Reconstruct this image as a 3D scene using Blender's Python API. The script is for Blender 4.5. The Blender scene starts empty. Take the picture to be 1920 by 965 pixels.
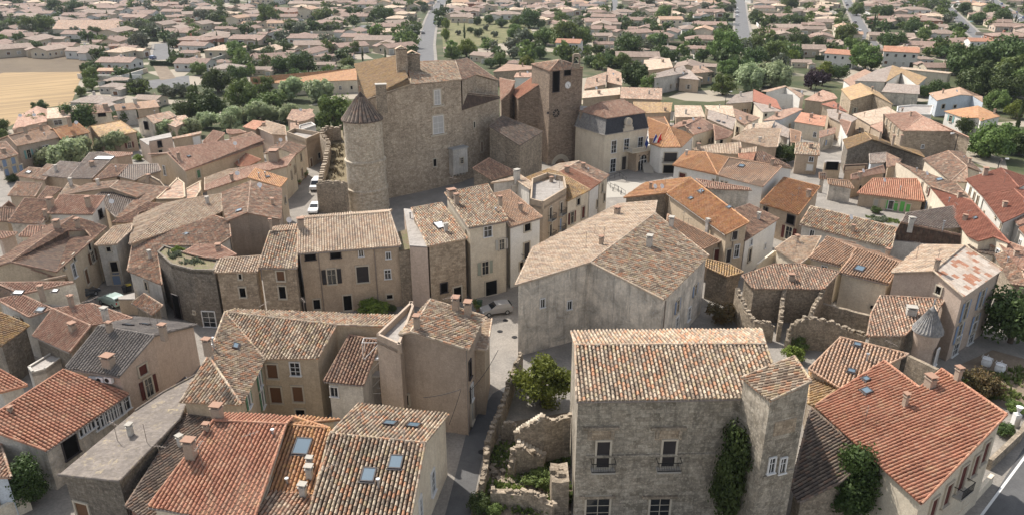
import bpy, bmesh, math, random
from mathutils import Vector, Matrix
from mathutils.geometry import tessellate_polygon
random.seed(7)
SC = bpy.context.scene
# ------------------------------------------------------------ camera, sky, sun
FPX, CX, CY, TH, HC = 1400.0, 960.0, 482.5, math.radians(22.6), 46.0
cam = bpy.data.objects.new('camera', bpy.data.cameras.new('camera'))
SC.collection.objects.link(cam)
cam.location = (0, 0, HC)
cam.rotation_euler = (math.pi/2 - TH, 0, 0)
cam.data.sensor_width = 36
cam.data.lens = FPX/1920*36
cam.data.clip_start = 1; cam.data.clip_end = 9000
SC.camera = cam
SUN_EL, SUN_AZ = math.radians(50), math.radians(-42)      # azimuth from +Y towards +X
W = bpy.data.worlds.new('World'); SC.world = W; W.use_nodes = True
nt = W.node_tree; nt.nodes.clear()
sky = nt.nodes.new('ShaderNodeTexSky'); sky.sky_type = 'NISHITA'; sky.sun_disc = False
sky.sun_elevation = SUN_EL; sky.sun_rotation = SUN_AZ; sky.dust_density = 2.0; sky.air_density = 1.0
bg = nt.nodes.new('ShaderNodeBackground'); bg.inputs['Strength'].default_value = 0.15
wo = nt.nodes.new('ShaderNodeOutputWorld')
hs=nt.nodes.new('ShaderNodeHueSaturation'); hs.inputs['Saturation'].default_value=.42      # sky colour desaturated so its light leaves shaded walls less blue
nt.links.new(sky.outputs[0], hs.inputs['Color']); nt.links.new(hs.outputs[0], bg.inputs[0]); nt.links.new(bg.outputs[0], wo.inputs[0])
sl = bpy.data.lights.new('sun', 'SUN'); sl.energy = 4.4; sl.angle = math.radians(0.6); sl.color = (1, .935, .85)
so = bpy.data.objects.new('sun', sl); SC.collection.objects.link(so)
sd = Vector((math.cos(SUN_EL)*math.sin(SUN_AZ), math.cos(SUN_EL)*math.cos(SUN_AZ), math.sin(SUN_EL)))
so.rotation_euler = sd.to_track_quat('Z', 'Y').to_euler(); so.location = (-60, 60, 120)
SC.view_settings.view_transform = 'Standard'; SC.view_settings.look = 'None'
SC.view_settings.gamma = 1; SC.view_settings.exposure = 0.50
SC.cycles.max_bounces = 5; SC.cycles.diffuse_bounces = 3; SC.cycles.volume_bounces = 0
# ------------------------------------------------------------ helpers
FR = {'A1':(0,180,5),'A2':(384,180,5),'A3':(768,180,5),'A4':(1152,180,5),'A5':(1536,180,5),
      'B1':(0,340,5),'B2':(384,340,5),'B3':(768,340,5),'B4':(1152,340,5),'B5':(1536,340,5),'B6':(0,500,5),
      'a':(0,0,2.925),'b':(640,0,2.925),'c':(1280,0,2.925),'d':(0,320,2.925),'e':(640,320,2.925),'f':(1280,320,2.925),
      'g':(0,635,2.925),'h':(640,635,2.925),'i':(1280,635,2.925),'s':(0,0,1),'t':(1000,120,4.02)}
CTH, STH = math.cos(TH), math.sin(TH)
def s(fr, x, y):
    f = FR[fr]; return f[0]+x/f[2], f[1]+y/f[2]
def ray(px, py):
    a, b = px-CX, CY-py
    return Vector((a, FPX*CTH+b*STH, -FPX*STH+b*CTH)).normalized()
def P(px, py, z=0.0):
    d = ray(px, py); t = (z-HC)/d.z
    return Vector((d.x*t, d.y*t, z))
def link(o, par=None):
    SC.collection.objects.link(o)
    if par is not None: o.parent = par
    return o
def tag(o, label=None, cat=None, group=None, kind=None):
    if label: o['label'] = label
    if cat: o['category'] = cat
    if group: o['group'] = group
    if kind: o['kind'] = kind
    return o
def empty(name, loc=(0,0,0), rz=0):
    o = bpy.data.objects.new(name, None); o.location = loc; o.rotation_euler = (0,0,rz); o.empty_display_size = .3
    return link(o)
class MB:
    def __init__(s): s.v=[]; s.f=[]; s.uv=[]; s.m=[]
    def face(s, pts, uv=None, m=0):
        n=len(s.v); s.v += [tuple(p) for p in pts]; s.f.append(tuple(range(n,n+len(pts))))
        s.uv.append(uv if uv else [(0,0)]*len(pts)); s.m.append(m)
    def box(s, c, sx, sy, sz, rz=0, m=0, M=None):
        if M is None: M = Matrix.Translation(Vector(c)) @ Matrix.Rotation(rz,4,'Z')
        q=[M@Vector((x*sx/2,y*sy/2,z*sz/2)) for x in(-1,1) for y in(-1,1) for z in(-1,1)]
        n=len(s.v); s.v += [tuple(p) for p in q]
        for a in ((0,1,3,2),(4,6,7,5),(0,4,5,1),(2,3,7,6),(0,2,6,4),(1,5,7,3)):
            s.f.append(tuple(n+i for i in a)); s.m.append(m)
            s.uv.append([(q[i].x+q[i].y, q[i].z) for i in a])
    def prism(s, pts, z0, z1, m=0):            # pts: plan polygon ccw
        n=len(pts)
        s.face([(p[0],p[1],z1) for p in pts],[(p[0],p[1]) for p in pts],m)
        u=0
        for i in range(n):
            a,b=pts[i],pts[(i+1)%n]; l=math.hypot(b[0]-a[0],b[1]-a[1])
            s.face([(a[0],a[1],z0),(b[0],b[1],z0),(b[0],b[1],z1),(a[0],a[1],z1)],[(u,z0),(u+l,z0),(u+l,z1),(u,z1)],m); u+=l
    def tube(s, pts, r, n=6, m=0, taper=None):
        rings=[]
        for i,p in enumerate(pts):
            p=Vector(p); d=(Vector(pts[min(i+1,len(pts)-1)])-Vector(pts[max(i-1,0)])).normalized()
            a=d.orthogonal().normalized(); b=d.cross(a); rr=r if taper is None else r*taper[i]
            k=len(s.v); s.v += [tuple(p+a*rr*math.cos(j*2*math.pi/n)+b*rr*math.sin(j*2*math.pi/n)) for j in range(n)]; rings.append(k)
        for k0,k1 in zip(rings,rings[1:]):
            for j in range(n):
                s.f.append((k0+j,k0+(j+1)%n,k1+(j+1)%n,k1+j)); s.m.append(m); s.uv.append([(0,0)]*4)
        s.f.append(tuple(rings[-1]+j for j in range(n))); s.m.append(m); s.uv.append([(0,0)]*n)
    def build(s, name, mats, par=None, smooth=False):
        me=bpy.data.meshes.new(name); me.from_pydata(s.v,[],s.f)
        if not isinstance(mats,(list,tuple)): mats=[mats]
        for m in mats: me.materials.append(m)
        if len(mats)>1: me.polygons.foreach_set('material_index', s.m)
        ul=me.uv_layers.new(name='UVMap'); ul.data.foreach_set('uv',[c for q in s.uv for p in q for c in p])
        if smooth: me.polygons.foreach_set('use_smooth',[True]*len(s.f))
        me.update()
        return link(bpy.data.objects.new(name, me), par)
# ------------------------------------------------------------ materials
MAT = {}
class N:
    def __init__(s, name):
        s.mat=bpy.data.materials.new(name); s.mat.use_nodes=True; s.t=s.mat.node_tree; s.t.nodes.clear()
        s.o=s.t.nodes.new('ShaderNodeOutputMaterial'); s.b=s.t.nodes.new('ShaderNodeBsdfPrincipled')
        s.b.inputs['Roughness'].default_value=.9; s.b.inputs['Specular IOR Level'].default_value=.25
        s.t.links.new(s.b.outputs[0], s.o.inputs[0])
    def n(s, typ, **k):
        x=s.t.nodes.new('ShaderNode'+typ)
        for a,v in k.items():
            if a.startswith('i_'): 
                x.inputs[int(a[2:]) if a[2:].isdigit() else a[2:].replace('_',' ')].default_value=v
            else: setattr(x,a,v)
        return x
    def l(s,a,b): s.t.links.new(a,b)
    def coord(s, kind='Object', sc=None, rot=None):
        c=s.n('TexCoord'); o=c.outputs[kind]
        if sc is not None:
            m=s.n('Mapping'); m.inputs['Scale'].default_value = sc if hasattr(sc,'__len__') else (sc,)*3
            s.l(o,m.inputs[0]); o=m.outputs[0]
        return o
    def noise(s, vec, scale, detail=4, rough=.6, dist=0):
        x=s.n('TexNoise'); x.inputs['Scale'].default_value=scale; x.inputs['Detail'].default_value=detail
        x.inputs['Roughness'].default_value=rough; x.inputs['Distortion'].default_value=dist
        if vec is not None: s.l(vec,x.inputs['Vector'])
        return x.outputs['Fac']
    def ramp(s, fac, stops, interp='LINEAR'):
        r=s.n('ValToRGB'); cr=r.color_ramp; cr.interpolation=interp
        while len(cr.elements)<len(stops): cr.elements.new(.5)
        for e,(p,c) in zip(cr.elements,stops):
            e.position=p; e.color = (c[0],c[1],c[2],1) if hasattr(c,'__len__') else (c,c,c,1)
        s.l(fac,r.inputs[0]); return r.outputs[0]
    def mix(s, fac, a, b, mode='MIX'):
        m=s.n('Mix',data_type='RGBA',blend_type=mode)
        for sock,v in ((m.inputs[0],fac),(m.inputs[6],a),(m.inputs[7],b)):
            if hasattr(v,'is_output'): s.l(v,sock)
            elif hasattr(v,'__len__'): sock.default_value=(v[0],v[1],v[2],1)
            else: sock.default_value=v
        return m.outputs[2]
    def math(s, op, a, b=None, c=None):
        m=s.n('Math',operation=op)
        for i,v in enumerate((a,b,c)):
            if v is None: continue
            if hasattr(v,'is_output'): s.l(v,m.inputs[i])
            else: m.inputs[i].default_value=v
        return m.outputs[0]
    def bump(s, h, strength=.5, dist=.05):
        b=s.n('Bump'); b.inputs['Strength'].default_value=strength; b.inputs['Distance'].default_value=dist
        s.l(h,b.inputs['Height']); s.l(b.outputs[0],s.b.inputs['Normal'])
    def col(s,c):
        if hasattr(c,'is_output'): s.l(c,s.b.inputs['Base Color'])
        else: s.b.inputs['Base Color'].default_value=(c[0],c[1],c[2],1)
def L(r,g,b): return tuple(((c/255)/12.92 if c/255<=.04045 else ((c/255+.055)/1.055)**2.4) for c in (r,g,b))
TP, TR = .34, .45        # tile column pitch, tile length
def roofmat(name, cols, lich=(.0,(.3,.25,.1)), dirt=.35, pitch=TP, rowl=TR, var=.12, pan=False):
    if not pan: roofmat(name,[tuple(x*(.6 if name in('pale','villa','villb') else .30) for x in c) for c in cols],(lich[0],tuple(x*.55 for x in lich[1])),dirt,pitch,rowl,var,True)  # pan copy darkened: channel dirt plus painted shade of the tile gaps
    n=N(('pan_' if pan else 'roof_')+name); uv=n.coord('UV'); sep=n.n('SeparateXYZ'); n.l(uv,sep.inputs[0])
    cu=n.math('FLOOR',n.math('DIVIDE',sep.outputs[0],pitch))
    rr=n.math('FLOOR',n.math('ADD',n.math('DIVIDE',sep.outputs[1],rowl),n.math('MULTIPLY',cu,.37)))
    oi=n.n('ObjectInfo')
    cb=n.n('CombineXYZ'); n.l(cu,cb.inputs[0]); n.l(rr,cb.inputs[1])
    n.l(n.math('MULTIPLY',oi.outputs['Random'],91.7),cb.inputs[2])
    wn=n.n('TexWhiteNoise',noise_dimensions='3D'); n.l(cb.outputs[0],wn.inputs[0])
    k=len(cols); c=n.ramp(wn.outputs['Value'],[(i/k,cc) for i,cc in enumerate(cols)],'CONSTANT')
    co=n.coord('Object')
    c=n.mix(.12,c,tuple(sum(x[i] for x in cols)/len(cols) for i in range(3)))
    big=n.noise(co,.45,4,.65)
    stk=n.noise(n.coord('UV',(1.6,.16,1)),1.0,5,.75)
    c=n.mix(n.ramp(stk,[(.52,0),(.68,.4)]),c,tuple(x*.4 for x in cols[-1])); c=n.mix(n.ramp(stk,[(.33,.5),(.46,0)]),c,tuple(min(.7,x*1.25) for x in cols[0]))
    fine=n.noise(co,6,3,.7)
    c=n.mix(n.ramp(big,[(.42,0),(.62,dirt)]),c,n.mix(.6,cols[0],(.07,.06,.055)))
    c=n.mix(n.ramp(fine,[(.4,.0),(.75,.35)]),c,(.06,.052,.045))
    pn=n.noise(co,1.5,5,.85,.3); c=n.mix(n.ramp(pn,[(.36,.6),(.47,0)]),c,tuple(x*.45 for x in cols[0])); c=n.mix(n.ramp(pn,[(.54,0),(.66,.5)]),c,tuple(min(.7,x*1.25) for x in cols[0]))
    if lich[0]>0:
        ln=n.noise(co,1.1,6,.75,.5)
        c=n.mix(n.ramp(ln,[(.62-lich[0]*.3,0),(.72-lich[0]*.2,min(1,.5+lich[0]*.6))]),c,lich[1])
    hv=n.n('HueSaturation'); n.l(c,hv.inputs['Color'])
    n.l(n.math('ADD',n.math('MULTIPLY',n.math('SUBTRACT',oi.outputs['Random'],.5),var*2),1.0),hv.inputs['Value'])
    n.col(hv.outputs[0]); n.b.inputs['Roughness'].default_value=.88
    w=n.math('ABSOLUTE',n.math('SINE',n.math('MULTIPLY',sep.outputs[0],math.pi/pitch)))
    n.bump(n.math('ADD',n.math('MULTIPLY',w,.6),n.math('MULTIPLY',fine,.6)),.5,.05)
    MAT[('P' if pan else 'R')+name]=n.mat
R=roofmat
CREAM,PINK,ORG,DRK,GRY,BRN,TAN,OCH=(.53,.43,.33),(.43,.27,.205),(.45,.20,.11),(.14,.105,.085),(.30,.265,.23),(.28,.18,.135),(.42,.305,.225),(.46,.33,.19)
R('old',[TAN,(.48,.27,.18),(.60,.47,.35),(.30,.18,.12),TAN,(.27,.21,.165),(.50,.27,.17),(.40,.25,.18),(.2,.145,.11)],(.22,(.36,.31,.21)),.5)
R('mix',[(.62,.50,.37),(.50,.24,.13),(.2,.14,.105),TAN,(.46,.30,.2),(.26,.18,.13),(.46,.36,.22),(.17,.13,.10),CREAM,(.47,.23,.13),(.50,.40,.29),(.33,.27,.21)],(.2,(.38,.32,.2)),.4)
R('pale',[(.60,.48,.36),(.56,.44,.335),(.48,.34,.25),(.52,.36,.25),(.62,.51,.39),(.38,.30,.24),(.57,.42,.30)],(.22,(.55,.43,.27)),.2)
R('tan',[TAN,(.52,.33,.22),(.44,.28,.19),(.5,.32,.21)],(.1,(.44,.32,.19)),.25)
R('red',[(.42,.195,.125),(.46,.225,.145),(.38,.175,.11),(.44,.22,.14),(.47,.27,.18)],(.28,(.42,.27,.16)),.25)
R('dred',[(.36,.15,.10),(.38,.165,.11),(.33,.14,.095)],(.1,(.4,.25,.15)),.2)
R('pink',[(.46,.28,.20),(.42,.25,.18),(.5,.32,.235),(.38,.225,.165),(.5,.36,.27)],(.15,(.44,.36,.27)),.25)
R('org',[(.46,.235,.12),(.50,.27,.145),(.41,.21,.115),(.5,.31,.19)],(.4,(.48,.29,.12)),.25)
R('yel',[(.46,.31,.18),(.42,.26,.14),(.33,.22,.14),(.5,.37,.22),(.3,.22,.15)],(.45,(.44,.29,.11)),.3)
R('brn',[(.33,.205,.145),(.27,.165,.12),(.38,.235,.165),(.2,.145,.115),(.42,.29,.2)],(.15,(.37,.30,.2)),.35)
R('dark',[(.17,.13,.105),(.23,.18,.145),(.3,.195,.14),(.29,.23,.18),(.14,.115,.10)],(.15,(.3,.27,.19)),.4)
R('grey',[(.35,.295,.255),(.30,.25,.215),(.40,.335,.28),(.33,.25,.205)],(.15,(.39,.34,.26)),.3)
R('fib',[(.22,.19,.165),(.19,.165,.145),(.25,.215,.185),(.18,.155,.13)],(.2,(.42,.34,.2)),.45,.17,.3)
R('corr',[(.23,.205,.185),(.26,.23,.205),(.20,.18,.165)],(.1,(.25,.2,.1)),.4)
R('soil',[(.2,.15,.10),(.16,.14,.08)],(.5,(.12,.13,.05)),.4)
R('flat',[(.36,.33,.3),(.38,.35,.32)],(0,(0,0,0)),.3)
R('slate',[(.045,.05,.062),(.055,.06,.072),(.04,.043,.052)],(0,(0,0,0)),.1,.3,.25)
R('slat2',[(.22,.215,.21),(.26,.25,.24),(.18,.175,.175),(.3,.285,.26)],(.15,(.22,.2,.14)),.2,.3,.25)
R('patch',[(.58,.50,.42),(.5,.40,.32),(.40,.15,.07),(.55,.48,.41),(.46,.33,.25),(.62,.55,.47),(.36,.13,.06),(.5,.42,.35)],(.0,(.3,.2,.1)),.1,.8,.75)
R('villa',[(.29,.20,.16),(.24,.165,.13),(.33,.235,.19)],(0,(0,0,0)),.25)
R('villb',[(.31,.235,.19),(.26,.20,.16),(.35,.27,.22)],(0,(0,0,0)),.25)
def wallmat(name, base, dark, kind='plaster', stain=.5, bs=(.5,.25), var=.1):
    n=N('wall_'+name); co=n.coord('Object'); uv=n.coord('UV')
    oi=n.n('ObjectInfo')
    add=n.n('VectorMath',operation='ADD'); n.l(co,add.inputs[0])
    cb=n.n('CombineXYZ'); n.l(n.math('MULTIPLY',oi.outputs['Random'],50),cb.inputs[0]); n.l(cb.outputs[0],add.inputs[1]); co=add.outputs[0]
    big=n.noise(co,.35,6,.7,.6); mid=n.noise(co,1.6,5,.7,.3); fine=n.noise(co,9,4,.75)
    c=n.mix(n.ramp(big,[(.38,0),(.66,stain)]),base,dark)
    c=n.mix(n.ramp(mid,[(.45,0),(.75,stain*.8)]),c,tuple(x*.62 for x in base))
    st=n.noise(n.coord('UV',(1.3,.13,1)),1.0,4,.7)           # vertical run-off streaks
    c=n.mix(n.ramp(st,[(.5,0),(.66,stain*.8)]),c,dark)
    h=fine
    if kind!='plaster':
        b=n.n('TexBrick'); mp=n.n('Mapping'); n.l(uv,mp.inputs[0])
        ds=n.noise(co,2.5,3,.6); mv=n.n('VectorMath',operation='ADD'); cb2=n.n('CombineXYZ')
        am=.14 if kind=='rubble' else .05
        n.l(n.math('MULTIPLY',ds,am*2),cb2.inputs[0]); n.l(n.math('MULTIPLY',ds,am*1.6),cb2.inputs[1])
        n.l(mp.outputs[0],mv.inputs[0]); n.l(cb2.outputs[0],mv.inputs[1]); n.l(mv.outputs[0],b.inputs['Vector'])
        b.inputs['Scale'].default_value=1; b.inputs['Brick Width'].default_value=bs[0]; b.inputs['Row Height'].default_value=bs[1]
        b.inputs['Mortar Size'].default_value=.018; b.inputs['Mortar Smooth'].default_value=.6; b.inputs['Bias'].default_value=0
        b.inputs['Color1'].default_value=(1,1,1,1); b.inputs['Color2'].default_value=(.5,.48,.45,1); b.inputs['Mortar'].default_value=(.5,.49,.47,1)
        c=n.mix(.9,c,b.outputs['Color'],'MULTIPLY')
        vo=n.n('TexVoronoi'); vo.inputs['Scale'].default_value=3.2 if kind=='rubble' else 1.5; n.l(co,vo.inputs['Vector'])
        sc_=n.n('SeparateColor'); n.l(vo.outputs['Color'],sc_.inputs[0])
        c=n.mix(n.ramp(sc_.outputs[0],[(0,.45 if kind=='rubble' else .2),(.5,0)]),c,tuple(x*.45 for x in base))
        h=n.math('ADD',n.math('MULTIPLY',b.outputs['Fac'],-1.0),fine)
    c=n.mix(n.ramp(fine,[(.38,.4),(.56,0)]),c,tuple(x*.42 for x in base))
    blot=n.noise(co,4.2,5,.8); c=n.mix(n.ramp(blot,[(.5,0),(.66,.5 if kind!='plaster' else .3)]),c,tuple(min(.8,x*1.35) for x in base)); c=n.mix(n.ramp(blot,[(.34,.55 if kind!='plaster' else .3),(.46,0)]),c,dark)
    hv=n.n('HueSaturation'); n.l(c,hv.inputs['Color'])
    n.l(n.math('ADD',n.math('MULTIPLY',n.math('SUBTRACT',oi.outputs['Random'],.5),var*2),1.0),hv.inputs['Value'])
    n.col(hv.outputs[0]); n.bump(h,.5,.04 if kind!='plaster' else .015); n.b.inputs['Roughness'].default_value=.92
    MAT['W'+name]=n.mat
WM=wallmat
WM('tan',(.52,.41,.30),(.27,.21,.155)); WM('cream',(.74,.65,.51),(.44,.36,.27),stain=.5); WM('white',(.80,.77,.71),(.55,.52,.46),stain=.35)
WM('ochre',(.58,.47,.34),(.34,.27,.19)); WM('pink',(.58,.46,.37),(.38,.29,.23)); WM('brown',(.46,.365,.285),(.25,.2,.155))
WM('grey',(.80,.71,.59),(.22,.2,.17),stain=.95); WM('lgrey',(.63,.59,.53),(.30,.28,.25),stain=.75)
WM('stone',(.56,.45,.33),(.27,.215,.16),'ashlar',.6,(.6,.3)); WM('cast',(.60,.50,.385),(.27,.215,.16),'rubble',.9,(.6,.3))
WM('towr',(.74,.63,.49),(.42,.34,.26),'rubble',.7,(.6,.3))
WM('rub',(.46,.38,.29),(.15,.13,.10),'rubble',.7,(.5,.25)); WM('drub',(.33,.285,.23),(.11,.10,.085),'rubble',.8,(.5,.25))
WM('church',(.37,.285,.215),(.21,.16,.12),'ashlar',.6,(.55,.28)); WM('mans',(.50,.44,.355),(.15,.135,.11),'ashlar',.85,(.8,.38))
WM('brick',(.34,.19,.14),(.2,.12,.1),'ashlar',.3,(.25,.1)); WM('blue',(.52,.56,.60),(.40,.43,.46)); WM('vcream',(.56,.48,.37),(.45,.38,.29),stain=.2)
WM('vwhite',(.66,.64,.60),(.5,.48,.45),stain=.2); WM('terra',(.42,.2,.13),(.33,.16,.1),stain=.2); WM('purp',(.33,.2,.18),(.25,.16,.14),stain=.2)
def plain(key, c, rough=.7, metal=0, noise=.2, spec=.3):
    n=N(key); f=n.noise(n.coord('Object'),7,3,.7)
    n.col(n.mix(n.ramp(f,[(.35,0),(.7,noise)]),c,tuple(x*.45 for x in c)))
    n.b.inputs['Roughness'].default_value=rough; n.b.inputs['Metallic'].default_value=metal; n.b.inputs['Specular IOR Level'].default_value=spec
    MAT[key]=n.mat
for k,c in dict(r=(.10,.025,.02),g=(.10,.20,.12),b=(.22,.29,.42),k=(.035,.03,.03),n=(.14,.07,.035),l=(.42,.40,.36),y=(.3,.32,.26),v=(.13,.42,.10),c=(.55,.45,.33),w=(.72,.72,.7),t=(.22,.40,.38)).items():
    plain('sh_'+k,c)
plain('frame_stone',(.50,.44,.35),.9); plain('frame_white',(.72,.71,.69),.5); plain('frame_dark',(.06,.05,.05),.6); plain('iron',(.025,.025,.027),.5,.4)
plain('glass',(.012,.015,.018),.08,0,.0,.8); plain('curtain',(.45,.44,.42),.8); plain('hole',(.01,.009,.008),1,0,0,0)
plain('skyglass',(.10,.15,.19),.06,0,0,1.0); plain('zinc',(.38,.39,.40),.45,.5); plain('terracotta',(.33,.2,.14),.85); plain('cement',(.42,.39,.34),.9,0,.4); plain('chim',(.40,.32,.25),.9,0,.5)
plain('gutter',(.26,.22,.19),.6,.2); plain('bark',(.10,.075,.055),.95); plain('plastic_white',(.78,.78,.77),.4); plain('solar',(.02,.025,.05),.15,0,0,.8)
# ------------------------------------------------------------ house builder
def solve(f, a, b):
    fa=f(a)
    for _ in range(40):
        m=(a+b)/2; fm=f(m)
        if (fa<0)==(fm<0): a,fa=m,fm
        else: b=m
    return (a+b)/2
def dline(p,a,b):
    d=(b-a); d.z=0; q=p-a; q.z=0
    return abs(d.x*q.y-d.y*q.x)/max(1e-6,math.hypot(d.x,d.y))
def plane_hit(px,py,a,b,c):
    n=(b-a).cross(c-a); d=ray(px,py); o=Vector((0,0,HC))
    return o+d*(n.dot(a-o)/n.dot(d))
def parse(fr, pts):
    out=[]
    for q in pts.split():
        v=q.split(',')
        x,y=float(v[0]),float(v[1]); f=fr
        if len(v)>3: f=v[3]
        X,Y=s(f,x,y) if len(v)<=3 or True else (x,y)
        z=None if len(v)<3 or v[2]=='' else float(v[2])
        out.append((X,Y,z))
    return out
def geom(fr, typ, pts, z, pitch=.30):
    """world vertices and faces of a roof from its corners"""
    p=parse(fr,pts)
    kind=typ.split(':')[0]
    if kind in 'SGD':
        if isinstance(z,tuple): ze,zr=z[0],z[1]
        else: ze,zr=z,None
        e0,e1=[P(q[0],q[1],q[2] if q[2] is not None else ze) for q in p[:2]]
        mid=((p[2][0]+p[3][0])/2,(p[2][1]+p[3][1])/2)
        if zr is None:
            zr=solve(lambda t:(t-ze)-pitch*dline(P(mid[0],mid[1],t),e0,e1), ze+.2, ze+8)
        r1,r0=[P(q[0],q[1],q[2] if q[2] is not None else zr) for q in p[2:4]]
        if kind=='S':
            q=plane_hit(p[3][0],p[3][1],e0,e1,r1)
            if abs(q.z-r0.z)<1.2: r0=q
            return [e0,e1,r1,r0],[(0,1,2,3)]
        if kind=='G':
            # mirror the front eave over the ridge line
            d=(r1-r0); d.z=0; d.normalize()
            def mir(e):
                q=e-r0; q.z=0; return r0+2*d*q.dot(d)-q
            k=z[2] if isinstance(z,tuple) and len(z)>2 else 1
            f0,f1=mir(e0),mir(e1)
            f0=r0+(f0-r0)*k; f1=r1+(f1-r1)*k
            f0.z=zr-(zr-e0.z)*k; f1.z=zr-(zr-e1.z)*k
            return [e0,e1,r1,r0,f1,f0],[(0,1,2,3),(3,2,4,5)]
        m2=((p[4][0]+p[5][0])/2,(p[4][1]+p[5][1])/2)
        zf=z[2] if isinstance(z,tuple) and len(z)>2 else solve(lambda t:(zr-t)-pitch*dline(P(m2[0],m2[1],t),r0,r1), zr-8, zr-.1)
        f1,f0=P(p[4][0],p[4][1],p[4][2] or zf),P(p[5][0],p[5][1],p[5][2] or zf)
        return [e0,e1,r1,r0,f1,f0],[(0,1,2,3),(3,2,4,5)]
    faces=[tuple(int(c,16) for c in w) for w in typ[2:].split(',')] if len(typ)>2 else [tuple(range(len(p)))]
    V=[None]*len(p)
    for i,q in enumerate(p):
        if q[2] is not None: V[i]=P(*q)
    changed=True
    while changed:
        changed=False
        for f in faces:
            kn=[i for i in f if V[i] is not None]
            if len(kn)>=3:
                for i in f:
                    if V[i] is None: V[i]=plane_hit(p[i][0],p[i][1],V[kn[0]],V[kn[1]],V[kn[2]]); changed=True
    for i in range(len(p)):
        if V[i] is None: V[i]=P(p[i][0],p[i][1],z if not isinstance(z,tuple) else z[0])
    fixed=set()                      # bring every roof face into one plane
    for f in faces:
        if len(f)>3 and abs(max(V[i].z for i in f)-min(V[i].z for i in f))>.05:
            fx=[i for i in f if i in fixed]; best=None
            for a in range(len(f)):
                for b in range(a+1,len(f)):
                    for c in range(b+1,len(f)):
                        t=(f[a],f[b],f[c])
                        if sum(i in fixed for i in t)<min(3,len(fx)): continue
                        ar=(V[t[1]]-V[t[0]]).cross(V[t[2]]-V[t[0]]); sc_=abs(ar.z)
                        if best is None or sc_>best[0]: best=(sc_,t)
            if best:
                t=best[1]
                for i in f:
                    if i in t or i in fixed: continue
                    q=plane_hit(p[i][0],p[i][1],V[t[0]],V[t[1]],V[t[2]])
                    if abs(q.z-V[i].z)<1.3: V[i]=q
        fixed|=set(f)
    return V,faces
def fnormal(ps):
    n=Vector((0,0,0))
    for a,b in zip(ps,ps[1:]+ps[:1]):
        n.x+=(a.y-b.y)*(a.z+b.z); n.y+=(a.z-b.z)*(a.x+b.x); n.z+=(a.x-b.x)*(a.y+b.y)
    return n.normalized()
def axes(ps, n):
    if n.z>.9995:
        l=max(((b-a) for a,b in zip(ps,ps[1:]+ps[:1])),key=lambda d:d.length); u=l.normalized()
    else: u=Vector((-n.y,n.x,0)).normalized()
    v=n.cross(u)                    # points up-slope
    return u,v
def tiles(mb, ps, n, u, v, near, pitch=TP, rowl=TR):
    U=[p.dot(u) for p in ps]; Vv=[p.dot(v) for p in ps]; d0=n.dot(ps[0])
    ph=random.random()*6
    def pt(a,b,h): return u*a+v*b+n*(d0+h+.035*math.sin(a*.9+ph)*math.sin(b*1.1+ph*2)+.02*math.sin(a*2.7+b*.8))
    rd=pitch*.35
    k0,k1=math.floor(min(U)/pitch),math.ceil(max(U)/pitch)
    prof=[(-1,.0),(-.66,.85),(0,1.2),(.66,.85),(1,.0)] if near else [(-1,0),(-.45,1.1),(.45,1.1),(1,0)]
    for k in range(k0,k1):
        c=(k+.5)*pitch; xs=[]
        for i in range(len(ps)):
            a,b=U[i],U[(i+1)%len(ps)]
            if (a<=c)!=(b<=c): xs.append(Vv[i]+(c-a)/(b-a)*(Vv[(i+1)%len(ps)]-Vv[i]))
        xs.sort()
        for lo,hi in zip(xs[::2],xs[1::2]):
            lo-=.03+.09*random.random()
            if hi-lo<.15: continue
            if near:
                off=-k*.37; r=math.floor(lo/rowl+k*.37); cuts=[lo]
                while True:
                    r+=1; b=(r+off)*rowl
                    if b>=hi: break
                    if b-cuts[-1]>.04: cuts.append(b)
                cuts.append(hi)
            else: cuts=[lo,hi]
            for a,b in zip(cuts,cuts[1:]):
                j=(random.random()-.5)*.03 if near else 0; h0,h1=(.035,.0) if near else (0,0)
                r0=rd*(1.06 if near else 1); r1=rd*(.86 if near else 1)
                q0=[pt(c+x*r0+j,a-(.03 if near else 0),y*r0+h0) for x,y in prof]; q1=[pt(c+x*r1+j*.4,b,y*r1+h1) for x,y in prof]
                base=len(mb.v); mb.v += [tuple(p) for p in q0+q1]; m=len(prof)
                ua=a+(.01*(b-a)); ub=b-(.01*(b-a))
                for i in range(m-1):
                    mb.f.append((base+i,base+i+1,base+m+i+1,base+m+i)); mb.m.append(0)
                    x0,x1=c+prof[i][0]*pitch*.48,c+prof[i+1][0]*pitch*.48
                    mb.uv.append([(x0,ua),(x1,ua),(x1,ub),(x0,ub)])
                if near:
                    mb.f.append(tuple(base+i for i in range(m))[::-1]); mb.m.append(0); mb.uv.append([(c,ua)]*m)
HOUSES=[]
class House: pass
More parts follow.
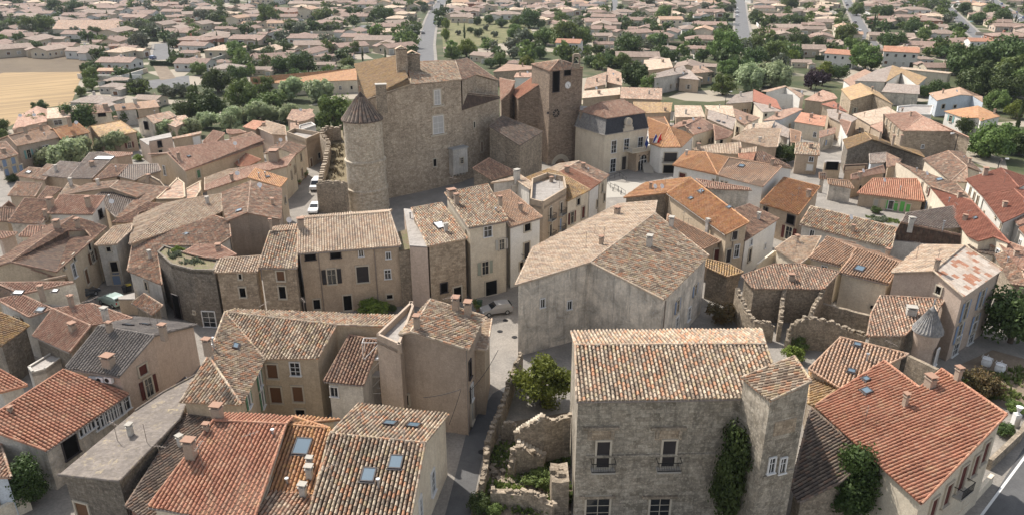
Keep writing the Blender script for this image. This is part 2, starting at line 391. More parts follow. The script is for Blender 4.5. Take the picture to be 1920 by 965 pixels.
def roof_mesh(name, V, faces, mat, root, near, fmats=None, cap=None, thick=.13, capall=False, flat=False):
    mb=MB(); mats=[MAT['R'+mat]]; edges={}
    tiled=lambda m:near is not None and not flat and m not in('flat','slate','slat2','patch','soil','fib')
    for fi,f in enumerate(faces):
        ps=[V[i] for i in f]; n=fnormal(ps)
        if n.z<0: f=f[::-1]; ps=ps[::-1]; n=-n
        mi=0
        if fmats and fi in fmats:
            mm=MAT['R'+fmats[fi]]
            if mm not in mats: mats.append(mm)
            mi=mats.index(mm)
        mt=mi; mh=fmats[fi] if fmats and fi in fmats else mat
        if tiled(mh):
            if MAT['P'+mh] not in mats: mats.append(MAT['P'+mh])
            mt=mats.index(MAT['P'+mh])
        u,v=axes(ps,n); fl = flat or (fmats[fi] if fmats and fi in fmats else mat) in ('flat',)
        tri=tessellate_polygon([ps])
        uvs=[(p.dot(u)+TP/2,p.dot(v)) for p in ps]      # pans lie half a pitch off the covers
        for t in tri:
            q=[ps[i] for i in t]
            if fnormal(q).z<0: t=t[::-1]; q=q[::-1]
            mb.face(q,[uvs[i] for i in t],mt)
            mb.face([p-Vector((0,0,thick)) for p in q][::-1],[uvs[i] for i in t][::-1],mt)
        mat_here = fmats[fi] if fmats and fi in fmats else mat
        if near is not None and mat_here not in ('flat','slate','slat2','patch','soil','fib') and n.z>.5:
            k=len(mb.f); 
            tiles(mb,ps,n,u,v,near, TP, TR)
            for j in range(k,len(mb.f)): mb.m[j]=mi
        for a,b in zip(f,f[1:]+f[:1]):
            edges.setdefault((min(a,b),max(a,b)),[]).append((fi,a,b,n))
    for (a0,b0),l in edges.items():
        fi,a,b,n=l[0]; A,B=V[a],V[b]
        if len(l)==1:
            mb.face([A-Vector((0,0,thick)),B-Vector((0,0,thick)),B,A],[(0,0),(.5,0),(.5,.1),(0,.1)],0)
        hor=abs((B-A).normalized().dot(n.cross(Vector((0,0,1))).normalized())) if n.z<.9995 else 0
        isr=len(l)==2 and (l[0][3]+l[1][3]).normalized().z > l[0][3].z+.004
        verge=len(l)==1 and hor<.93
        top=len(l)==1 and hor>=.93 and (A+B).z/2 > sum(V[i].z for i in faces[fi])/len(faces[fi])
        if near is not None and not flat and (isr or verge or top) and (B-A).length>.8 and mat not in('flat',):
            r=.13 if isr or top else .11
            ln=(B-A).length; k=max(1,int(ln/.42)) if near else max(1,int(ln/3))
            d=(B-A)/ln; o=Vector((0,0,.05)); sd_=d.cross(Vector((0,0,1))).normalized()
            for i in range(k):
                p,q=A+d*(ln*i/k)+o,A+d*(ln*(i+1)/k)+o
                pr=[(-1,-.2),(-.6,.65),(0,.9),(.6,.65),(1,-.2)]; ro=random.random()*9
                base=len(mb.v); mb.v+=[tuple(p+sd_*x*r*1.08+Vector((0,0,y*r+.02))) for x,y in pr]+[tuple(q+sd_*x*r*.95+Vector((0,0,y*r))) for x,y in pr]
                for j in range(4):
                    mb.f.append((base+j,base+j+1,base+5+j+1,base+5+j)); mb.m.append(0); mb.uv.append([(ro+j*.01+300,ro*3)]*4)
    return mb.build(name, mats, root), edges
def inset(loop, d):
    out=[]; n=len(loop)
    for i in range(n):
        a,b,c=loop[i-1],loop[i],loop[(i+1)%n]
        e1=(b-a); e1.z=0; e2=(c-b); e2.z=0
        if e1.length<1e-4 or e2.length<1e-4: out.append(b.copy()); continue
        e1.normalize(); e2.normalize()
        n1=Vector((-e1.y,e1.x,0)); n2=Vector((-e2.y,e2.x,0)); m=n1+n2
        if m.length<.2: out.append(b+n1*d); continue
        m.normalize(); k=d/max(.45,m.dot(n1)); out.append(Vector((b.x+m.x*k,b.y+m.y*k,b.z)))
    return out
def loops(V, faces):
    e={}
    for f in faces:
        n=fnormal([V[i] for i in f]); 
        if n.z<0: f=f[::-1]
        for a,b in zip(f,f[1:]+f[:1]): e[(a,b)]=1
    bd={a:b for (a,b) in e if (b,a) not in e}
    out=[]
    while bd:
        st=next(iter(bd)); l=[st]; c=bd.pop(st)
        while c!=st and c in bd: l.append(c); c=bd.pop(c)
        out.append(l)
    return out
def H(fr, typ, pts, z, roof, wall, label, ex='', cat='house', name='town_house', pitch=.30, base=0.0, over=.28, group=None, fm=None, flat=False, parapet=0, rname='roof', skip=()):
    V,faces=geom(fr,typ,pts,z,pitch)
    h=House(); h.V=V; h.faces=faces; h.walls=[]; h.fr=fr
    c=sum(V,Vector((0,0,0)))/len(V); loc=Vector((c.x,c.y,base))
    root=empty(name,loc); tag(root,label,cat,group); h.root=root
    near=None; D=min(p.y for p in V)
    if D<120: near=True
    elif D<175: near=False
    Vl=[v-loc for v in V]
    if flat: near=None
    h.feats=[]; h.roof,_=roof_mesh(rname,Vl,faces,roof,root,near,fm,flat=flat)
    mb=MB()
    for l in loops(V,faces):
        lp=inset([V[i] for i in l],0 if flat else over)
        u=0
        for i in range(len(lp)):
            if i in skip: pass
            a,b=lp[i].copy(),lp[(i+1)%len(lp)].copy(); a.z-=.17; b.z-=.17
            ln=math.hypot(b.x-a.x,b.y-a.y)
            if ln<.02: continue
            mb.face([Vector((a.x,a.y,base))-loc,Vector((b.x,b.y,base))-loc,b-loc,a-loc],[(u,base),(u+ln,base),(u+ln,b.z),(u,a.z)])
            h.walls.append((a,b)); u+=ln
            if parapet:
                d=Vector((b.x-a.x,b.y-a.y,0)); d.normalize(); nn=Vector((-d.y,d.x,0))*.25
                q=[a,b,b+nn,a+nn]; pz=parapet+.17
                t=[Vector((p.x,p.y,p.z+pz))-loc for p in q]; bt=[Vector((p.x,p.y,p.z-.2))-loc for p in q]
                mb.face(t,[(u,0),(u+ln,0),(u+ln,.3),(u,.3)])
                mb.face([bt[0],bt[1],t[1],t[0]],[(u,0),(u+ln,0),(u+ln,1),(u,1)]); mb.face([t[3],t[2],bt[2],bt[3]],[(u,0),(u+ln,0),(u+ln,1),(u,1)])
                mb.face([t[1],bt[1],bt[2],t[2]]); mb.face([bt[0],t[0],t[3],bt[3]])
    h.wallo=mb.build('wall',MAT['W'+wall],root); h.loc=loc; h.base=base
    HOUSES.append(h)
    h.ex=ex; h.nm=name
    if typ in('S','G','D') and D<115:           # a gutter under the front eave
        a,b=V[0]-loc,V[1]-loc; o=Vector((b.y-a.y,-(b.x-a.x),0)).normalized()*.07; o.z=-.14
        if o.dot(c-V[0])>0: o.x=-o.x; o.y=-o.y
        g=MB(); g.tube([a+o,(a+b)/2+o+Vector((0,0,-.03)),b+o],.075,6); g.build('gutter',MAT['gutter'],root)
    for t in ex.split(): feature(h,t)
    return h
def hit_wall(h, px, py):
    d=ray(px,py); best=None; o=Vector((0,0,HC))
    for a,b in h.walls:
        e=Vector((b.x-a.x,b.y-a.y,0)); ln=e.length; e.normalize(); n=Vector((e.y,-e.x,0))   # outward
        dn=d.dot(n)
        if dn>-1e-4: continue
        t=(a-o).dot(n)/dn; p=o+d*t; u=(p-a).dot(e)
        if -0.3<u<ln+.3 and (best is None or t<best[0]): best=(t,p,e,n)
    return best
def hit_roof(h, px, py):
    best=None; d=ray(px,py); o=Vector((0,0,HC))
    for f in h.faces:
        ps=[h.V[i] for i in f]; n=fnormal(ps)
        if n.z<0: n=-n
        t=(ps[0]-o).dot(n)/n.dot(d); p=o+d*t; ins=False
        for i in range(len(ps)):
            a,b=ps[i],ps[(i+1)%len(ps)]
            if (a.y>p.y)!=(b.y>p.y) and p.x<(b.x-a.x)*(p.y-a.y)/(b.y-a.y)+a.x: ins=not ins
        sc=(0 if ins else 1, t)
        if best is None or sc<best[0]: best=(sc,p,n,ps)
    return best[1:]
def window_mesh(M, w, hgt, frame, fill, style, sh, root, nm='window'):
    """M maps local (x along wall, y outward, z up), origin at the window's centre"""
    mb=MB(); t=.10 if frame!='frame_stone' else .17; dp=.14
    def bx(m,x,y,z,sx,sy,sz): m.box(None,sx,sy,sz,M=M@Matrix.Translation((x,y,z)))
    for sx in(-1,1): bx(mb,sx*(w/2+t/2-.02),dp/2,0,t,dp,hgt+t*2)
    bx(mb,0,dp/2,hgt/2+t/2,w,dp,t); bx(mb,0,dp/2+.05,-hgt/2-t/2,w+.3,dp+.1,t)
    if style in 'wsbm' and hgt>.7 and not fill.startswith('sh_'):
        bx(mb,0,.045,0,.055,.03,hgt)
        if hgt>1.1: bx(mb,0,.045,hgt*.12,w,.03,.045)
        if style=='m': bx(mb,0,.045,-hgt*.2,w,.03,.045)
    fo=mb.build(nm,MAT[frame],root)
    g=MB(); bx(g,0,.01,0,w,.03,hgt); g.build('pane' if style not in 'cd' else 'leaf',MAT[fill],fo)
    if style in 'sx':
        for sx in (-1,1):
            q=MB(); bx(q,sx*(w/2+t+w*.25),.07,0,w*.5,.045,hgt)
            for k in range(3): bx(q,sx*(w/2+t+w*.25),.10,hgt*(-.35+.35*k),w*.5,.02,.06)
            q.build('shutter',MAT['sh_'+sh],fo)
    if style=='b':
        q=MB(); bx(q,0,.40,-hgt/2-.12,w+.9,.75,.12); q.build('balcony',MAT['cement'],fo)
        q=MB()
        for zz in(.05,.85): bx(q,0,.75,-hgt/2+zz,w+.9,.05,.05)
        for sx in(-1,1):
            bx(q,sx*(w+.9)/2,.38,-hgt/2+.85,.05,.75,.05)
        k=int((w+.9)/.14)
        for i in range(k+1): bx(q,-(w+.9)/2+i*(w+.9)/k,.75,-hgt/2+.45,.025,.025,.8)
        q.build('railing',MAT['iron'],fo)
    return fo
def feature(h, t):
    h.feats.append(t[0])
    k=t[0]; v=t[1:].split(','); fr=h.fr
    x,y=s(fr,float(v[0]),float(v[1]))
    if k in 'wscdbmxoa':
        w,hg=float(v[2]),float(v[3]); sh=v[4] if len(v)>4 else 'k'
        r=hit_wall(h,x,y)
        if not r: return
        _,p,e,n=r; p=p-h.loc
        if p.z+h.loc.z-hg/2<.05: p.z=hg/2+.05-h.loc.z
        M=Matrix(((e.x,n.x,0,p.x),(e.y,n.y,0,p.y),(e.z,n.z,1,p.z),(0,0,0,1)))
        frame={'w':'frame_white','s':'frame_stone','c':'frame_stone','d':'frame_stone','b':'frame_stone','m':'frame_stone' if sh=='t' else 'frame_white','x':'frame_white','o':'frame_stone','a':'frame_dark'}[k]
        fill='curtain' if (k=='m' and sh=='w') else 'sh_'+sh if k in 'cd' or (k=='b' and len(v)>4) else ('hole' if k in 'oa' else 'glass')
        window_mesh(M,w,hg,frame,fill,'m' if k=='m' else ('c' if k in 'cd' else ('x' if k=='x' else ('s' if k=='s' else ('b' if k=='b' else ('o' if k in 'oa' else 'w'))))),sh,h.root,'door' if k=='d' else 'window')
    elif k=='k':          # skylight
        w,hg=float(v[2]),float(v[3]); p,n,ps=hit_roof(h,x,y); u,vv=axes(ps,n); p=p-h.loc+n*.2
        M=Matrix(((u.x,vv.x,n.x,p.x),(u.y,vv.y,n.y,p.y),(u.z,vv.z,n.z,p.z),(0,0,0,1)))
        mb=MB()
        for sx in(-1,1): mb.box(None,.1,hg,.16,M=M@Matrix.Translation((sx*w/2,0,0))); mb.box(None,w+.1,.1,.16,M=M@Matrix.Translation((0,sx*hg/2,0)))
        mb.box(None,w+.3,.16,.03,M=M@Matrix.Translation((0,-hg/2-.1,-.01)))
        f=mb.build('skylight',MAT['frame_dark'],h.root)
        mb=MB(); mb.box(None,w,hg,.06,M=M@Matrix.Translation((0,0,.02))); mb.build('pane',MAT[v[4] if len(v)>4 else 'skyglass'],f)
    elif k in 'hjv':       # chimney (h masonry, j white, v thin vent)
        p,n,ps=hit_roof(h,x,y); u,vv=axes(ps,n); hg=float(v[2]) if len(v)>2 else 1.1; w=float(v[3]) if len(v)>3 else .6
        p=p-h.loc; rz=math.atan2(u.y,u.x); mb=MB()
        if k=='v':
            mb.tube([p-Vector((0,0,.2)),p+Vector((0,0,hg))],.09,8); mb.tube([p+Vector((0,0,hg)),p+Vector((0,0,hg+.12))],.17,8); mb.build('flue',MAT['zinc'],h.root); return
        mb.box(p+Vector((0,0,hg/2-.3)),w,w*.8,hg+.6,rz); 
        mb.box(p+Vector((0,0,hg)),w+.14,w*.8+.14,.08,rz)
        for a in(-1,1):
            for b in(-1,1): mb.box(p+Vector((math.cos(rz)*a*w*.4-math.sin(rz)*b*w*.3,math.sin(rz)*a*w*.4+math.cos(rz)*b*w*.3,hg+.15)),.1,.1,.24,rz)
        c=mb.build('chimney',MAT['Wlgrey' if k=='j' else 'chim'],h.root)
        mb=MB(); mb.box(p+Vector((0,0,hg+.3)),w+.2,w*.8+.2,.07,rz); mb.build('cap',MAT['cement' if k=='j' else 'terracotta'],c)
    elif k=='n':           # antenna
        p,n,ps=hit_roof(h,x,y); p=p-h.loc; mb=MB(); hg=float(v[2]) if len(v)>2 else 2.2
        mb.tube([p,p+Vector((0,0,hg))],.028,5); a=random.random()*3
        d=Vector((math.cos(a),math.sin(a),0)); e=Vector((-d.y,d.x,0)); q=p+Vector((0,0,hg-.15))
        mb.tube([q-d*.7,q+d*.7],.018,4)
        for i in range(5): mb.tube([q+d*(-.65+.3*i)-e*(.15+.03*i),q+d*(-.65+.3*i)+e*(.15+.03*i)],.012,4)
        mb.build('antenna',MAT['gutter'],h.root)
    elif k=='u':           # gutter / downpipe on a wall
        r=hit_wall(h,x,y)
        if not r: return
        _,p,e,n=r; p=p-h.loc; mb=MB(); z1=float(v[2]); q=Vector((p.x,p.y,0))+n*.08
        mb.tube([q+Vector((0,0,.1)),q+Vector((0,0,z1))],.06,6); mb.build('downpipe',MAT['gutter'],h.root)
    elif k=='q':           # satellite dish
        p,n,ps=hit_roof(h,x,y); p=p-h.loc; mb=MB(); mb.tube([p,p+Vector((0,0,1))],.03,5)
        d=Vector((.5,-.7,.5)).normalized(); c=p+Vector((0,0,1)); a=d.orthogonal().normalized(); b=d.cross(a)
        pr=[c+d*.0]+[c+d*.1+(a*math.cos(t*math.pi/6)+b*math.sin(t*math.pi/6))*.42 for t in range(12)]
        for i in range(12): mb.face([pr[0],pr[1+i],pr[1+(i+1)%12]])
        mb.build('satellite_dish',MAT['plastic_white'],h.root)
# ------------------------------------------------------------ ground, fields, roads
def gmat(name, stops, scale, fine=3, vor=None, bump=.3, rough=.95, f2=.35):
    n=N(name); co=n.coord('Object')
    a=n.noise(co,scale,6,.65,.4)
    c=n.ramp(a,stops)
    b=n.noise(co,fine,4,.7)
    c=n.mix(n.ramp(b,[(.35,f2),(.65,0)]),c,(.05,.045,.035))
    if vor:
        v=n.n('TexVoronoi'); v.inputs['Scale'].default_value=vor; n.l(co,v.inputs['Vector'])
        sp=n.n('SeparateColor'); n.l(v.outputs['Color'],sp.inputs[0])
        c=n.mix(n.ramp(sp.outputs[0],[(.0,0),(.72,0),(.74,.8)],'LINEAR'),c,(.36,.31,.25))
    n.col(c); n.b.inputs['Roughness'].default_value=rough; n.bump(b,bump,.05); MAT[name]=n.mat
gmat('land',[(.3,(.035,.052,.018)),(.48,(.06,.075,.028)),(.62,(.11,.105,.055)),(.78,(.19,.165,.12))],.09,1.2,.06)
gmat('paving',[(.3,(.22,.205,.185)),(.55,(.29,.265,.235)),(.75,(.37,.34,.30))],.35,4)
gmat('asphalt',[(.3,(.12,.12,.125)),(.7,(.18,.18,.18))],.4,6,f2=.2)
gmat('straw',[(.3,(.16,.13,.075)),(.7,(.25,.20,.12))],.8,5)
gmat('asphalt_dark',[(.3,(.085,.085,.088)),(.7,(.13,.13,.13))],.6,6,f2=.2)
gmat('grass',[(.3,(.09,.11,.035)),(.55,(.17,.16,.07)),(.75,(.26,.22,.12))],.25,2)
gmat('dirt',[(.3,(.16,.12,.085)),(.7,(.28,.22,.16))],.3,3)
gmat('plough',[(.3,(.115,.085,.055)),(.7,(.165,.125,.08))],.08,1.5)
def wheat():
    n=N('wheat'); co=n.coord('Object'); r=n.coord('Object',(1,1,1))
    mp=n.n('Mapping'); mp.inputs['Rotation'].default_value=(0,0,.95); n.l(r,mp.inputs[0])
    m2=n.n('Mapping'); m2.inputs['Scale'].default_value=(.32,.012,1); n.l(mp.outputs[0],m2.inputs[0])
    st=n.noise(m2.outputs[0],1.6,3,.6); a=n.noise(co,.05,5,.6)
    c=n.mix(n.ramp(a,[(.3,0),(.7,1)]),(.36,.25,.125),(.29,.20,.095))
    c=n.mix(n.ramp(st,[(.42,0),(.58,.95)]),c,(.24,.165,.085)); n.col(c); MAT['wheat']=n.mat
wheat()
plain('line',(.62,.62,.60),.8,0,.15)
def sheet(name, mat, pts, z, kind='structure', label=None, cat=None):
    mb=MB(); q=[Vector((p.x,p.y,z)) for p in pts]
    for t in tessellate_polygon([q]):
        f=[q[i] for i in t]
        if fnormal(f).z<0: f=f[::-1]
        mb.face(f)
    o=mb.build(name,MAT[mat]); tag(o,label,cat,kind=kind); return o
def px(fr,pts,z=0): return [P(*s(fr,*[float(c) for c in q.split(',')]),z) for q in pts.split()]
sheet('ground','land',[Vector((-3500,-500,0)),Vector((3500,-500,0)),Vector((3500,7000,0)),Vector((-3500,7000,0))],-.03)
sheet('town_paving','paving',[Vector((-110,10,0)),Vector((120,10,0))]+px('s','1960,470 1900,330 1700,280 1500,250 1250,230 1000,250 640,255 540,250 420,262 330,262 180,290 60,300 -60,330'),0)
def road(name, pts, w, mat='asphalt', z=.02, edge=True, kind='structure'):
    L_=[];R_=[]
    for i,p in enumerate(pts):
        d=(pts[min(i+1,len(pts)-1)]-pts[max(i-1,0)]); d.z=0; d.normalize(); n=Vector((-d.y,d.x,0))*w/2
        L_.append(p+n); R_.append(p-n)
    mb=MB()
    for i in range(len(pts)-1): mb.face([Vector((q.x,q.y,z)) for q in (R_[i],R_[i+1],L_[i+1],L_[i])])
    o=mb.build(name,MAT[mat]); tag(o,kind=kind)
    if edge:      # pale pavements with a kerb on both sides
        mb=MB()
        for S_,sg in((L_,1),(R_,-1)):
            for a,b in zip(S_,S_[1:]):
                d=(b-a).normalized(); n=Vector((-d.y,d.x,0))*sg*1.4
                q=[a,b,b+n,a+n]; q=[Vector((v.x,v.y,.14)) for v in q]
                if sg<0: q=q[::-1]
                mb.face(q[::-1] if fnormal(q).z<0 else q); lo=[Vector((v.x,v.y,0)) for v in (a,b)]
                mb.face([lo[0],lo[1],Vector((b.x,b.y,.14)),Vector((a.x,a.y,.14))])
        tag(mb.build('pavement',MAT['paving']),kind='structure')
    return o
ROADS=[]
def rd(fr,pts,w,**k):
    q=px(fr,pts); ROADS.append((q,w)); return road('road',q,w,**k)
rd('b','462,345 462,250 475,180 495,110 515,60 545,20 560,-10',7.5)
rd('c','335,235 325,150 318,60 316,-5',8)
rd('c','1070,290 1010,210 960,120 905,10 890,-20',6.5)
rd('c','1680,250 1600,190 1520,110 1440,30 1400,-10',6)
rd('c','1960,190 1850,100 1740,30 1690,-10',5.5)
rd('c','1100,15 1300,18 1420,20',5,edge=False)
rd('a','880,330 885,290 890,240',7)
rd('b','90,190 110,160 135,140',6,edge=False)
rd('a','1190,60 1320,40 1400,0',5,edge=False)
rd('b','1490,60 1500,20 1500,-10',5,edge=False)
sheet('car_park','asphalt',px('a','805,445 1035,415 1045,490 1000,510 870,480 815,495'),.02)
sheet('boules_court','dirt',px('a','840,362 905,350 965,430 880,442'),.03)
sheet('wheat_field','wheat',px('a','-400,900 -100,740 60,690 250,592 390,572 455,395 20,400 -400,520'),.01)
sheet('ploughed_field','plough',px('a','-400,520 20,400 455,395 530,285 0,292 -300,300'),.006)
sheet('stubble_field','plough',px('a','620,103 830,95 790,140 665,152'),.01)
sheet('lawn','grass',px('b','545,110 700,100 1000,108 1050,180 900,235 560,280'),.01)
sheet('meadow','grass',px('c','1080,25 1430,22 1300,45 1100,45'),.01)
sheet('meadow','grass',px('a','330,0 520,5 500,22 330,18'),.01)
sheet('road','asphalt_dark',px('s','1812,1010 1920,838 2080,640 2400,700 2300,1100'),.02)
road('road_marking',px('s','1822,990 1920,858 2040,700'),.22,'line',.03,False)
sheet('ruin_ground','dirt',px('h','830,470 1250,400 1260,965 700,1010 790,640'),.02)
sheet('yard','dirt',px('i','1500,150 1700,60 1950,130 1950,420 1700,360'),.02)
sheet('alley','asphalt_dark',px('h','900,260 830,300 690,500 560,1000 700,1000 800,520 900,330'),.024)
sheet('square','cement',px('t','560,880 700,900 840,880 900,920 760,1000 540,1010'),.02)
# swimming pools and garden walls of the villas
# ------------------------------------------------------------ old town, nearest houses first
H('g','S','705,300 250,612 -125,475 350,170',4.6,'red','grey','long low house with orange tiled roof and a strip of white framed windows',
  'w450,503,.8,.9 w475,486,.8,.9 w500,468,.8,.9 w541,452,.9,1.5 w568,436,.9,1.5 w596,418,.9,1.5 w625,400,.9,1.5 w655,380,.9,1.5 w688,352,.9,1.5 a385,590,1.5,2 h60,400,.3,.3',pitch=.32)
H('s','D','123,688 224,705 290,629 186,611 368,609 250,596',6.6,'corr','pink','brown house with corrugated grey roof and dark red shutters on its gable',
  pitch=.42)
corr=HOUSES[-1]; corr.fr='g'
for t in 'c782,168,1.0,1.1,r s815,262,.9,2.1,r h600,150,1.0,1.0'.split(): feature(corr,t)
corr.fr='s'
for t in 'h207,622,.9,.5 h307,628,1.0,.6 k240,611,1.0,.5 k272,610,1.0,.5 n297,612,3 n200,620,2'.split(): feature(corr,t)
H('g','F:0125,2345','320,745,4.8 655,780,5.8 985,440,5.8 1090,190,5.6 900,290,4.9 740,395,4.9',5,'fib','drub','long curved shed with dull grey mossy roof and a rubble stone end wall',
  'c455,935,1.4,1.5,n',cat='shed')
H('g','F','690,915,4.6 840,1010,4.6 1175,432,5.4 1012,412,5.4',5,'dark','brick','narrow dark old roof in the gap beside the bright orange roof','')
V0=H('g','D','815,915 1385,1010 1570,468 1170,447 1605,430 1240,407',6.4,'red','cream','broad bright orange tiled roof with a tall pale chimney near its left edge',
  'h1052,650,1.5,.8 h1195,425,.9,.8 h1135,505,.5,.4 v1497,522,.4')
V1=H('g','F:0123,3245,5476','1372,1010,5.9 1680,1055,5.9 1738,850 1448,830 1812,492,8.2 1572,470,8.2 1868,442,7.7 1600,425,7.7',6,'org','cream','narrow orange roof strip with a large blue skylight and two white box vents',
  'k1660,593,1.3,1.5 j1700,760,.9,.5 j1665,860,.9,.5 j1700,690,.5,.4 v1575,790,.4',fm={0:'old'})
H('h','D','-200,1050 368,1050 460,572 -62,520 590,415 95,355',(6.3,None,6.6),'mix','cream','big front house with many coloured canal tiles, four dark skylights and a cream gable',
  'k300,680,1.0,1.2 k150,750,1.0,1.2 k265,470,1.0,.9 k395,482,1.0,.9 m500,785,1.0,2.3 m432,935,1.0,2.3 n108,470,1.2')
def F_(fr,faces,pts,*a,**k): return H(fr,'F:'+faces,pts,*a,**k)
Lh=F_('s','0123,0346,456,01897','422,585,9.2 632,609,9.2 597,671,7.2 496,673,7.2 453,758,6.9 338,753,6.9 391,667,9.2 440,580,8.3 722,612,8.6 742,592,8.2'.replace(' 440,580,8.3 722,612,8.6 742,592,8.2',' 440,580,8.3 725,612,8.7 744,592,8.2'),7,'mix','ochre',
  'L shaped house with orange and cream tiles and yellow lichen along its hips','v400,674,1.6')
Lh.fr='g'
for t in 'c1495,175,1.1,1.6,n m1620,163,1.0,1.5 c1515,305,1.2,1.9,n c1635,300,1.1,1.8,n o1648,400,1.0,.7 x1422,225,.8,1.6,g x1362,330,.8,1.6,g x1437,325,.8,2.0,g h1140,60,.9,.6 k1290,44,1.0,.5 v1175,60,1.3'.split(): feature(Lh,t)
H('s','S','608,713 682,721 712,640 655,628',(5.9,8.0),'brn','lgrey','small dark tiled lean-to roof beside the tall brown house')
HOUSES[-1].fr='g'; feature(HOUSES[-1],'w1835,287,.8,1.1')
TB=F_('e','0123,034','380,883,11.3 695,981,10.1 785,797,10.1 490,706,11.3 315,900,10.7',10,'mix','brown','tall brown rendered house with orange ridge tiles and three pale chimneys',
  'h415,865,1.2,.6 h628,765,1.3,.8 h695,790,1.3,.8 n610,740,1.0')
TB.fr='h'
for t in 'w333,208,.8,1.1 o348,328,1.0,1.2 a703,165,.8,1.9 a748,85,.8,1.9 a748,210,.8,1.9 x714,290,.7,1.8,k d715,400,1.0,2.4,l u688,300,10'.split(): feature(TB,t)
H('e','F','195,928,10.0 322,985,10.0 400,770,10.0 385,745,10.0',10,'flat','brown','flat roof terrace with thick parapet on the side of the tall brown house','',flat=True,parapet=.7,name='terrace_house')
H('e','F','700,975,8.0 800,985,8.0 826,812,8.2 790,805,8.2',8,'pale','tan','narrow tan house with small cream tiled roof behind the tall brown house','')
V2=H('s','D','1081,750 1471,744 1435.5,645 1079,647 1428,617 1071,621',12.4,'mix','mans','large grey ruined stone mansion under a cream and orange canal tiled roof','',name='stone_mansion',cat='mansion',over=.12)
V2.fr='h'
for t in 'b1435,630,1.1,2.6,k b1795,625,1.1,2.6,k m1405,925,2.0,2.4,t m1745,920,1.7,2.1,t h1625,380,.1,.1'.split()[:4]: feature(V2,t)
V3=H('i','F','325,212,14.2 480,340,14.2 706,235,15.4 612,97,15.4',12.6,'mix','mans','square stone stair tower of the mansion with a sloping patched orange roof','w486,690,.55,1.4 w546,690,.55,1.4',name='stair_tower',cat='tower',over=.1)
H('i','F','690,165,6.2 862,272,6.2 1240,85,8.2 865,-8,8.2',6,'tan','tan','striped tan tiled roof behind the stair tower with two small skylights','k958,35,.7,.5 k925,180,.7,.5 n1130,60,1.8')
H('i','F','696,172,5.8 848,272,5.9 722,368,5.2 690,355,5.2',6,'yel','rub','little triangular roof thick with yellow lichen beside the stair tower','')
BR=F_('i','012345','725,365,6.4 1310,905,6.4 1778,415,9.6 1420,165 1300,268 1105,120',6,'red','cream','largest bright orange roof with dark tile lines above the road','h1352,262,.9,.8 h1503,225,1.1,.5 h1215,370,1.1,.4 k1010,290,.8,.7 k1008,225,.6,.5',fm=None)
for t in 'c1655,620,1.0,2.2,r c1602,690,1.0,2.2,r b1530,760,1.1,2.6,r c1450,850,1.0,2.2,r c1370,930,1.0,2.2,r c1400,1000,.1,.1,r'.split()[:5]: feature(BR,t)
H('i','F','595,815,3.3 640,902,3.3 865,785,4.2 1030,655,6.0 705,378,6.0',4,'dark','rub','sagging dark old roof with a hole between the stair tower and orange roof','')
# big grey hall and around
GH=F_('s','012356,1742','966,535,8.4 1107,492,10.5 1228,400,10.5 1232,377,9.6 1329,479,8.5 1160,383,8.7 1000,464,8.5 1245,562,8.5',8,'pale','grey','great hall with stained grey gable wall and large pale tiled roof','h1157,402,.9,.8 h1127,460,1.0,.5 j1258,425,1.2,.7 j1217,462,1.3,.8 n1132,455,2.2',fm={1:'mix'})
GH.fr='e'
for t in 'w1102,724,.6,1.1 w1250,735,.6,1.1'.split(): feature(GH,t)
GH.fr='s'
for t in 's1270,573,.8,1.6,b s1303,543,.8,1.5,b m1268,607,1.0,1.9 m1291,588,1.0,1.8 u1244,600,8.2'.split(): feature(GH,t)
H('B4','S','495,112 1045,500 1265,385 722,-25',(7.8,9.2),'org','ochre','long house with striped orange lichen roof and three rooflights','k815,100,1.1,.7 k720,165,.8,.5 k1080,250,.8,.5 c1125,505,.9,1.3,k c1067,697,.8,2,k w1143,650,.8,1.9 u1105,600,7')
H('A4','F','85,955,7.0 490,910,7.6 715,765,8.0 290,815,7.2',7,'org','rub','low orange lichen roof beside the square with two satellite dishes','q375,900 q440,900')
H('B4','F','490,390,5.6 835,637,5.2 1003,560,6.2 500,312,6.6',6,'tan','tan','striped pinkish roof squeezed between the great hall and the orange lichen roof','c957,690,.9,1.9,r j868,462,1.6,.5')
H('B4','F','1222,560,6.3 1543,352,6.3 1268,215,7.6 1130,262,7.6',7,'brn','white','white walled house with a mossy dark roof and white dormer','c1265,690,.9,2,k w1278,570,.8,.9 w1410,605,.5,.8')
H('A4','F:0123,034','880,870,8.6 1290,885,8.6 1270,868,8.9 765,780,9.3 860,860,8.8',9,'pink','grey','blocky grey rendered building with a thin pinkish tiled top','')
F_('A4','012,132,024','545,650,7.0 968,742,7.0 857,530,8.8 1075,580,7.6 675,520,7.2',7,'org','white','hipped orange tiled roof of the white house by the town square','c640,745,1.4,.9,r o930,790,.4,.3')
H('A4','G','968,745 1395,850 1572,665 1075,580',7.0,'tan','white','white gabled house with a striped tan roof and one central skylight','k1193,662,1.0,.8 o1010,805,.4,.3 o1050,815,.4,.3')
H('B4','S','1365,205 1725,316 1930,52 1590,-34',(5.4,7.2),'org','tan','tan house with brown striped roof and two white edged openings','a1655,360,1.4,1.5 s1635,485,1.2,2.2,r a1420,265,.8,.7 h1815,150,1.1,.6')
H('s','S','1500,420 1672,466 1681,427 1520,387',(4.6,6.2),'mix','lgrey','long narrow roof of dark and cream tiles along the garden','w1523,437,.7,1.0')
H('B5','S','680,540 1320,605 1330,505 765,385',(4.8,6.5),'brn','lgrey','dark brown and cream striped roof just behind the pale gabled house','j850,440,1.5,.7 v1155,460,1.4')
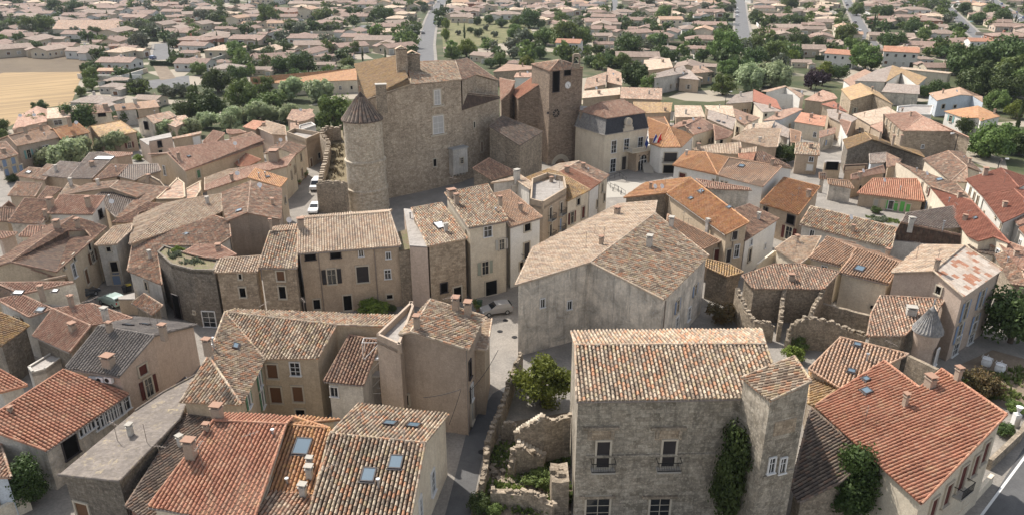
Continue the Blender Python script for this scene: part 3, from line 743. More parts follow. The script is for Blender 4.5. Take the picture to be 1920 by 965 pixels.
H('B5','F','770,385,4.6 1130,445,4.6 1395,425,5.0 1340,345,5.0 1255,235,5.6 815,300,5.6',5,'grey','rub','grey mossy roof of flat worn tiles with tall flues','h1355,395,1.2,.6')
H('B5','F','355,112,2.6 985,190,2.6 935,-20,4.5 505,-25,4.5',3,'red','tan','low orange roofed cottage with bright green shutters on a garden','d595,215,.9,1.7,c x672,222,.9,1.6,v c715,245,.7,1.5,v c775,245,.8,2.0,v c832,250,.7,1.5,v c530,210,.7,1.6,l')
F_('B5','0123456','1045,55,5.2 1200,245,5.2 1390,510 1490,560 1640,520 1790,585 1430,185,6.8',5,'dred','cream','very long dark red smooth roof running beside the white row','k1470,350,.7,.4 v1215,200,.8 h1310,155,.8,.7')
H('A5','F','735,620,5.0 940,750,4.8 1050,850,5.0 1440,985,6.8 1290,825,6.8',5,'old','cream','faded pink narrow roof behind the orange cottage roof','k1130,790,1.4,.9')
H('A5','D','1375,782 1530,936 1875,860 1708,680 1990,800 1960,770',(6.2,7.8),'dred','white','white terraced house with dark brown shutters and brownish red roof, first of the row','h1550,745,1.2,.9 c1415,905,.7,1.9,n c1453,950,.7,1.8,n n1690,690,2',group=None)
HOUSES[-1].fr='B5'
for t in 'c1487,182,.7,1.7,n'.split(): feature(HOUSES[-1],t)
H('B5','D','1532,138 1722,388 2020,250 1830,76 2300,260 2060,90',(6.1,7.7),'dred','white','white terraced house with plain brown roof, second of the row','o1548,290,.4,.4 o1660,330,.5,.5 c1710,410,.6,1.3,c')
H('B5','S','1755,283 1870,412 2100,330 1990,235',(6.0,7.2),'pink','white','small white terraced house with pinkish roof by the lane, third of the row','o1800,390,.7,1.6 o1770,510,1.0,1.8')
H('B5','S','1875,440 2060,640 2260,520 2080,360',(5.6,7.0),'red','white','low white house with orange roof at the lower end of the row','w1880,590,.6,1.4')
H('f','G','695,476 866,524 953,428 793,364',(5.6,None,.8),'tan','cream','higher of two joined tan canal tiled roofs, without a skylight','')
H('f','G','860,556 1131,622 1192,503 956,428',(5.7,None,.8),'tan','cream','cream house with a curved end and tan tiled roof with one skylight','k972,540,1.1,1.0 o1040,745,.5,.5')
F_('f','01234','505,430,5.2 600,362,6 760,362,6 700,470,5.4 640,515,5.2',5,'pale','cream','pale pinkish roof over a cream walled terrace','')
F_('f','012345','385,646,5.0 775,650,5.0 862,555,5.8 640,512,6.0 500,514,6.0 325,575,5.1',5,'old','rub','worn orange and grey roof on the rubble stone house with ruined side walls','')
PG=F_('f','0123,3245','1145,558,8.4 1310,408,8.6 1545,411,10.4 1376,550,10.2 1757,542,9.0 1541,692,8.8',8,'pale','pink','house with cream tiles on one slope and patchwork orange and white tiles on the other','h1388,545,1.2,.5',fm={1:'patch'})
for t in 's1548,765,1.0,2.4,b s1635,700,1.0,2.4,b s1512,888,1.0,2.4,b s1600,835,1.0,2.4,b o1405,655,.8,1.0'.split(): feature(PG,t)
PG.fr='i'
for t in 'm1560,65,1.6,3 m1480,110,1.6,2.6 u1615,60,9'.split(): feature(PG,t)
F_('f','0123456','1012,905,5.6 1215,905,5.6 1275,850 1395,770,6.4 1440,705,7 1085,685,6.9 1035,780',6,'old','rub','low worn roof of flaking tiles in front of the patchwork tiled house','j1250,790,.8,1.0')
H('B4','F','850,800,4.6 1060,895,4.4 1210,852,4.8 1080,780,5.2 860,728,5.4',5,'yel','rub','small fan shaped roof of cream tiles behind the great hall','')
H('B5','F','1650,690,5.0 1800,960,4.6 1960,980,5.2 1890,815,5.6 1740,660,5.6',5,'old','rub','tumbledown pinkish roof behind the patchwork tiled house','')
H('B5','F','1640,515,5.6 1745,665,5.4 1890,818,5.6 1990,860,6 1960,640,6.4',5,'pink','cream','brownish roof with a white verge at the right behind the patchwork roof','')
H('B5','F','1400,600,3.8 1490,660,3.8 1640,690,3.8 1735,655,4.2 1620,520,4.2 1490,560,4.2',4,'dark','grey','sunken dark courtyard roof with two small vents behind the patchwork house','h1510,620,.6,.6 h1610,655,.6,.6')
# ------------------------------------------------------------ middle and left of the old town
def topx(v):      # world -> photograph pixel
    q=v-Vector((0,0,HC)); x=q.x; f=q.y*CTH-q.z*STH; u=q.y*STH+q.z*CTH
    return CX+FPX*x/f, CY-FPX*u/f
T3=H('B2','G','870,675 1840,600 1735,290 880,352',9.1,'pale','tan','long tan three storey house with a dark carved window frame and a pale tiled roof',
  'a990,708,1.3,.8 a1228,690,1.3,.8 w1465,672,.6,.9 w1720,693,.6,.9 s1190,890,1.1,2.1,k c1480,868,1.6,2.3,k w1715,868,.8,1.3 h905,440,1.2,.8 n1480,240,2 u1065,700,9 u1590,660,9')
T3.fr='d'
for t in 'o1738,730,.9,1.4'.split(): feature(T3,t)
T3.fr='e'
for t in 'o35,722,1.1,2.2 o265,688,.8,.6'.split(): feature(T3,t)
H('B2','D','500,805 865,808 872,455 608,475 875,405 648,430',8.3,'mix','stone','tall narrow roof of mottled tiles beside the long tan house','h622,450,1.2,.3')
HOUSES[-1].fr='d'
for t in 'c1540,575,1.0,1.3,n o1550,665,.9,1.7'.split(): feature(HOUSES[-1],t)
H('B2','F','85,850,7.9 492,850,7.9 527,700,8.9 150,725,8.9',8,'pale','stone','low striped cream roof over a stone facade next to the curved bastion','')
HOUSES[-1].fr='d'
for t in 'o1318,578,.4,.7 o1332,665,.8,1.3'.split(): feature(HOUSES[-1],t)
H('B2','F','-75,595,7.9 150,600,8.4 300,690,8.4 140,725,8.2 0,715,8.0 -200,665,7.8',8,'pink','lgrey','pale pinkish flat roof just behind the curved bastion','')
BA=H('s','F','295,474,7.6 320,497,7.8 361,508,7.9 402,509,7.9 412,487,7.8 345,474,7.6 308,462,7.5',7.8,'soil','drub','dark rubble stone bastion with a curved wall and weeds growing on its top','',flat=True,parapet=.25,name='stone_bastion',cat='bastion')
for t in 'a334,582,1.4,3.4 m393,600,1.7,2.2 o365,585,.3,.3'.split(): feature(BA,t)
F_('B1','0123,0145','1215,592,6.6 1703,178,7.8 2075,120,7.8 2085,290,6.8 1545,215,6.8 1265,340,6.0',7,'pale','tan','broad pale roof hipped along a dark diagonal ridge line','')
LR=H('s','F','239,508,5.2 304,534,5.2 296,476 310,460 410,460,6.6 433,444 430,414 400,404 248,461',6,'old','lgrey','long worn brown tile roof behind the bastion ending in a white wall','j282,485,1.0,.4 k350,440,.7,.5')
LR.fr='d'
for t in 'o805,630,.6,1.2'.split(): feature(LR,t)
G6=F_('B2','0123,3245','150,115,7.3 205,375,7.3 400,295,8.4 430,2,8.4 712,357,7.2 718,72,7.2',7,'old','brown','gabled house with flaking brown tiles and a grey gable beside the steep lane','k325,280,1.1,.8')
for t in 'o745,245,.7,1.4 o775,230,.7,1.6 o750,90,.7,1.6'.split(): feature(G6,t)
H('A2','F','405,765,7.8 710,857,7.4 775,780,7.6 475,682,8.4',7,'org','ochre','ribbed brownish red roof at the corner of the steep lane','v510,770,.9 k590,765,.6,.5')
G8=H('A2','F','0,890,6.2 405,765,6.9 478,682,6.9 590,702,6.6 768,662,6.6 855,545,7.4 700,600,7.2 400,668,7.0 0,838,6.6',7,'pink','cream','long bent pink roof following the lane below the round tower','')
for t in 'c842,690,.7,1.6,n c812,740,.6,1.6,n'.split(): feature(G8,t)
G9=F_('A2','0123,1452','555,547,6.2 712,495,7.2 780,425,7.2 610,480,6.2 855,552,6.2 950,477,6.2',7,'old','cream','cream house with mossy tiles and a huge square chimney on the lane','h650,590,1.5,2.0')
for t in 'o900,575,.8,1.5 c912,722,.8,1.7,n'.split(): feature(G9,t)
H('A2','F','850,550,6.0 800,655,6.0 765,655,6.1 820,545,6.6',6,'red','cream','tiny bright orange end roof above the cream lane facade','')
TR_=H('A2','F','770,372,5.8 950,440,5.8 1087,378,5.8 845,337,5.8',6,'flat','tan','tan house with white parapet roof terrace near the round tower','',flat=True,parapet=.9,name='terrace_house')
for t in 'o1070,560,1.1,1.3 d1000,655,.9,1.9,n'.split(): feature(TR_,t)
G11=H('A1','G','1735,705 2475,455 2420,375 1570,540',(5.6,None,.75),'pink','ochre','long pink tiled house with a grey gable and a stout chimney','h1680,600,1.2,.5 k1770,572,.7,.4 k1150,500,.1,.1'.replace(' k1150,500,.1,.1',''))
for t in 'w1545,700,.8,2 c1860,730,.9,1.5,g'.split(): feature(G11,t)
H('A2','S','-20,437 92,447 190,352 80,326',(5.2,6.6),'pink','brown','red roofed small gable house behind the long pink tiled house','')
H('A2','F','205,318,5.2 210,352,5.0 250,362,5.0 390,345,5.4 330,320,5.6',5,'pink','tan','thin strip of pink roof left of the two tone gable','')
H('A2','F','240,402,4.8 275,412,4.8 490,372,5.2 440,340,5.8',5,'old','tan','slim brown roof tucked above the long pink tiled house','')
H('A2','F','352,290,5.4 475,318,5.2 570,240,6.4 455,226,6.4',6,'red','tan','little dark orange roof joined to a pale pink one','')
F_('A2','0123,124','472,292,5.2 630,362,6.2 752,285,6.2 575,234,5.6 765,370,5.4',6,'pale','pink','pale pink roofed house with a brick coloured side','')
H('A2','F','232,607,3.6 335,668,3.6 400,662,3.8 530,600,5.0 388,543,5.2',5,'red','grey','patched red roof sunk in a yard among the pink roofs','')
H('A2','F','0,770,3.8 0,850,3.4 240,760,3.6 395,670,5 230,690,5',5,'pale','tan','dull low lean-to roof below the patched red roof','')
H('A2','F','765,215,4.6 870,245,4.4 960,228,4.6 1035,190,5.4 990,118,6.2 850,152,6.2',6,'brn','tan','collapsing brownish red roof at the foot of the big green tree','')
H('A2','F','880,335,4.2 1040,282,4.2 1000,255,4.2 885,285,4.2',4,'flat','white','small white roof terrace with railing','',flat=True,parapet=.3,name='terrace_house')
H('A2','F','800,330,4.8 882,330,4.8 880,255,4.8 800,250,4.8',5,'brn','brick','little brick block next to the small white terrace','')
# left middle
T20=H('B1','S','455,302 868,308 985,142 560,130',(5.8,7.2),'pink','white','pink tiled roof above a white gable with one dark window','h440,235,1.3,.9 h835,240,1.5,.7 a940,305,1.1,1.4'.replace('h440,235','h480,240'))
_V,_f=geom('B1','G','530,850 1000,430 690,330 100,757',(7.0,None,.7))      # the front slope is rebuilt as a ring round the collapsed hole
def pxs(V): return ' '.join('%.3f,%.3f,%.4f'%((*(lambda q:(q[0],q[1]))(topx(v)),v.z)) for v in V)
def fs_(fr,t): return ' '.join('%.3f,%.3f'%s(fr,*[float(c) for c in q.split(',')]) for q in t.split())
RC=H('s','F:0154,1265,2376,3047,3298',pxs(_V[:4])+' '+fs_('B1','650,532 855,522 800,458 635,462')+' '+pxs([_V[5],_V[4]])[0:],7,'brn','ochre','house with a collapsed hole in its rusty brown tile roof','')
RC.fr='B1'
for t in 'h735,437,1.2,.6 h540,440,1.0,.8'.split(): feature(RC,t)
for t in 's865,705,1.1,1.6,n w690,835,.9,2.0 o690,715,.6,.9 o835,610,.9,1.2 o595,795,.5,.8 d812,890,1.0,2.2,n'.split(): feature(RC,t)
T24=F_('B1','01234','885,602,6.4 1092,590,6.4 1232,460,6.4 1240,400,6.8 1065,430,7.0',7,'pale','lgrey','thin tall pale house with a small upper window and flaking whitewash','')
for t in 'o1020,635,.6,.7 o1075,810,1.0,2.0'.split(): feature(T24,t)
T24.fr='d'
for t in 'd648,630,1.1,1.9,b'.split(): feature(T24,t)
H('B1','F','1050,388,5.6 1255,386,5.6 1300,300,5.8 1540,218,6.6 1380,200,6.6 1300,250,6.4',6,'brn','tan','striped dark roof wedged left of the broad pale hipped roof','')
F_('B1','0123,1452','550,135,5.2 1030,62,6.6 1112,-5,6.6 820,28,5.6 1290,152,5.4 1485,52,5.6',6,'old','tan','wide brown mossy double roof in the thick of the left quarter','')
H('B1','F','900,132,5.6 1000,260,5.2 1085,340,4.8 1280,152,5.4 1032,64,6.4',6,'grey','tan','grey worn roof continuing from the mossy double roof','')
H('B1','F','1085,338,4.8 1110,345,4.8 1400,200,6.0 1600,55,6.6 1485,52,6.0 1290,150,5.4',6,'old','ochre','pale sloping strip of roof beside the tan parapet walls','')
H('B1','F','1455,170,6.4 1700,165,6.4 1740,150,6.4 1730,20,6.4 1665,-30,6.4 1510,122,6.4',6,'old','ochre','tan walled block with irregular stepped parapet','',flat=True,parapet=.12,name='terrace_house')
H('B1','F','1735,170,5.8 1830,168,5.8 1885,85,5.8 1880,-3,5.8 1730,80,5.8',6,'old','ochre','small tan yard block against the stepped tan parapet','',flat=True,parapet=.12,name='terrace_house')
H('A1','S','1270,790,4.6 1545,855,4.6 1500,800,5.4 1380,737,5.6',5,'pale','tan','rounded pale pinkish roof with a white rim')
H('A1','F','1100,752,5.2 1265,795,4.8 1380,738,5.2 1510,705,5.4 1480,640,6.2 1200,650,6.2',6,'grey','tan','broad grey striped roof under the grey gable','')
H('A1','F','875,795,5.0 1100,755,5.2 1200,652,6.2 1040,645,6.2',6,'brn','tan','rust coloured roof beside the large violet grey one','')
H('A1','F','400,748,5.0 640,772,4.9 760,632,6.3 565,616,6.3',6,'grey','tan','smaller of two violet grey tiled roofs, joined on its right to the larger','')
H('A1','F','640,774,5.2 862,777,5.0 1075,568,6.6 960,532,6.8 842,535,6.8',6,'grey','tan','larger violet grey tiled roof with one white sheet of rooflight','k980,590,3.6,1.6,plastic_white') 
H('A1','F','1090,575,5.0 1240,552,5.0 1240,535,5.6 980,525,5.6',5,'pink','brown','narrow porch roof on posts behind the violet grey roof','')
H('A1','F','150,748,4.2 300,778,4.2 380,750,4.6 410,685,5.4 270,672,5.4',5,'old','tan','little worn roof with a rooflight near the plane trees','k275,720,1.2,.6,plastic_white')
H('A1','F','302,775,4.6 422,792,4.6 515,652,5.8 440,643,5.8',5,'old','tan','small brownish roof second from the left behind the striped red ones','')
H('A1','S','72,935 330,948 402,822 165,808',(4.4,5.8),'old','tan','striped brownish red roof at the left end of the inner lane','')
H('A1','F','352,962,4.4 480,948,4.4 580,870,5.4 440,850,5.6',5,'brn','tan','dark red mottled roof joined to the striped brownish one','')
H('B1','S','78,382 390,402 522,175 230,163',(5.0,6.4),'brn','grey','weathered dark red and grey striped roof left of the pink tiled roof','h430,330,.9,.5')
H('B1','F','-60,375,4.2 75,378,4.2 150,252,5.2 0,248,5.4',5,'brn','tan','dusky striped roof at the left edge of the photo','')
H('B1','F','15,248,4.6 150,248,4.6 145,235,4.8 82,188,5.8',5,'pink','tan','tiny peaked roof with rusty tiles at the left edge','')
H('B1','F','395,398,4.4 455,395,4.4 470,320,4.6 400,300,5.0',5,'pale','ochre','tiny flat ochre turret house against the pink tiled roof','')
H('B1','F','560,130,4.8 900,128,4.9 905,105,5.2 660,25,5.8 640,20,5.8',5,'pale','white','pale roof with a long white verge behind the pink tiled roof','j668,40,1.1,.5')
H('B1','F','0,545,4.6 145,500,4.6 165,480,4.8 -60,470,5.2',5,'pink','pink','faded pink rendered house cut by the left edge of the photo','')
H('B1','F','175,515,4.2 330,520,4.2 500,445,4.6 430,420,5.0 270,420,5.0',5,'pink','cream','pale orange low roof left of the collapsed roof','')
BIGP=H('B6','F:01276,2345','-30,310,5.8 275,473,5.8 495,394,6.4 845,552,6.0 1245,482,6.4 860,346,7.2 692,147,7.6 -40,150,7.4',7,'brn','lgrey','huge faded red roof with two rooflights, white frames and tall thin aerials','k180,248,1.2,.6,zinc k385,408,.9,.7 k525,232,.7,.5,plastic_white h400,285,1.3,.5 h680,380,1.3,.5 n160,420,3.2 n700,490,3.6 j1000,510,1.5,.6')
BIGP.roof.data.materials[0]=MAT['Rpink']
H('B6','S','310,640 656,797 852,552 497,394',(5.2,6.8),'red','drub','square dark red corrugated roof below the huge faded red one','')
HOUSES[-1].roof.data.materials[0]=MAT['Rpink']
H('B6','F','0,745,5.4 275,550,5.4 0,428,6.6 -150,560,6.6',6,'yel','drub','mossy roof cut by the left edge above a dark yard','')
H('g','F','0,295,4.6 152,255,4.4 0,168,5.4 -120,230,5.4',5,'red','lgrey','faded orange corner roof at the left edge above the long orange roof','')
H('B6','F','325,143,6.0 640,140,5.6 620,85,6.6 520,105,6.6',6,'pale','tan','small striped roof tip just behind the huge faded red roof','')
H('B6','F','345,965,3.2 430,965,3.2 660,800,3.2 560,765,3.2 260,945,3.2'.replace('345,965,3.2 ','300,1000,3.2 '),3,'flat','lgrey','low concrete terrace between the square red roof and the corrugated house','',flat=True,parapet=.2,name='terrace_house')
H('B6','S','1238,332 1428,445 1530,365 1350,252',(2.6,3.6),'old','drub','little tiled canopy roof over a porch by the foot of the bastion','')
H('B6','F','1112,300,2.4 1268,300,2.4 1262,238,2.4 1105,280,2.4',2,'flat','tan','low tan garage block where the pale green car is parked','',flat=True,name='garage')
# behind the tan house: centre row
T1=H('B3','F','168,610,9.4 545,535,9.4 305,205,11.0 15,255,11.0',9.5,'mix','stone','roof with one clear panel on the stone house with a pale vertical scar','k285,420,1.3,1.8,plastic_white j190,180,.1,.1'.replace(' j190,180,.1,.1',''))
T1.fr='e'
for t in 'a562,640,1.0,1.4 o637,690,1.2,2.4 h0,0,1,1'.split()[:2]: feature(T1,t)
H('B3','F','0,600,9.0 168,612,9.2 20,262,9.2 -55,255,9.0',9,'flat','pink','narrow light well wall with white panels left of the clear panel roof','',flat=True)
T2=H('B3','S','555,435 925,368 735,30 330,110',(10.9,12.6),'mix','cream','tallest cream house of the central row with ragged mixed tiles','h395,140,.8,1.1 h440,215,1.3,.6 n410,70,1.8 h850,230,1.2,.5')
for t in 'w732,470,1.2,1.5 s862,590,.8,1.5,l s708,808,1.0,1.9,y'.split(): feature(T2,t)
T2.fr='e'
for t in 'o822,680,1.8,2.2 u693,640,10 u905,500,10'.split(): feature(T2,t)
T2b=H('B3','S','935,432 1245,335 940,85 785,118',(9.6,11.6),'tan','white','white house with a tidy tan roof and a black iron balcony','')
for t in 'o1102,430,1.2,1.1 b1095,645,1.1,2.4,k o1045,790,.7,1.2'.split(): feature(T2b,t)
T2c=H('B3','F','1130,215,9.2 1250,245,9.2 1470,110,9.2 1450,0,9.2 1290,-35,9.2 1145,20,9.2',9.2,'flat','tan','tan house with roof terrace, stone balustrade and four small balconies','',flat=True,parapet=.9,name='terrace_house')
for t in 'b1318,300,.8,1.9,k b1418,250,.8,1.9,k b1318,460,.8,2.0,k b1412,400,.8,2.0,b'.split(): feature(T2c,t)
H('A3','F','760,820,9.6 1000,790,9.6 1130,880,9.8 1140,810,10.2 1040,745,10.6',9.6,'pale','lgrey','whitewashed wall block with thin tiled top behind the tan terrace house','j1005,790,1.6,.9')
T2d=H('A3','F','1485,985,8.0 1695,882,8.0 1400,715,9.4 1295,690,9.6 1080,775,9.4',9,'yel','cream','cream house with mossy yellowish roof and dark red shutters','v1365,800,.8')
T2d.fr='B3'
for t in 'o1580,190,.9,1.1 s1520,340,.9,2.0,r c1625,290,.9,2.0,r'.split(): feature(T2d,t)
T2e=H('A3','F','1695,880,7.6 1790,812,7.6 1560,670,9.0 1405,712,9.0',8,'red','white','narrow white house with orange striped roof near the square','h1475,720,.9,.8')
T2e.fr='B3'
for t in 'o1755,210,.6,1.4'.split(): feature(T2e,t)
T2f=H('A3','F','1790,812,7.6 1870,745,7.6 1590,612,9.0 1500,668,9.0',8,'old','cream','cream end house of the row with flaking roof facing the square','')
for t in 'o1805,860,.7,1.6 o1822,950,.8,1.5'.split(): feature(T2f,t)
H('A3','F','1290,690,8.4 1400,712,8.6 1590,612,9.2 1400,640,8.6',9,'pale','tan','smooth pale roof edge in front of the church door','')
# upper left quarter
N1=H('A1','S','0,602 172,553 55,430 -40,445',(5.0,6.2),'old','ochre','yellow house with pale blue shutters at the far left','')
for t in 'c40,632,1.0,1.5,b c122,608,1.0,1.4,b c62,718,1.0,1.5,b c135,690,1.0,1.5,b c195,680,.9,1.5,b'.split(): feature(N1,t)
N2=H('A1','G','160,473 565,386 455,284 75,378',5.4,'tan','pink','long pale pink house with brown roof beside the plane trees','h150,365,1.0,.6 h385,312,.8,.6 h240,330,.7,.6')
for t in 's270,545,.8,1.9,t w428,490,1.2,1.2'.split(): feature(N2,t)
N3=H('A1','G','572,405 842,343 730,254 500,310',5.2,'org','ochre','yellowish house with bright orange roof and big chimney','h655,265,1.4,.7')
for t in 's693,400,.9,1.2,l s782,395,.8,1.6,l'.split(): feature(N3,t)
H('A1','S','437,216 640,200 745,90 440,118',(4.8,6.2),'pale','cream','cream house with pale pink roof behind the large dark tree','w545,250,1.8,1.2 c470,255,.8,1.0,c')
F_('A1','0123,124','115,308,4.4 440,240,4.8 345,95,6.6 170,190,5.6 440,125,5.2',5,'pink','pink','dark pink hipped roof at the edge of the wheat field','')
H('A1','S','860,166 1055,150 1010,85 745,78',(4.6,6.0),'brn','cream','brown roofed house behind the large dark tree','h990,105,.6,1.2 a955,175,1.8,1.0')
H('A1','S','1085,140 1285,122 1262,62 1065,80',(4.4,5.8),'tan','lgrey','grey house with striped tan roof and skylight behind the dark trees','k1160,110,.7,.4')
H('A1','S','1280,126 1498,104 1455,38 1262,58',(4.4,5.8),'tan','tan','long tan roof with a white chimney behind the dark trees','j1270,75,1.2,.8')
H('A1','F','820,305,4.4 930,385,4.2 1110,372,4.6 1290,340,4.6 1125,232,6.2 850,285,6.0',5,'patch','tan','wide roof blotched with moss and bare patches above the plane trees','h1090,235,.8,.8')
HOUSES[-1].roof.data.materials[0]=MAT['Ryel']
N9=F_('A1','0123,1452','1275,213,4.4 1368,190,5.4 1590,142,5.4 1480,165,4.4 1440,262,4.2 1660,190,4.2',5,'old','grey','dark stone barn with a black opening behind the plane trees','')
feature(N9,'a1372,278,1.4,2')
H('A1','F','1500,240,4.0 1645,295,3.8 1785,225,4.2 1738,180,5.4 1600,195,5.2',5,'old','tan','low brown roof joined to the dark stone barn','')
N11=H('A1','F','1305,405,4.6 1395,465,4.6 1400,425,4.6 1612,385,4.6 1598,345,4.8 1390,392,4.8',5,'flat','pink','pinkish stone house front with a flat top and one dark window','',flat=True,name='terrace_house')
for t in 'a1497,452,.9,1.4 o1503,520,.9,.7'.split(): feature(N11,t)
H('A1','F','1615,405,3.4 1800,372,3.4 1890,350,3.4 1888,330,3.6 1610,390,3.6',3,'old','ochre','long ochre garden wall with a whitewashed bay','c1845,425,2.2,2.4,w',name='garden_wall',cat='wall')
# right of the church
E=lambda pts,z,r,w,l,ex='',fr='A4',typ='F',**k: H(fr,typ,pts,z,r,w,l,ex,**k)
E('180,165,5.0 530,155,5.0 545,62,6.2 175,55,6.2',5,'yel','tan','ochre yellow tiled roof directly right of the town hall roof','h475,140,.6,.6')
E('570,200,5.0 852,198,5.0 812,92,6.2 562,88,6.2',5,'pale','tan','long pale brown striped roof, left of its two neighbours, behind the round corner house','')
E('870,125,5.0 1130,202,4.9 1108,92,6.2 842,90,6.2',5,'pale','tan','pale striped roof joined above the grey slab roof','')
E('868,212,4.6 1110,318,4.6 1142,215,5.6 882,128,5.8',5,'grey','tan','grey slab roof with two small skylights behind the tan gable','k975,240,1.0,.4 k1025,255,.8,.3')
E('1137,215,4.8 1222,272,4.6 1367,206,5.0 1115,115,6.2',5,'brn','cream','brown roof with satellite dish on a cream house','q1175,250 o1155,318,1.0,1.4')
E('745,366 968,300 820,210 660,280',4.8,'pink','cream','cream gable house with faded orange roof and a tall black chimney','h655,270,.6,.9 k790,310,.8,.5 o885,425,.7,1.1 o915,412,.7,1.1 o770,448,.6,1 o802,440,.6,1',typ='G')
E('945,418,4.2 1065,392,4.2 1112,345,5 930,270,5.4',5,'pink','cream','lower orange annex of the cream gable house','o1000,435,.9,1.2')
E('1095,408,4.6 1440,485,4.6 1530,480,4.6 1562,310,5.8 1290,303,5.8',5,'pale','tan','large mottled white and pink tiled roof','')
E('1190,335,4.8 1290,303,5.0 1470,300,5.0 1505,233,6.0 1250,270,6.0',5,'pale','tan','smooth pale roof just behind the large mottled one','')
E('1555,370,4.0 1635,397,4.0 1642,310,4.8 1505,240,5.4 1500,300,4.8',5,'grey','grey','grey weathered curved roof, upper of a broken pair','')
E('1655,440,3.8 1738,442,3.8 1752,342,4.8 1645,312,4.8',5,'tan','tan','short striped roof, lower of a broken pair','')
E('725,500,5.2 860,532,5.0 1160,548,5.0 1325,530,5.0 1332,480,5.6 1190,500,5.8 1182,438,6.2 900,462,6.0',5,'pale','tan','bleached pink and white roof behind the white gabled house','h787,500,1.0,.7 h1170,560,1.5,.5')
E('1170,585,5.0 1300,610,5.0 1322,533,5.8 1165,545,5.8',5,'red','tan','small plain orange roof at the back of the white gabled house','')
E('1300,612,4.6 1570,665,4.4 1650,660,4.6 1380,520,6.0 1322,530,5.8',5,'brn','tan','ragged dark brown roof left of the round dark tree','')
E13=E('1690,547,4.4 1925,560,4.4 1925,442,5.6 1702,440,5.6',5,'mix','tan','tan cottage with striped roof right of the round dark tree','w1845,595,.9,1.0 d1830,670,1.4,1.4,w v1750,430,1')
E('235,570,4.4 385,560,4.4 385,500,5.6 290,520,5.8',5,'grey','tan','dull grey roof with a tan gable left of the dark red roofs','',fr='c')
E('385,555,4.4 540,600,4.4 515,548,5.4 388,490,6.2',5,'dred','tan','dark orange roof with chimney patched by a grey strip','',fr='c')
E('440,615,4.0 560,610,4.0 530,590,4.6 385,560,4.8',5,'grey','cream','low grey edge roof in front of the dark orange patched one','o455,632,.7,.8',fr='c')
F_('c','0123,145','430,500,4.6 560,470,6.0 570,475,6.0 470,505,4.4 645,538,4.6 672,522,4.6'.replace('0123,145','0123,1452'),5,'old','white','white walled house with a low brown roof in the east quarter','o560,568,.5,.5')
E('665,548,4.4 760,560,4.3 850,540,4.4 830,515,5.2 768,494,5.6',5,'pink','tan','rosy roof with a small chimney right of the white walled house','h745,525,.6,.5',fr='c')
E('440,662,4.6 540,655,4.6 660,600,5.0 620,590,5.4 560,600,5.4',5,'pink','blue','long pink roof on a blue grey wall','',fr='c')
E('610,668,4.2 780,695,4.2 788,640,5.2 650,615,5.2',5,'red','cream','bright orange striped roof by the blue grey wall','',fr='c')
E('760,572,5.2 830,555,5.8 905,615,4.6 850,600,4.6',5,'dred','tan','little deep red roof in front of the stone gable house','',fr='c')
E('790,600,5.2 845,600,5.2 960,650,4.8 900,690,4.8 800,640,5',5,'grey','tan','long grey roof slope in front of the stone gable house','',fr='c')
E20=F_('c','0123,3245','868,490,4.8 920,552,4.8 1045,515,6.2 975,455,6.2 1155,574,4.6 1080,508,4.6',5,'yel','stone','stone house with a broad mossy gabled roof in the east quarter','')
E('310,172,4.6 480,272,4.4 600,240,4.8 600,170,5.2 745,165,5.0 640,100,5.8',5,'pale','tan','smooth pink and grey roofs in front of the white boundary wall','h420,200,.9,.1',fr='A5')
E('475,280,4.2 595,350,4.0 600,240,4.8',5,'pink','tan','pink triangular roof beside the long cream facade','',fr='A5')
E('725,160,3.6 870,175,3.6 1045,188,3.6 1070,100,3.6 860,97,3.6 730,110,3.6',3,'flat','white','plain white flat roofed building in the east quarter','',fr='A5',flat=True,parapet=.4)
E22=F_('A5','0321,034,345','780,328,6.2 610,177,6.2 900,150,7.6 965,192,7.8 1245,332,6.0 1405,390,5.6',6,'pink','stone','large hall with hipped pink roof and a long blank brown wall','')
E22.fr='A5'
for t in 'o635,245,.6,1.3 o672,278,.6,1.3 o708,310,.6,1.3 o745,340,.6,1.3 o620,340,.8,1.6 o655,360,.6,1 w968,475,.6,.8'.split(): feature(E22,t)
E23=F_('A5','0123,3245','1170,143,4.2 1362,207,4.2 1495,205,4.3 1490,92,5.8 1512,236,4.1 1705,190,4.4',5,'org','white','white house with rusty orange hipped roof and turquoise shutters','s1235,215,1.2,1.6,t h1640,170,1.0,.5')
E24=F_('c','0123,2345','1350,512,4.8 1395,553,4.8 1525,520,6.0 1520,478,6.2 1645,560,4.6 1645,530,4.8',5,'tan','blue','pale blue gabled house beside the great dark trees','o1428,585,1.2,1.2 o1492,585,1.2,.8 w1370,530,.7,1')
E25=F_('A5','0123,3245','260,500,5.6 222,412,5.6 430,345,7.0 492,410,7.0 990,577,4.8 940,520,4.8',5,'yel','drub','long dark gabled barn with ragged lichen roof and white left wall','h690,440,1.3,.5 h765,430,1.1,.5 h570,385,.9,.4')
E26=F_('A5','0123,2453,126','978,592,4.8 1232,802,4.8 1385,662,6.2 1212,517,6.2 1522,715,4.8 1335,527,4.8 1390,812,4.6',5,'old','cream','broad mottled pink hipped roof near the round leafy trees','')
E('300,785,3.6 500,740,3.8 620,720,4.0 600,655,5.0 480,690,5.0 300,740,4.6',4,'pink','tan','low pinkish roof in front of the dark gabled barn','',fr='A5')
E('475,635,4.0 620,625,4.0 630,532,5.4 470,548,5.2',4,'grey','blue','little grey roof with pale blue side beneath the dark barn','',fr='A5')
E('635,670,4.0 735,650,4.0 770,600,4.6 630,535,5.4',4,'brn','tan','small rusty roof leaning on the little grey roof','',fr='A5')
E('225,700,3.4 440,690,3.4 450,642,4.4 235,652,4.4',4,'old','tan','low shed roof at the foot of the dark barn','',fr='A5')
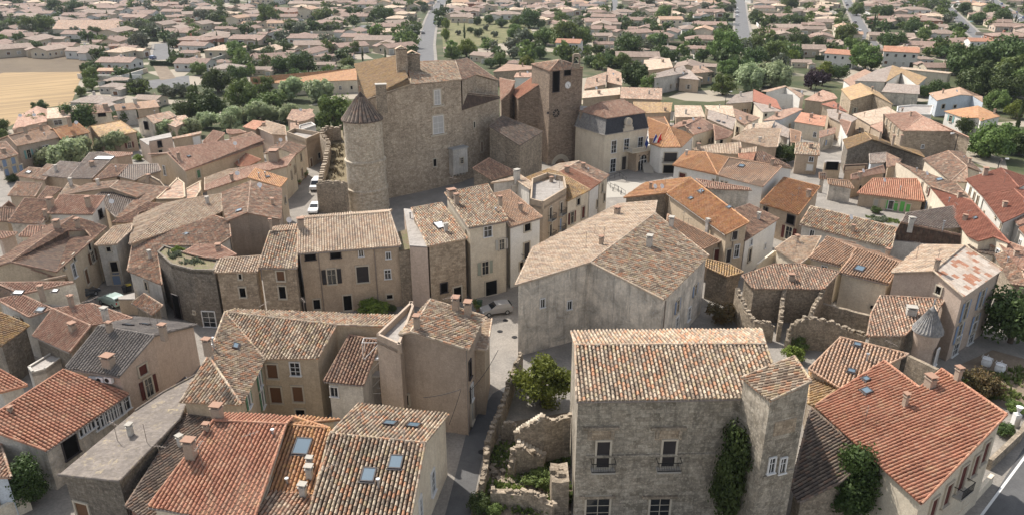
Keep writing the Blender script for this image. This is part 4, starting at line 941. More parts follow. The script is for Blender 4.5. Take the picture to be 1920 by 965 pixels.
E('85,825,3 330,870,3 280,800,4 80,780,4',3,'tan','grey','small striped garden shed roof above the garden with the green shutters','',fr='A5')
E('0,775,3 70,778,3 60,725,4 0,722,4',3,'tan','grey','tiny tan striped shed roof beside the yellow loggia','',fr='A5')
E('50,625,3.6 205,628,3.6 205,605,3.8 50,600,3.8',4,'flat','ochre','yellow loggia with a white flat roof','a120,655,2.4,1.6',fr='A5',flat=True)
E('0,290,3.6 50,292,3.6 72,186,4.8 -60,182,4.8',4,'red','tan','glowing orange small roof next to a stone side wall','',fr='A5')
E('0,395,3.4 150,350,3.4 160,290,4.6 0,330,4.4',4,'pink','grey','pink curving roof on a grey stained wall','',fr='A5')
E('190,235,5.0 255,370,5.0 300,250,5.4 210,222,5.6',5,'pink','white','slender white tower like house with a tall chimney','h185,220,1.2,.7',fr='A5')
# ruined east yard walls

H('g','F','-220,760,4.4 62,760,4.4 5,575,4.6 -240,575,4.6',4,'old','blue','pale blue grey house cut by the left edge beside the ivy','')
H('s','F','748,470,8.4 772,466,8.4 762,430,8.4 742,436,8.4',8,'soil','rub','narrow stone party wall joining the long tan house to the stone house','',flat=True,name='party_wall',cat='wall')
# ------------------------------------------------------------ castle
CA=F_('s','0123,1456,5789a,bcde','688,187,19.8 771,159,21.6 746.7,104,24.0 669,131,19.8 865.6,150.5,21.2 853.7,114.5,23.6 763,117,23.8 876,110,22.6 935.7,152,19.0 893,141,21.4 866,151,21.0 860,209,15 938,185,15.5 936,181,16.3 858,173,18.4',
  20,'mix','cast','massive medieval stone castle with a round tower and lichen yellow tiled roofs','n760,150,1.0',cat='castle',name='castle',fm={0:'yel',1:'mix',2:'old',3:'brn'},over=.15)
CA.fr='b'
for t in 'o512,893,.8,1.5 o728,685,.5,1.2 c770,806,.6,2.2,n a300,1420,.1,.1'.split()[:3]: feature(CA,t)
for t in ('m525,535,1.3,2.7,w','m530,685,2.4,3.4,w'):
    feature(CA,t)
x,y=s('b',528,640)
def on_wall(h,fr,X,Y):
    r=hit_wall(h,*s(fr,X,Y)); 
    if not r: return None,None
    _,p,e,n=r
    return Matrix(((e.x,n.x,0,p.x-h.loc.x),(e.y,n.y,0,p.y-h.loc.y),(e.z,n.z,1,p.z-h.loc.z),(0,0,0,1))),(p,e,n)
def bxM(mb,M,x,y,z,sx,sy,sz,m=0): mb.box(None,sx,sy,sz,M=M@Matrix.Translation((x,y,z)),m=m)
for X,Y,w,hh in((525,535,1.2,2.6),(530,685,2.2,3.2)):        # pale dressed stone surrounds
    M,_=on_wall(CA,'b',X,Y); mb=MB()
    for sx in(-1,1): bxM(mb,M,sx*(w/2+.28),.02,0,.38,.16,hh+.7)
    bxM(mb,M,0,.02,hh/2+.28,w+.2,.16,.4); bxM(mb,M,0,.12,-hh/2-.45,w+1.8,.4,.3)
    mb.build('stone_surround',MAT['frame_stone'],CA.root)
M,_=on_wall(CA,'b',630,880); mb=MB()
bxM(mb,M,0,.75,.1,3.7,1.5,5.2); 
for i in range(5): bxM(mb,M,-1.5+.75*i,.45,-2.8,.35,.9,.6)
bar=mb.build('stone_bartizan',MAT['Wlgrey'],CA.root)
mb=MB(); bxM(mb,M,0,.75,2.85,4.1,1.9,.25); mb.build('lid',MAT['zinc'],bar)
M2=M@Matrix.Translation((.3,1.5,.2)); window_mesh(M2,.8,1.2,'frame_stone','glass','m','k',bar)
def ring_tower(root, cx, cy, z0, rings, mat, name='tower', n=40):
    """stack of (z, radius) rings, with masonry UVs"""
    mb=MB()
    for (za,ra),(zb,rb) in zip(rings,rings[1:]):
        for i in range(n):
            a0,a1=2*math.pi*i/n,2*math.pi*(i+1)/n
            p=lambda a,r,z:(cx+math.cos(a)*r,cy+math.sin(a)*r,z)
            R0=rings[0][1]
            mb.face([p(a0,ra,za),p(a1,ra,za),p(a1,rb,zb),p(a0,rb,zb)],[(a0*R0,za),(a1*R0,za),(a1*R0,zb),(a0*R0,zb)])
    return mb.build(name,mat,root,smooth=True)
tc=P(*s('s',679,222),17.0); tc=tc-CA.loc
tw=ring_tower(CA.root,tc.x,tc.y,0,[(0,3.95),(3.6,3.75),(3.75,3.95),(4.05,3.95),(4.2,3.7),(9.0,3.6),(9.15,3.85),(9.5,3.85),(9.65,3.55),(17.0,3.5)],MAT['Wtowr'],'round_tower')
def cone_roof(root,cx,cy,z,r,h,mat,nc=40,near=True,name='tower_roof',pan=None):
    mb=MB()
    for i in range(nc):
        a0,a1=2*math.pi*i/nc,2*math.pi*(i+1)/nc; am=(a0+a1)/2
        ks=[0,.2,.4,.6,.8,.98]
        for j,(k0,k1) in enumerate(zip(ks,ks[1:])):
            p=lambda a,k,o=0:Vector((cx+math.cos(a)*(r+o)*(1-k),cy+math.sin(a)*(r+o)*(1-k),z+h*k))
            mb.face([p(a0,k0),p(a1,k0),p(a1,k1),p(a0,k1)],[((i+.1)*TP,k0*5),((i+.9)*TP,k0*5),((i+.9)*TP,k1*5),((i+.1)*TP,k1*5)],1 if pan else 0)
            if k1<.9:
                up=Vector((0,0,.16)); w=.34
                q0,q1,m0,m1=p(am-(a1-a0)*w,k0),p(am+(a1-a0)*w,k0),p(am-(a1-a0)*w,k1),p(am+(a1-a0)*w,k1); t0=p(am,k0)+up; t1=p(am,k1)+up*.8
                mb.face([q0,t0,t1,m0],[((i+.2)*TP,k0*5+.02)]*2+[((i+.2)*TP,k1*5-.02)]*2); mb.face([t0,q1,m1,t1],[((i+.7)*TP,k0*5+.02)]*2+[((i+.7)*TP,k1*5-.02)]*2)
        mb.face([p(a0,0),p(a0,0)-Vector((0,0,.15)),p(a1,0)-Vector((0,0,.15)),p(a1,0)])
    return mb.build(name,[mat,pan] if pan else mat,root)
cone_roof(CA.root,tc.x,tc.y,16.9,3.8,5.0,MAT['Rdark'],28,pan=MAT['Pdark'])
mb=MB(); mb.tube([(tc.x,tc.y,21.9),(tc.x,tc.y,22.8)],.12,8); mb.build('finial',MAT['terracotta'],CA.root)
def stack(root,fr,X,Y,z0,w,d,h,mat,capm='Rmix',rz=0.0,loc=None,gable=True):
    p=P(*s(fr,X,Y),z0)-loc; mb=MB(); mb.box(p+Vector((0,0,h/2-1)),w,d,h+2,rz); o=mb.build('chimney',mat,root)
    mb=MB()
    if gable:
        M=Matrix.Translation(p+Vector((0,0,h+.35)))@Matrix.Rotation(rz,4,'Z')
        for sx in(-1,1): mb.box(None,w*.62,d+.3,.1,M=M@Matrix.Translation((sx*w*.27,0,0))@Matrix.Rotation(sx*.45,4,'Y'))
    else: mb.box(p+Vector((0,0,h)),w+.2,d+.2,.15,rz)
    mb.build('cap',MAT[capm],o); return o
stack(CA.root,'b',335,402,22.6,2.2,1.4,4.6,MAT['Wcast'],'Rmix',.2,CA.loc); stack(CA.root,'b',392,400,22.4,3.0,1.6,3.6,MAT['Wrub'],'Rmix',.2,CA.loc)
stack(CA.root,'b',382,410,22.0,1.0,1.0,1.8,MAT['Wlgrey'],'cement',.2,CA.loc,False); stack(CA.root,'b',222,560,19.8,1.9,1.4,3.2,MAT['Wrub'],'cement',.2,CA.loc,False)
H('A3','F','1035,465,8.6 1250,335,9.2 870,190,12.6 745,285,11.4',9,'dark','rub','low stone annex of the castle with a tumbled dark grey tile roof','',name='stone_annex',over=.1)
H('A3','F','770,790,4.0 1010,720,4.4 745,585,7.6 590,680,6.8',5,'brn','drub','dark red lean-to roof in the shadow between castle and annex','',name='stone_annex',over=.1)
# ------------------------------------------------------------ church with its clock tower
CH=F_('s','014,124,234,304,5678,9abc','996,121,21 1030,134,21 1094,128,21 1062,116,21 1048,113,22.9 971,186,13.7 1026,149,18.4 1002,143,18.7 958,173,13.7 939,190,12.8 956,173,13.6 966,153,16.6 937,147,15.8',
  20,'old','church','tall brown stone church tower with a white clock and an orange nave roof','',cat='church',name='church',over=.12,fm={4:'red',5:'pink'})
CH.fr='b'
for t in 'a1177,447,1.7,4.6 a1240,400,1.7,1.1 a1132,620,.3,.3'.split(): feature(CH,t)
M,r=on_wall(CH,'b',1242,468)
if M:
    mb=MB(); 
    def disc(mb,M,rad,y,n=28,m=0):
        c=M@Vector((0,y,0)); q=[M@Vector((math.cos(2*math.pi*i/n)*rad,y,math.sin(2*math.pi*i/n)*rad)) for i in range(n)]
        q0=[M@Vector((math.cos(2*math.pi*i/n)*rad,0,math.sin(2*math.pi*i/n)*rad)) for i in range(n)]
        for i in range(n): mb.face([c,q[(i+1)%n],q[i]],m=m); mb.face([q[i],q[(i+1)%n],q0[(i+1)%n],q0[i]],m=m)
    disc(mb,M,.75,.12); ck=mb.build('clock_face',MAT['plastic_white'],CH.root)
    mb=MB()
    for i in range(12):
        a=i*math.pi/6; mb.box(None,.05,.02,.16,M=M@Matrix.Translation((math.sin(a)*.62,.14,math.cos(a)*.62))@Matrix.Rotation(a,4,'Y'))
    for a,l in((2.62,.5),(5.9,.3)): mb.box(None,.07,.03,l,M=M@Matrix.Rotation(a,4,'Y')@Matrix.Translation((0,.15,l/2)))
    mb.build('clock_hands',MAT['iron'],ck)
M,r=on_wall(CH,'b',1177,622)
if M:
    mb=MB(); disc(mb,M,.95,.03); ro=mb.build('rose_window',MAT['glass'],CH.root)
    mb=MB()
    for i in range(8): mb.box(None,.12,.12,.9,M=M@Matrix.Rotation(i*math.pi/4,4,'Y')@Matrix.Translation((0,.06,.45)))
    for i in range(16):
        a=i*math.pi/8; mb.box(None,.45,.22,.2,M=M@Matrix.Rotation(a,4,'Y')@Matrix.Translation((0,.06,1.02)))
    mb.build('tracery',MAT['Wchurch'],ro)
M,r=on_wall(CH,'b',1198,905)
if M:
    mb=MB()
    for k,(rad,dp) in enumerate(((2.3,.28),(1.95,.2),(1.6,.12))):
        for i in range(13):
            a=-math.pi/2+i*math.pi/12; mb.box(None,.62 if k==0 else .5,dp,.32,M=M@Matrix.Rotation(a,4,'Y')@Matrix.Translation((0,dp/2,rad)))
        for sx in(-1,1): bxM(mb,M,sx*rad,dp/2,-1.6,.32,dp,3.2)
    dr=mb.build('portal',MAT['frame_stone'],CH.root); mb=MB(); bxM(mb,M,0,.02,-1.2,2.8,.06,3.8); mb.build('door',MAT['sh_n'],dr)
p=P(*s('b',1288,352),22.0)-CH.loc; mb=MB()          # little bell gable on the tower roof
mb.box(p+Vector((-.7,0,.5)),.35,.6,2.2); mb.box(p+Vector((.7,0,.5)),.35,.6,2.2); mb.box(p+Vector((0,0,1.75)),1.8,.7,.4); mb.box(p+Vector((0,0,2.1)),1.2,.7,.3); mb.box(p+Vector((0,0,-.5)),1.8,.8,1.0)
mb.build('bell_gable',MAT['Wcast'],CH.root); 
for a in (0,): mb=MB(); mb.tube([p+Vector((0,0,.8)),p+Vector((0,0,.35))],.28,10,taper=[.5,1.1]); mb.build('bell',MAT['iron'],CH.root)
H('b','F','1308,602,12.5 1350,605,12.5 1350,585,12.8 1310,580,12.8',12,'flat','church','tall narrow stone buttress at the right corner of the church','',flat=True,name='church_buttress',cat='buttress')
# ------------------------------------------------------------ town hall
a_,b_,d_=P(*s('b',1445,742),8.7),P(*s('b',1690,702),8.7),P(*s('b',1350,702),8.7)
fw=(b_-a_).normalized(); sd2=Vector((-fw.y,fw.x,0)); dep=11.0
wd=(b_-a_).length
c1,c2,c3,c4=a_,a_+fw*wd,a_+fw*wd+sd2*dep,a_+sd2*dep
TH_=H('s','F',' '.join('%.3f,%.3f,8.7'%topx(v) for v in (c1,c2,c3,c4)),8.7,'flat','cream','ornate town hall with dark slate mansard, orange tiled top and flags over its balcony','',name='town_hall',cat='town hall',over=.35,flat=False)
MAT['slate']=MAT['Rslate']
def quadring(lo,hi,zlo,zhi,mats,name,root,loc):
    mb=MB()
    for i in range(4):
        p,q,r,t=lo[i],lo[(i+1)%4],hi[(i+1)%4],hi[i]; l=(q-p).length
        mb.face([Vector((p.x,p.y,zlo))-loc,Vector((q.x,q.y,zlo))-loc,Vector((r.x,r.y,zhi))-loc,Vector((t.x,t.y,zhi))-loc],[(0,0),(l,0),(l,3.6),(0,3.6)])
    return mb.build(name,mats,root)
def shr(c,k): 
    m=sum(c,Vector((0,0,0)))/4; return [m+(v-m).normalized()*((v-m).length-k) for v in c]
C_=[c1,c2,c3,c4]; Ci=shr(C_,.2); Cj=shr(C_,1.3)
mo=quadring(Ci,Cj,8.75,12.1,MAT['Rslate'],'mansard',TH_.root,TH_.loc); mo.data.materials.append(MAT['Rslat2']); mo.data.polygons[3].material_index=1
Ck=shr(C_,1.05); m_=sum(C_,Vector((0,0,0)))/4
V=[Vector((v.x,v.y,12.1))-TH_.loc for v in Ck]+[Vector((m_.x,m_.y,0))-fw*3.2+Vector((0,0,14.4))-TH_.loc,Vector((m_.x,m_.y,0))+fw*3.2+Vector((0,0,14.4))-TH_.loc]
roof_mesh('upper_roof',V,[(0,1,5,4),(1,2,5),(2,3,4,5),(3,0,4)],'pink',TH_.root,False)
TH_.fr='t'
for t in 's605,625,1.4,2.7,l s700,612,1.4,2.7,l s805,598,1.4,2.7,l s598,770,1.5,2.9,l d678,800,1.3,3.0,k'.split():
    feature(TH_,t.replace('s','m',1) if t[0]=='s' else t)
M,r=on_wall(TH_,'t',712,470)
if M:
    mb=MB(); disc(mb,M@Matrix.Translation((0,-.35,.9)),1.0,.7,24); bxM(mb,M,0,.0,-.35,2.2,.7,1.3); 
    for sx in(-1,1): bxM(mb,M,sx*1.15,.0,-.7,.6,.65,.8)
    pd=mb.build('pediment',MAT['frame_stone'],TH_.root)
    mb=MB(); disc(mb,M@Matrix.Translation((0,.36,.9)),.55,.04,24); mb.build('clock_face',MAT['cement'],pd)
M,r=on_wall(TH_,'t',758,880)
if M:
    z=-r[0].z; mb=MB()
    for sx in(-1,1): bxM(mb,M,sx*1.75,1.3,z+2.2,.7,2.6,4.4)
    bxM(mb,M,0,1.3,z+4.0,2.9,2.6,.8)
    for i in range(9):
        a=-math.pi/2+i*math.pi/8; mb.box(None,.55,.5,.35,M=M@Matrix.Translation((0,2.4,z+2.35))@Matrix.Rotation(a,4,'Y')@Matrix.Translation((0,0,1.35)))
    pc=mb.build('porch',MAT['Wtan'],TH_.root)
    mb=MB(); bxM(mb,M,0,2.2,z+1.7,2.8,.1,3.4); dd=mb.build('glass_door',MAT['glass'],pc)
    mb=MB()
    for x_ in(-1.35,-.45,.45,1.35): bxM(mb,M,x_,2.3,z+1.6,.09,.1,3.2)
    bxM(mb,M,0,2.3,z+2.3,2.8,.1,.12); mb.build('door_frame',MAT['frame_white'],dd)
    mb=MB(); bxM(mb,M,-.6,1.5,z+4.5,6.2,3.2,.22); bxM(mb,M,-.6,3.0,z+5.45,6.2,.22,.16)
    for sx in(-1,1): bxM(mb,M,-.6+sx*3.0,1.5,z+5.45,.22,3.0,.16)
    for i in range(19): bxM(mb,M,-3.6+i*.333,3.0,z+5.0,.14,.14,.8)
    bl=mb.build('balcony',MAT['frame_stone'],TH_.root)
    for nm,fx,cols,lean in(('european_flag',-.9,[(.01,.03,.16)],.1),('french_flag',1.2,[(.01,.03,.25),(.75,.75,.75),(.55,.02,.02)],.2),('red_flag',2.3,[(.6,.03,.03)],.3)):
        mb=MB(); b0=M@Vector((fx,3.0,z+4.9)); b1=M@Vector((fx+lean*4,3.9,z+8.2)); mb.tube([b0,b1],.04,6)
        fo=mb.build(nm,MAT['frame_white'],TH_.root); d=(b0-b1).normalized()
        for i,c in enumerate(cols):
            key='flag%.2f%.2f'%(c[0],c[2])
            if key not in MAT: plain(key,c,.8,0,.15)
            mb=MB(); K=len(cols)
            side=Vector((.25,-.1,-.5)).normalized() if nm=='french_flag' else Vector((.2,.05,-1)).normalized()
            for j in range(6):
                def q(u,w): 
                    o=b1+d*(.1+1.5*w)+side*(1.9*u); o.x+=math.sin(u*9+w*2)*.12; return o
                u0,u1=(i+j/6)/K,(i+(j+1)/6)/K
                mb.face([q(u0,0),q(u1,0),q(u1,1),q(u0,1)])
            mb.build('cloth',MAT[key],fo)
# stair at the right side of the town hall and square railings
mb=MB(); p=P(*s('t',870,820),0); 
for i in range(9): mb.box((p.x,p.y+i*.33,.09+i*.17),2.2,.36,.18+i*.0)
for i in range(9): mb.box((p.x,p.y+i*.33,(.17*i)/2),2.2,.33,.17*i+.02)
tag(mb.build('stone_stairs',MAT['cement']),'flight of stone steps climbing beside the town hall','stairs')
# white round cornered house by the town hall
RH=F_('A4','051,152,253,3546,506','330,446,6.0 432,482,5.9 632,482,5.9 748,366,6.0 470,200,6.8 516,287,7.9 312,205,6.6',6,'org','white','white house with a rounded front and fan shaped orange hipped roof','h685,350,.9,.4')
for t in 'b525,575,2.8,2.0,k o505,720,2.4,1.8'.split(): feature(RH,t)
# ------------------------------------------------------------ free standing walls
def wall_line(fr, pts, th, mat, label, name='stone_wall', cat='wall', rag=.0, base=0.0, smooth=4, group=None, teeth=False):
    p=parse(fr,pts); W3=[P(*q) for q in p]; mb=MB(); rnd=random.Random(len(label)); q=[]
    for a,b in zip(W3,W3[1:]):
        k=max(1,int((b-a).length/.7)) if rag else 1
        for i in range(k): q.append(a.lerp(b,i/k)+Vector((0,0,(rnd.random()-.5)*rag)))
    q.append(W3[-1]); u=0; c=W3[len(W3)//2]; loc=Vector((c.x,c.y,base)); side=[]
    for i,v in enumerate(q):
        d=(q[min(i+1,len(q)-1)]-q[max(i-1,0)]); d.z=0; d.normalize(); n=Vector((-d.y,d.x,0))*th/2; side.append((v-loc+n,v-loc-n))
    for i in range(len(q)-1):
        (l0,r0),(l1,r1)=side[i],side[i+1]; L0=(l1-l0).length
        g=lambda v:Vector((v.x,v.y,0))
        mb.face([r0,r1,l1,l0],[(u,9),(u+L0,9),(u+L0,9+th),(u,9+th)])
        mb.face([g(r0),g(r1),r1,r0],[(u,0),(u+L0,0),(u+L0,r1.z),(u,r0.z)]); mb.face([g(l1),g(l0),l0,l1],[(u+L0,0),(u,0),(u,l0.z),(u+L0,l1.z)])
        if rag>=.25 and not teeth:
            for _ in range(3):
                t=rnd.random(); q_=(r0+l0)/2*(1-t)+(r1+l1)/2*t; z_=rnd.uniform(.15,.4); mb.box((q_.x+rnd.uniform(-.2,.2)*th,q_.y+rnd.uniform(-.2,.2)*th,q_.z+z_*.3),z_*1.4,z_,z_,rnd.uniform(0,3))
        if teeth and i%2==0: mb.box(((r0+l0)/2+Vector((0,0,.25))),.55,th*.9,.5,math.atan2((l1-l0).y,(l1-l0).x))
        u+=L0
    for k in(0,-1):
        l,r=side[k]; g=lambda v:Vector((v.x,v.y,0)); mb.face([g(l),g(r),r,l],[(0,0),(th,0),(th,r.z),(0,l.z)])
    o=mb.build(name,MAT['W'+mat]); o.location=loc; return tag(o,label,cat,group)
wall_line('A2','1272,288,7.5 1190,296,7.4 1125,320,7.2 1095,360,7.0 1120,400,6.8 1160,440,6.6 1150,520,6.4 1130,620,6.2 1100,720,6 1080,815,5.8',.9,'cast','curved castle rampart topped with a row of upright stones',rag=.5,teeth=True)
wall_line('A2','1055,818,5.6 1180,812,6.0 1322,815,6.4',.9,'rub','low front rampart wall joined to the foot of the round tower',rag=.3)
M0=MB(); q=px('A2','1120,395 1270,330 1300,560 1310,810 1080,810 1140,600',5); 
sheet('rampart_terrace','straw',[Vector((v.x,v.y,0)) for v in px('A2','1130,385 1290,320 1330,560 1340,812 1090,812 1160,600',4.2)],4.2)
wall_line('h','985,80,2.6 945,170,2.4 895,330,2.2 830,480,2.4 800,560,2.2 790,700,1.6 765,830,1.2',.5,'rub','long crumbling stone wall along the alley beside the ruins',rag=.8)
wall_line('h','880,480,1.8 960,470,2.4',.5,'rub','short stub of ruined wall joining the long alley wall',rag=.8)
wall_line('h','930,700,1.4 950,590,3.2 1110,640,2.0',.7,'rub','lower ruined stair wall inside the overgrown ruin',rag=.65)
wall_line('h','955,520,3.4 1110,425,5.4 1160,455,4.6 1210,425,5.0 1255,420,5.0',.6,'rub','upper ruined wall carrying a broken stair against the mansion',rag=.3)
def stairs(fr,x0,y0,z0,x1,y1,z1,n,w,label):
    a,b=P(*s(fr,x0,y0),z0),P(*s(fr,x1,y1),z1); mb=MB(); d=b-a; L0=math.hypot(d.x,d.y); rz=math.atan2(d.y,d.x)
    for i in range(n):
        p=a+d*((i+.5)/n); mb.box((p.x,p.y,p.z-.4),L0/n*1.02,w,.8,rz)
    tag(mb.build('stone_stairs',MAT['frame_stone']),label,'stairs')
stairs('h',955,505,3.2,1100,415,5.4,11,1.0,'upper flight of broken pale steps in the ruin')
stairs('h',965,545,3.2,1120,630,1.6,8,.9,'lower flight of broken pale steps in the ruin')
wall_line('h','1150,735,3.4 1245,725,3.6',2.6,'rub','thick ruined pier of rubble at the foot of the mansion',rag=.3)
wall_line('h','820,850,1.2 900,835,1.6 1030,850,1.6 1165,905,1.4',.6,'rub','low jagged ruin wall among the bushes at the bottom edge',rag=.8)
wall_line('f','300,650,4.2 345,760,3.2 400,830,2.6 470,845,2.2 500,860,2.0',.6,'rub','sloping ruined wall falling away from the rubble house',rag=.65)
wall_line('f','770,655,4.8 715,760,3.4 700,800,2.6',.6,'rub','stepped ruined wall end at the right of the rubble house',rag=.65)
wall_line('f','560,655,4.8 548,700,4.0 535,850,2.2',.5,'rub','narrow ruined buttress wall in the middle of the rubble facade',rag=.65)
wall_line('f','750,720,3.0 905,760,3.0 1055,798,3.0',.5,'rub','straight rubble garden wall behind the arched ruin',rag=.1)
wall_line('f','575,930,1.6 600,850,3.2 665,808,4.2 740,812,4.2 860,850,3.6 1005,905,3.2',.6,'rub','ruined stone wall with a rounded arch like top behind the mansion',rag=.25)
wall_line('i','1240,90,4.0 1400,165,4.0',.5,'rub','rubble garden wall leading from the turret to the orange roof',rag=.1)
wall_line('f','410,510,3.6 500,440,4.6',.3,'cream','plain cream terrace wall catching the sun, left wing','terrace_wall')
wall_line('f','500,440,4.6 672,432,4.6',.3,'cream','plain cream terrace wall shading the little court, rear wing','terrace_wall')
wall_line('g','-20,930,1.6 150,850,1.6',.4,'cream','low cream garden wall at the bottom left corner')
wall_line('i','1690,660,1.2 1860,500,1.2 1900,420,1.3',.4,'rub','low stone wall along the road by the orange roofed house')
wall_line('i','1480,980,1.0 1700,740,1.0',.35,'cream','low kerb wall between road and cream facade')
wall_line('A5','1380,930,3.2 1290,830,3.4',.4,'cream','short cream wall before the white terrace row')

# ------------------------------------------------------------ carved stone of the mansion front
def mold(h,fr,items,name='stone_moulding',mat='frame_stone'):
    mb=MB(); 
    for X,Y,w,hh,dp in items:
        M,_=on_wall(h,fr,X,Y)
        if M is not None: bxM(mb,M,0,dp/2,0,w,dp,hh)
    return mb.build(name,MAT[mat],h.root)
mold(V2,'h',[(1745,634,12.4,.22,.16)],'string_course','Wmans')
for X,Y in((1425,500),(1795,500)):
    mold(V2,'h',[(X,Y-14,2.9,.28,.22),(X-62,Y+12,.28,1.0,.2),(X+62,Y+12,.28,1.0,.2)],'hood_mould','Wrub'); mold(V2,'h',[(X,Y+20,2.2,1.1,.05)],'stone_panel','Wstone')
for X in(1405,1745): mold(V2,'h',[(X,862,3.0,.25,.22)],'hood_mould','Wrub')
mold(V3,'i',[(520,735,2.9,.2,.14)],'string_course','Wmans'); mold(V3,'i',[(560,480,2.0,1.3,.06)],'stone_panel','Wstone')
for X,Y in((530,1400),): pass
# fallen stones and weeds of the ruins
def inq(P4,u,v): return P4[0].lerp(P4[1],u).lerp(P4[3].lerp(P4[2],u),v)
rr=random.Random(2); mb=MB(); Q=px('h','840,480 1250,560 1250,990 780,900')
for i in range(900):
    q=inq(Q,rr.random(),rr.random()**1.3); z=rr.uniform(.1,.5); mb.box((q.x,q.y,z*.3),z*rr.uniform(.7,1.6),z,z*.8,rr.uniform(0,3))
tag(mb.build('rubble',MAT['Wrub']),'fallen rubble stones strewn over the ruin floor','rubble',kind='stuff')
def weeds(name,Q,n,hh,mat,label,seed=1):
    rr=random.Random(seed); mb=MB()
    for i in range(n):
        q=inq(Q,rr.random(),rr.random()); c=math.sin(q.x*.9)*math.cos(q.y*1.1)+rr.uniform(-.5,.5)
        if c<0: continue
        for k in range(5):
            a=rr.uniform(0,6.28); l=hh*rr.uniform(.4,1.2); d=Vector((math.cos(a),math.sin(a),0)); o=Vector((q.x,q.y,Q[0].z))+d*rr.uniform(0,.25); w=Vector((-d.y,d.x,0))*l*.3
            mb.face([o-w,o+w,o+w*.5+d*l*.5+Vector((0,0,l)),o-w*.5+d*l*.5+Vector((0,0,l))])
    tag(mb.build(name,MAT[mat]),label,'weeds',kind='stuff')

# ------------------------------------------------------------ villas of the plain
def inpoly(x,y,pl):
    r=False
    for i in range(len(pl)):
        a,b=pl[i],pl[(i+1)%len(pl)]
        if (a[1]>y)!=(b[1]>y) and x<(b[0]-a[0])*(y-a[1])/(b[1]-a[1])+a[0]: r=not r
    return r
def pl(fr,t): return [s(fr,*[float(c) for c in q.split(',')]) for q in t.split()]
LANDM=[('the wheat field',60,160),('the ploughed field',70,112),('the long barn',165,45),('the boules court',305,130),('the upper left corner',40,8),('the stubble field',245,38),
 ('the straight castle road',805,50),('the lawn with olive trees',880,50),('the castle chimney',700,105),('the clock tower',1075,100),('the blue pool',1080,40),('the second straight road',1390,45),
 ('the diagonal road',1600,60),('the great dark trees',1840,120),('the upper right corner',1885,12),('the row of plane trees',440,205),('the town hall',1170,220),('the bushy purple tree',1525,150),('the middle of the top edge',1000,6),
 ('the top of the road fork',1480,6),('the top left villas',470,8),('the car park',320,158),('the palm garden',1200,45),('the walled lane on the right',1760,40),('the round green pine',990,35),('the pale round trees',1430,140),('the rounded bastion',350,500),('the alley ruins',1000,800),('the bottom right road',1850,900)]
def landmark(p):
    x,y=topx(p); return min(LANDM,key=lambda l:((l[1]-x)/1.0)**2+((l[2]-y)*2.2)**2)[0]
PEND=[]     # (object, phrase, category, group)
def later(o, phrase, cat, group, nouns=None): PEND.append((o,phrase,cat,group,nouns))
def flush_labels():
    W_='first second third fourth fifth sixth seventh eighth ninth tenth eleventh twelfth'.split()
    g={}
    for o,ph,cat,gr,nn in PEND: g.setdefault((ph,landmark(o.location)),[]).append((topx(o.location)[0],o,cat,gr))
    for (ph,lm),l in g.items():
        l.sort(key=lambda t:t[0])
        for i,(x,o,cat,gr) in enumerate(l):
            lab='%s near %s'%(ph,lm)
            if len(l)>1: lab+=', %s from left'%(W_[i] if i<12 else '%dth'%(i+1))
            tag(o,lab,cat,gr)
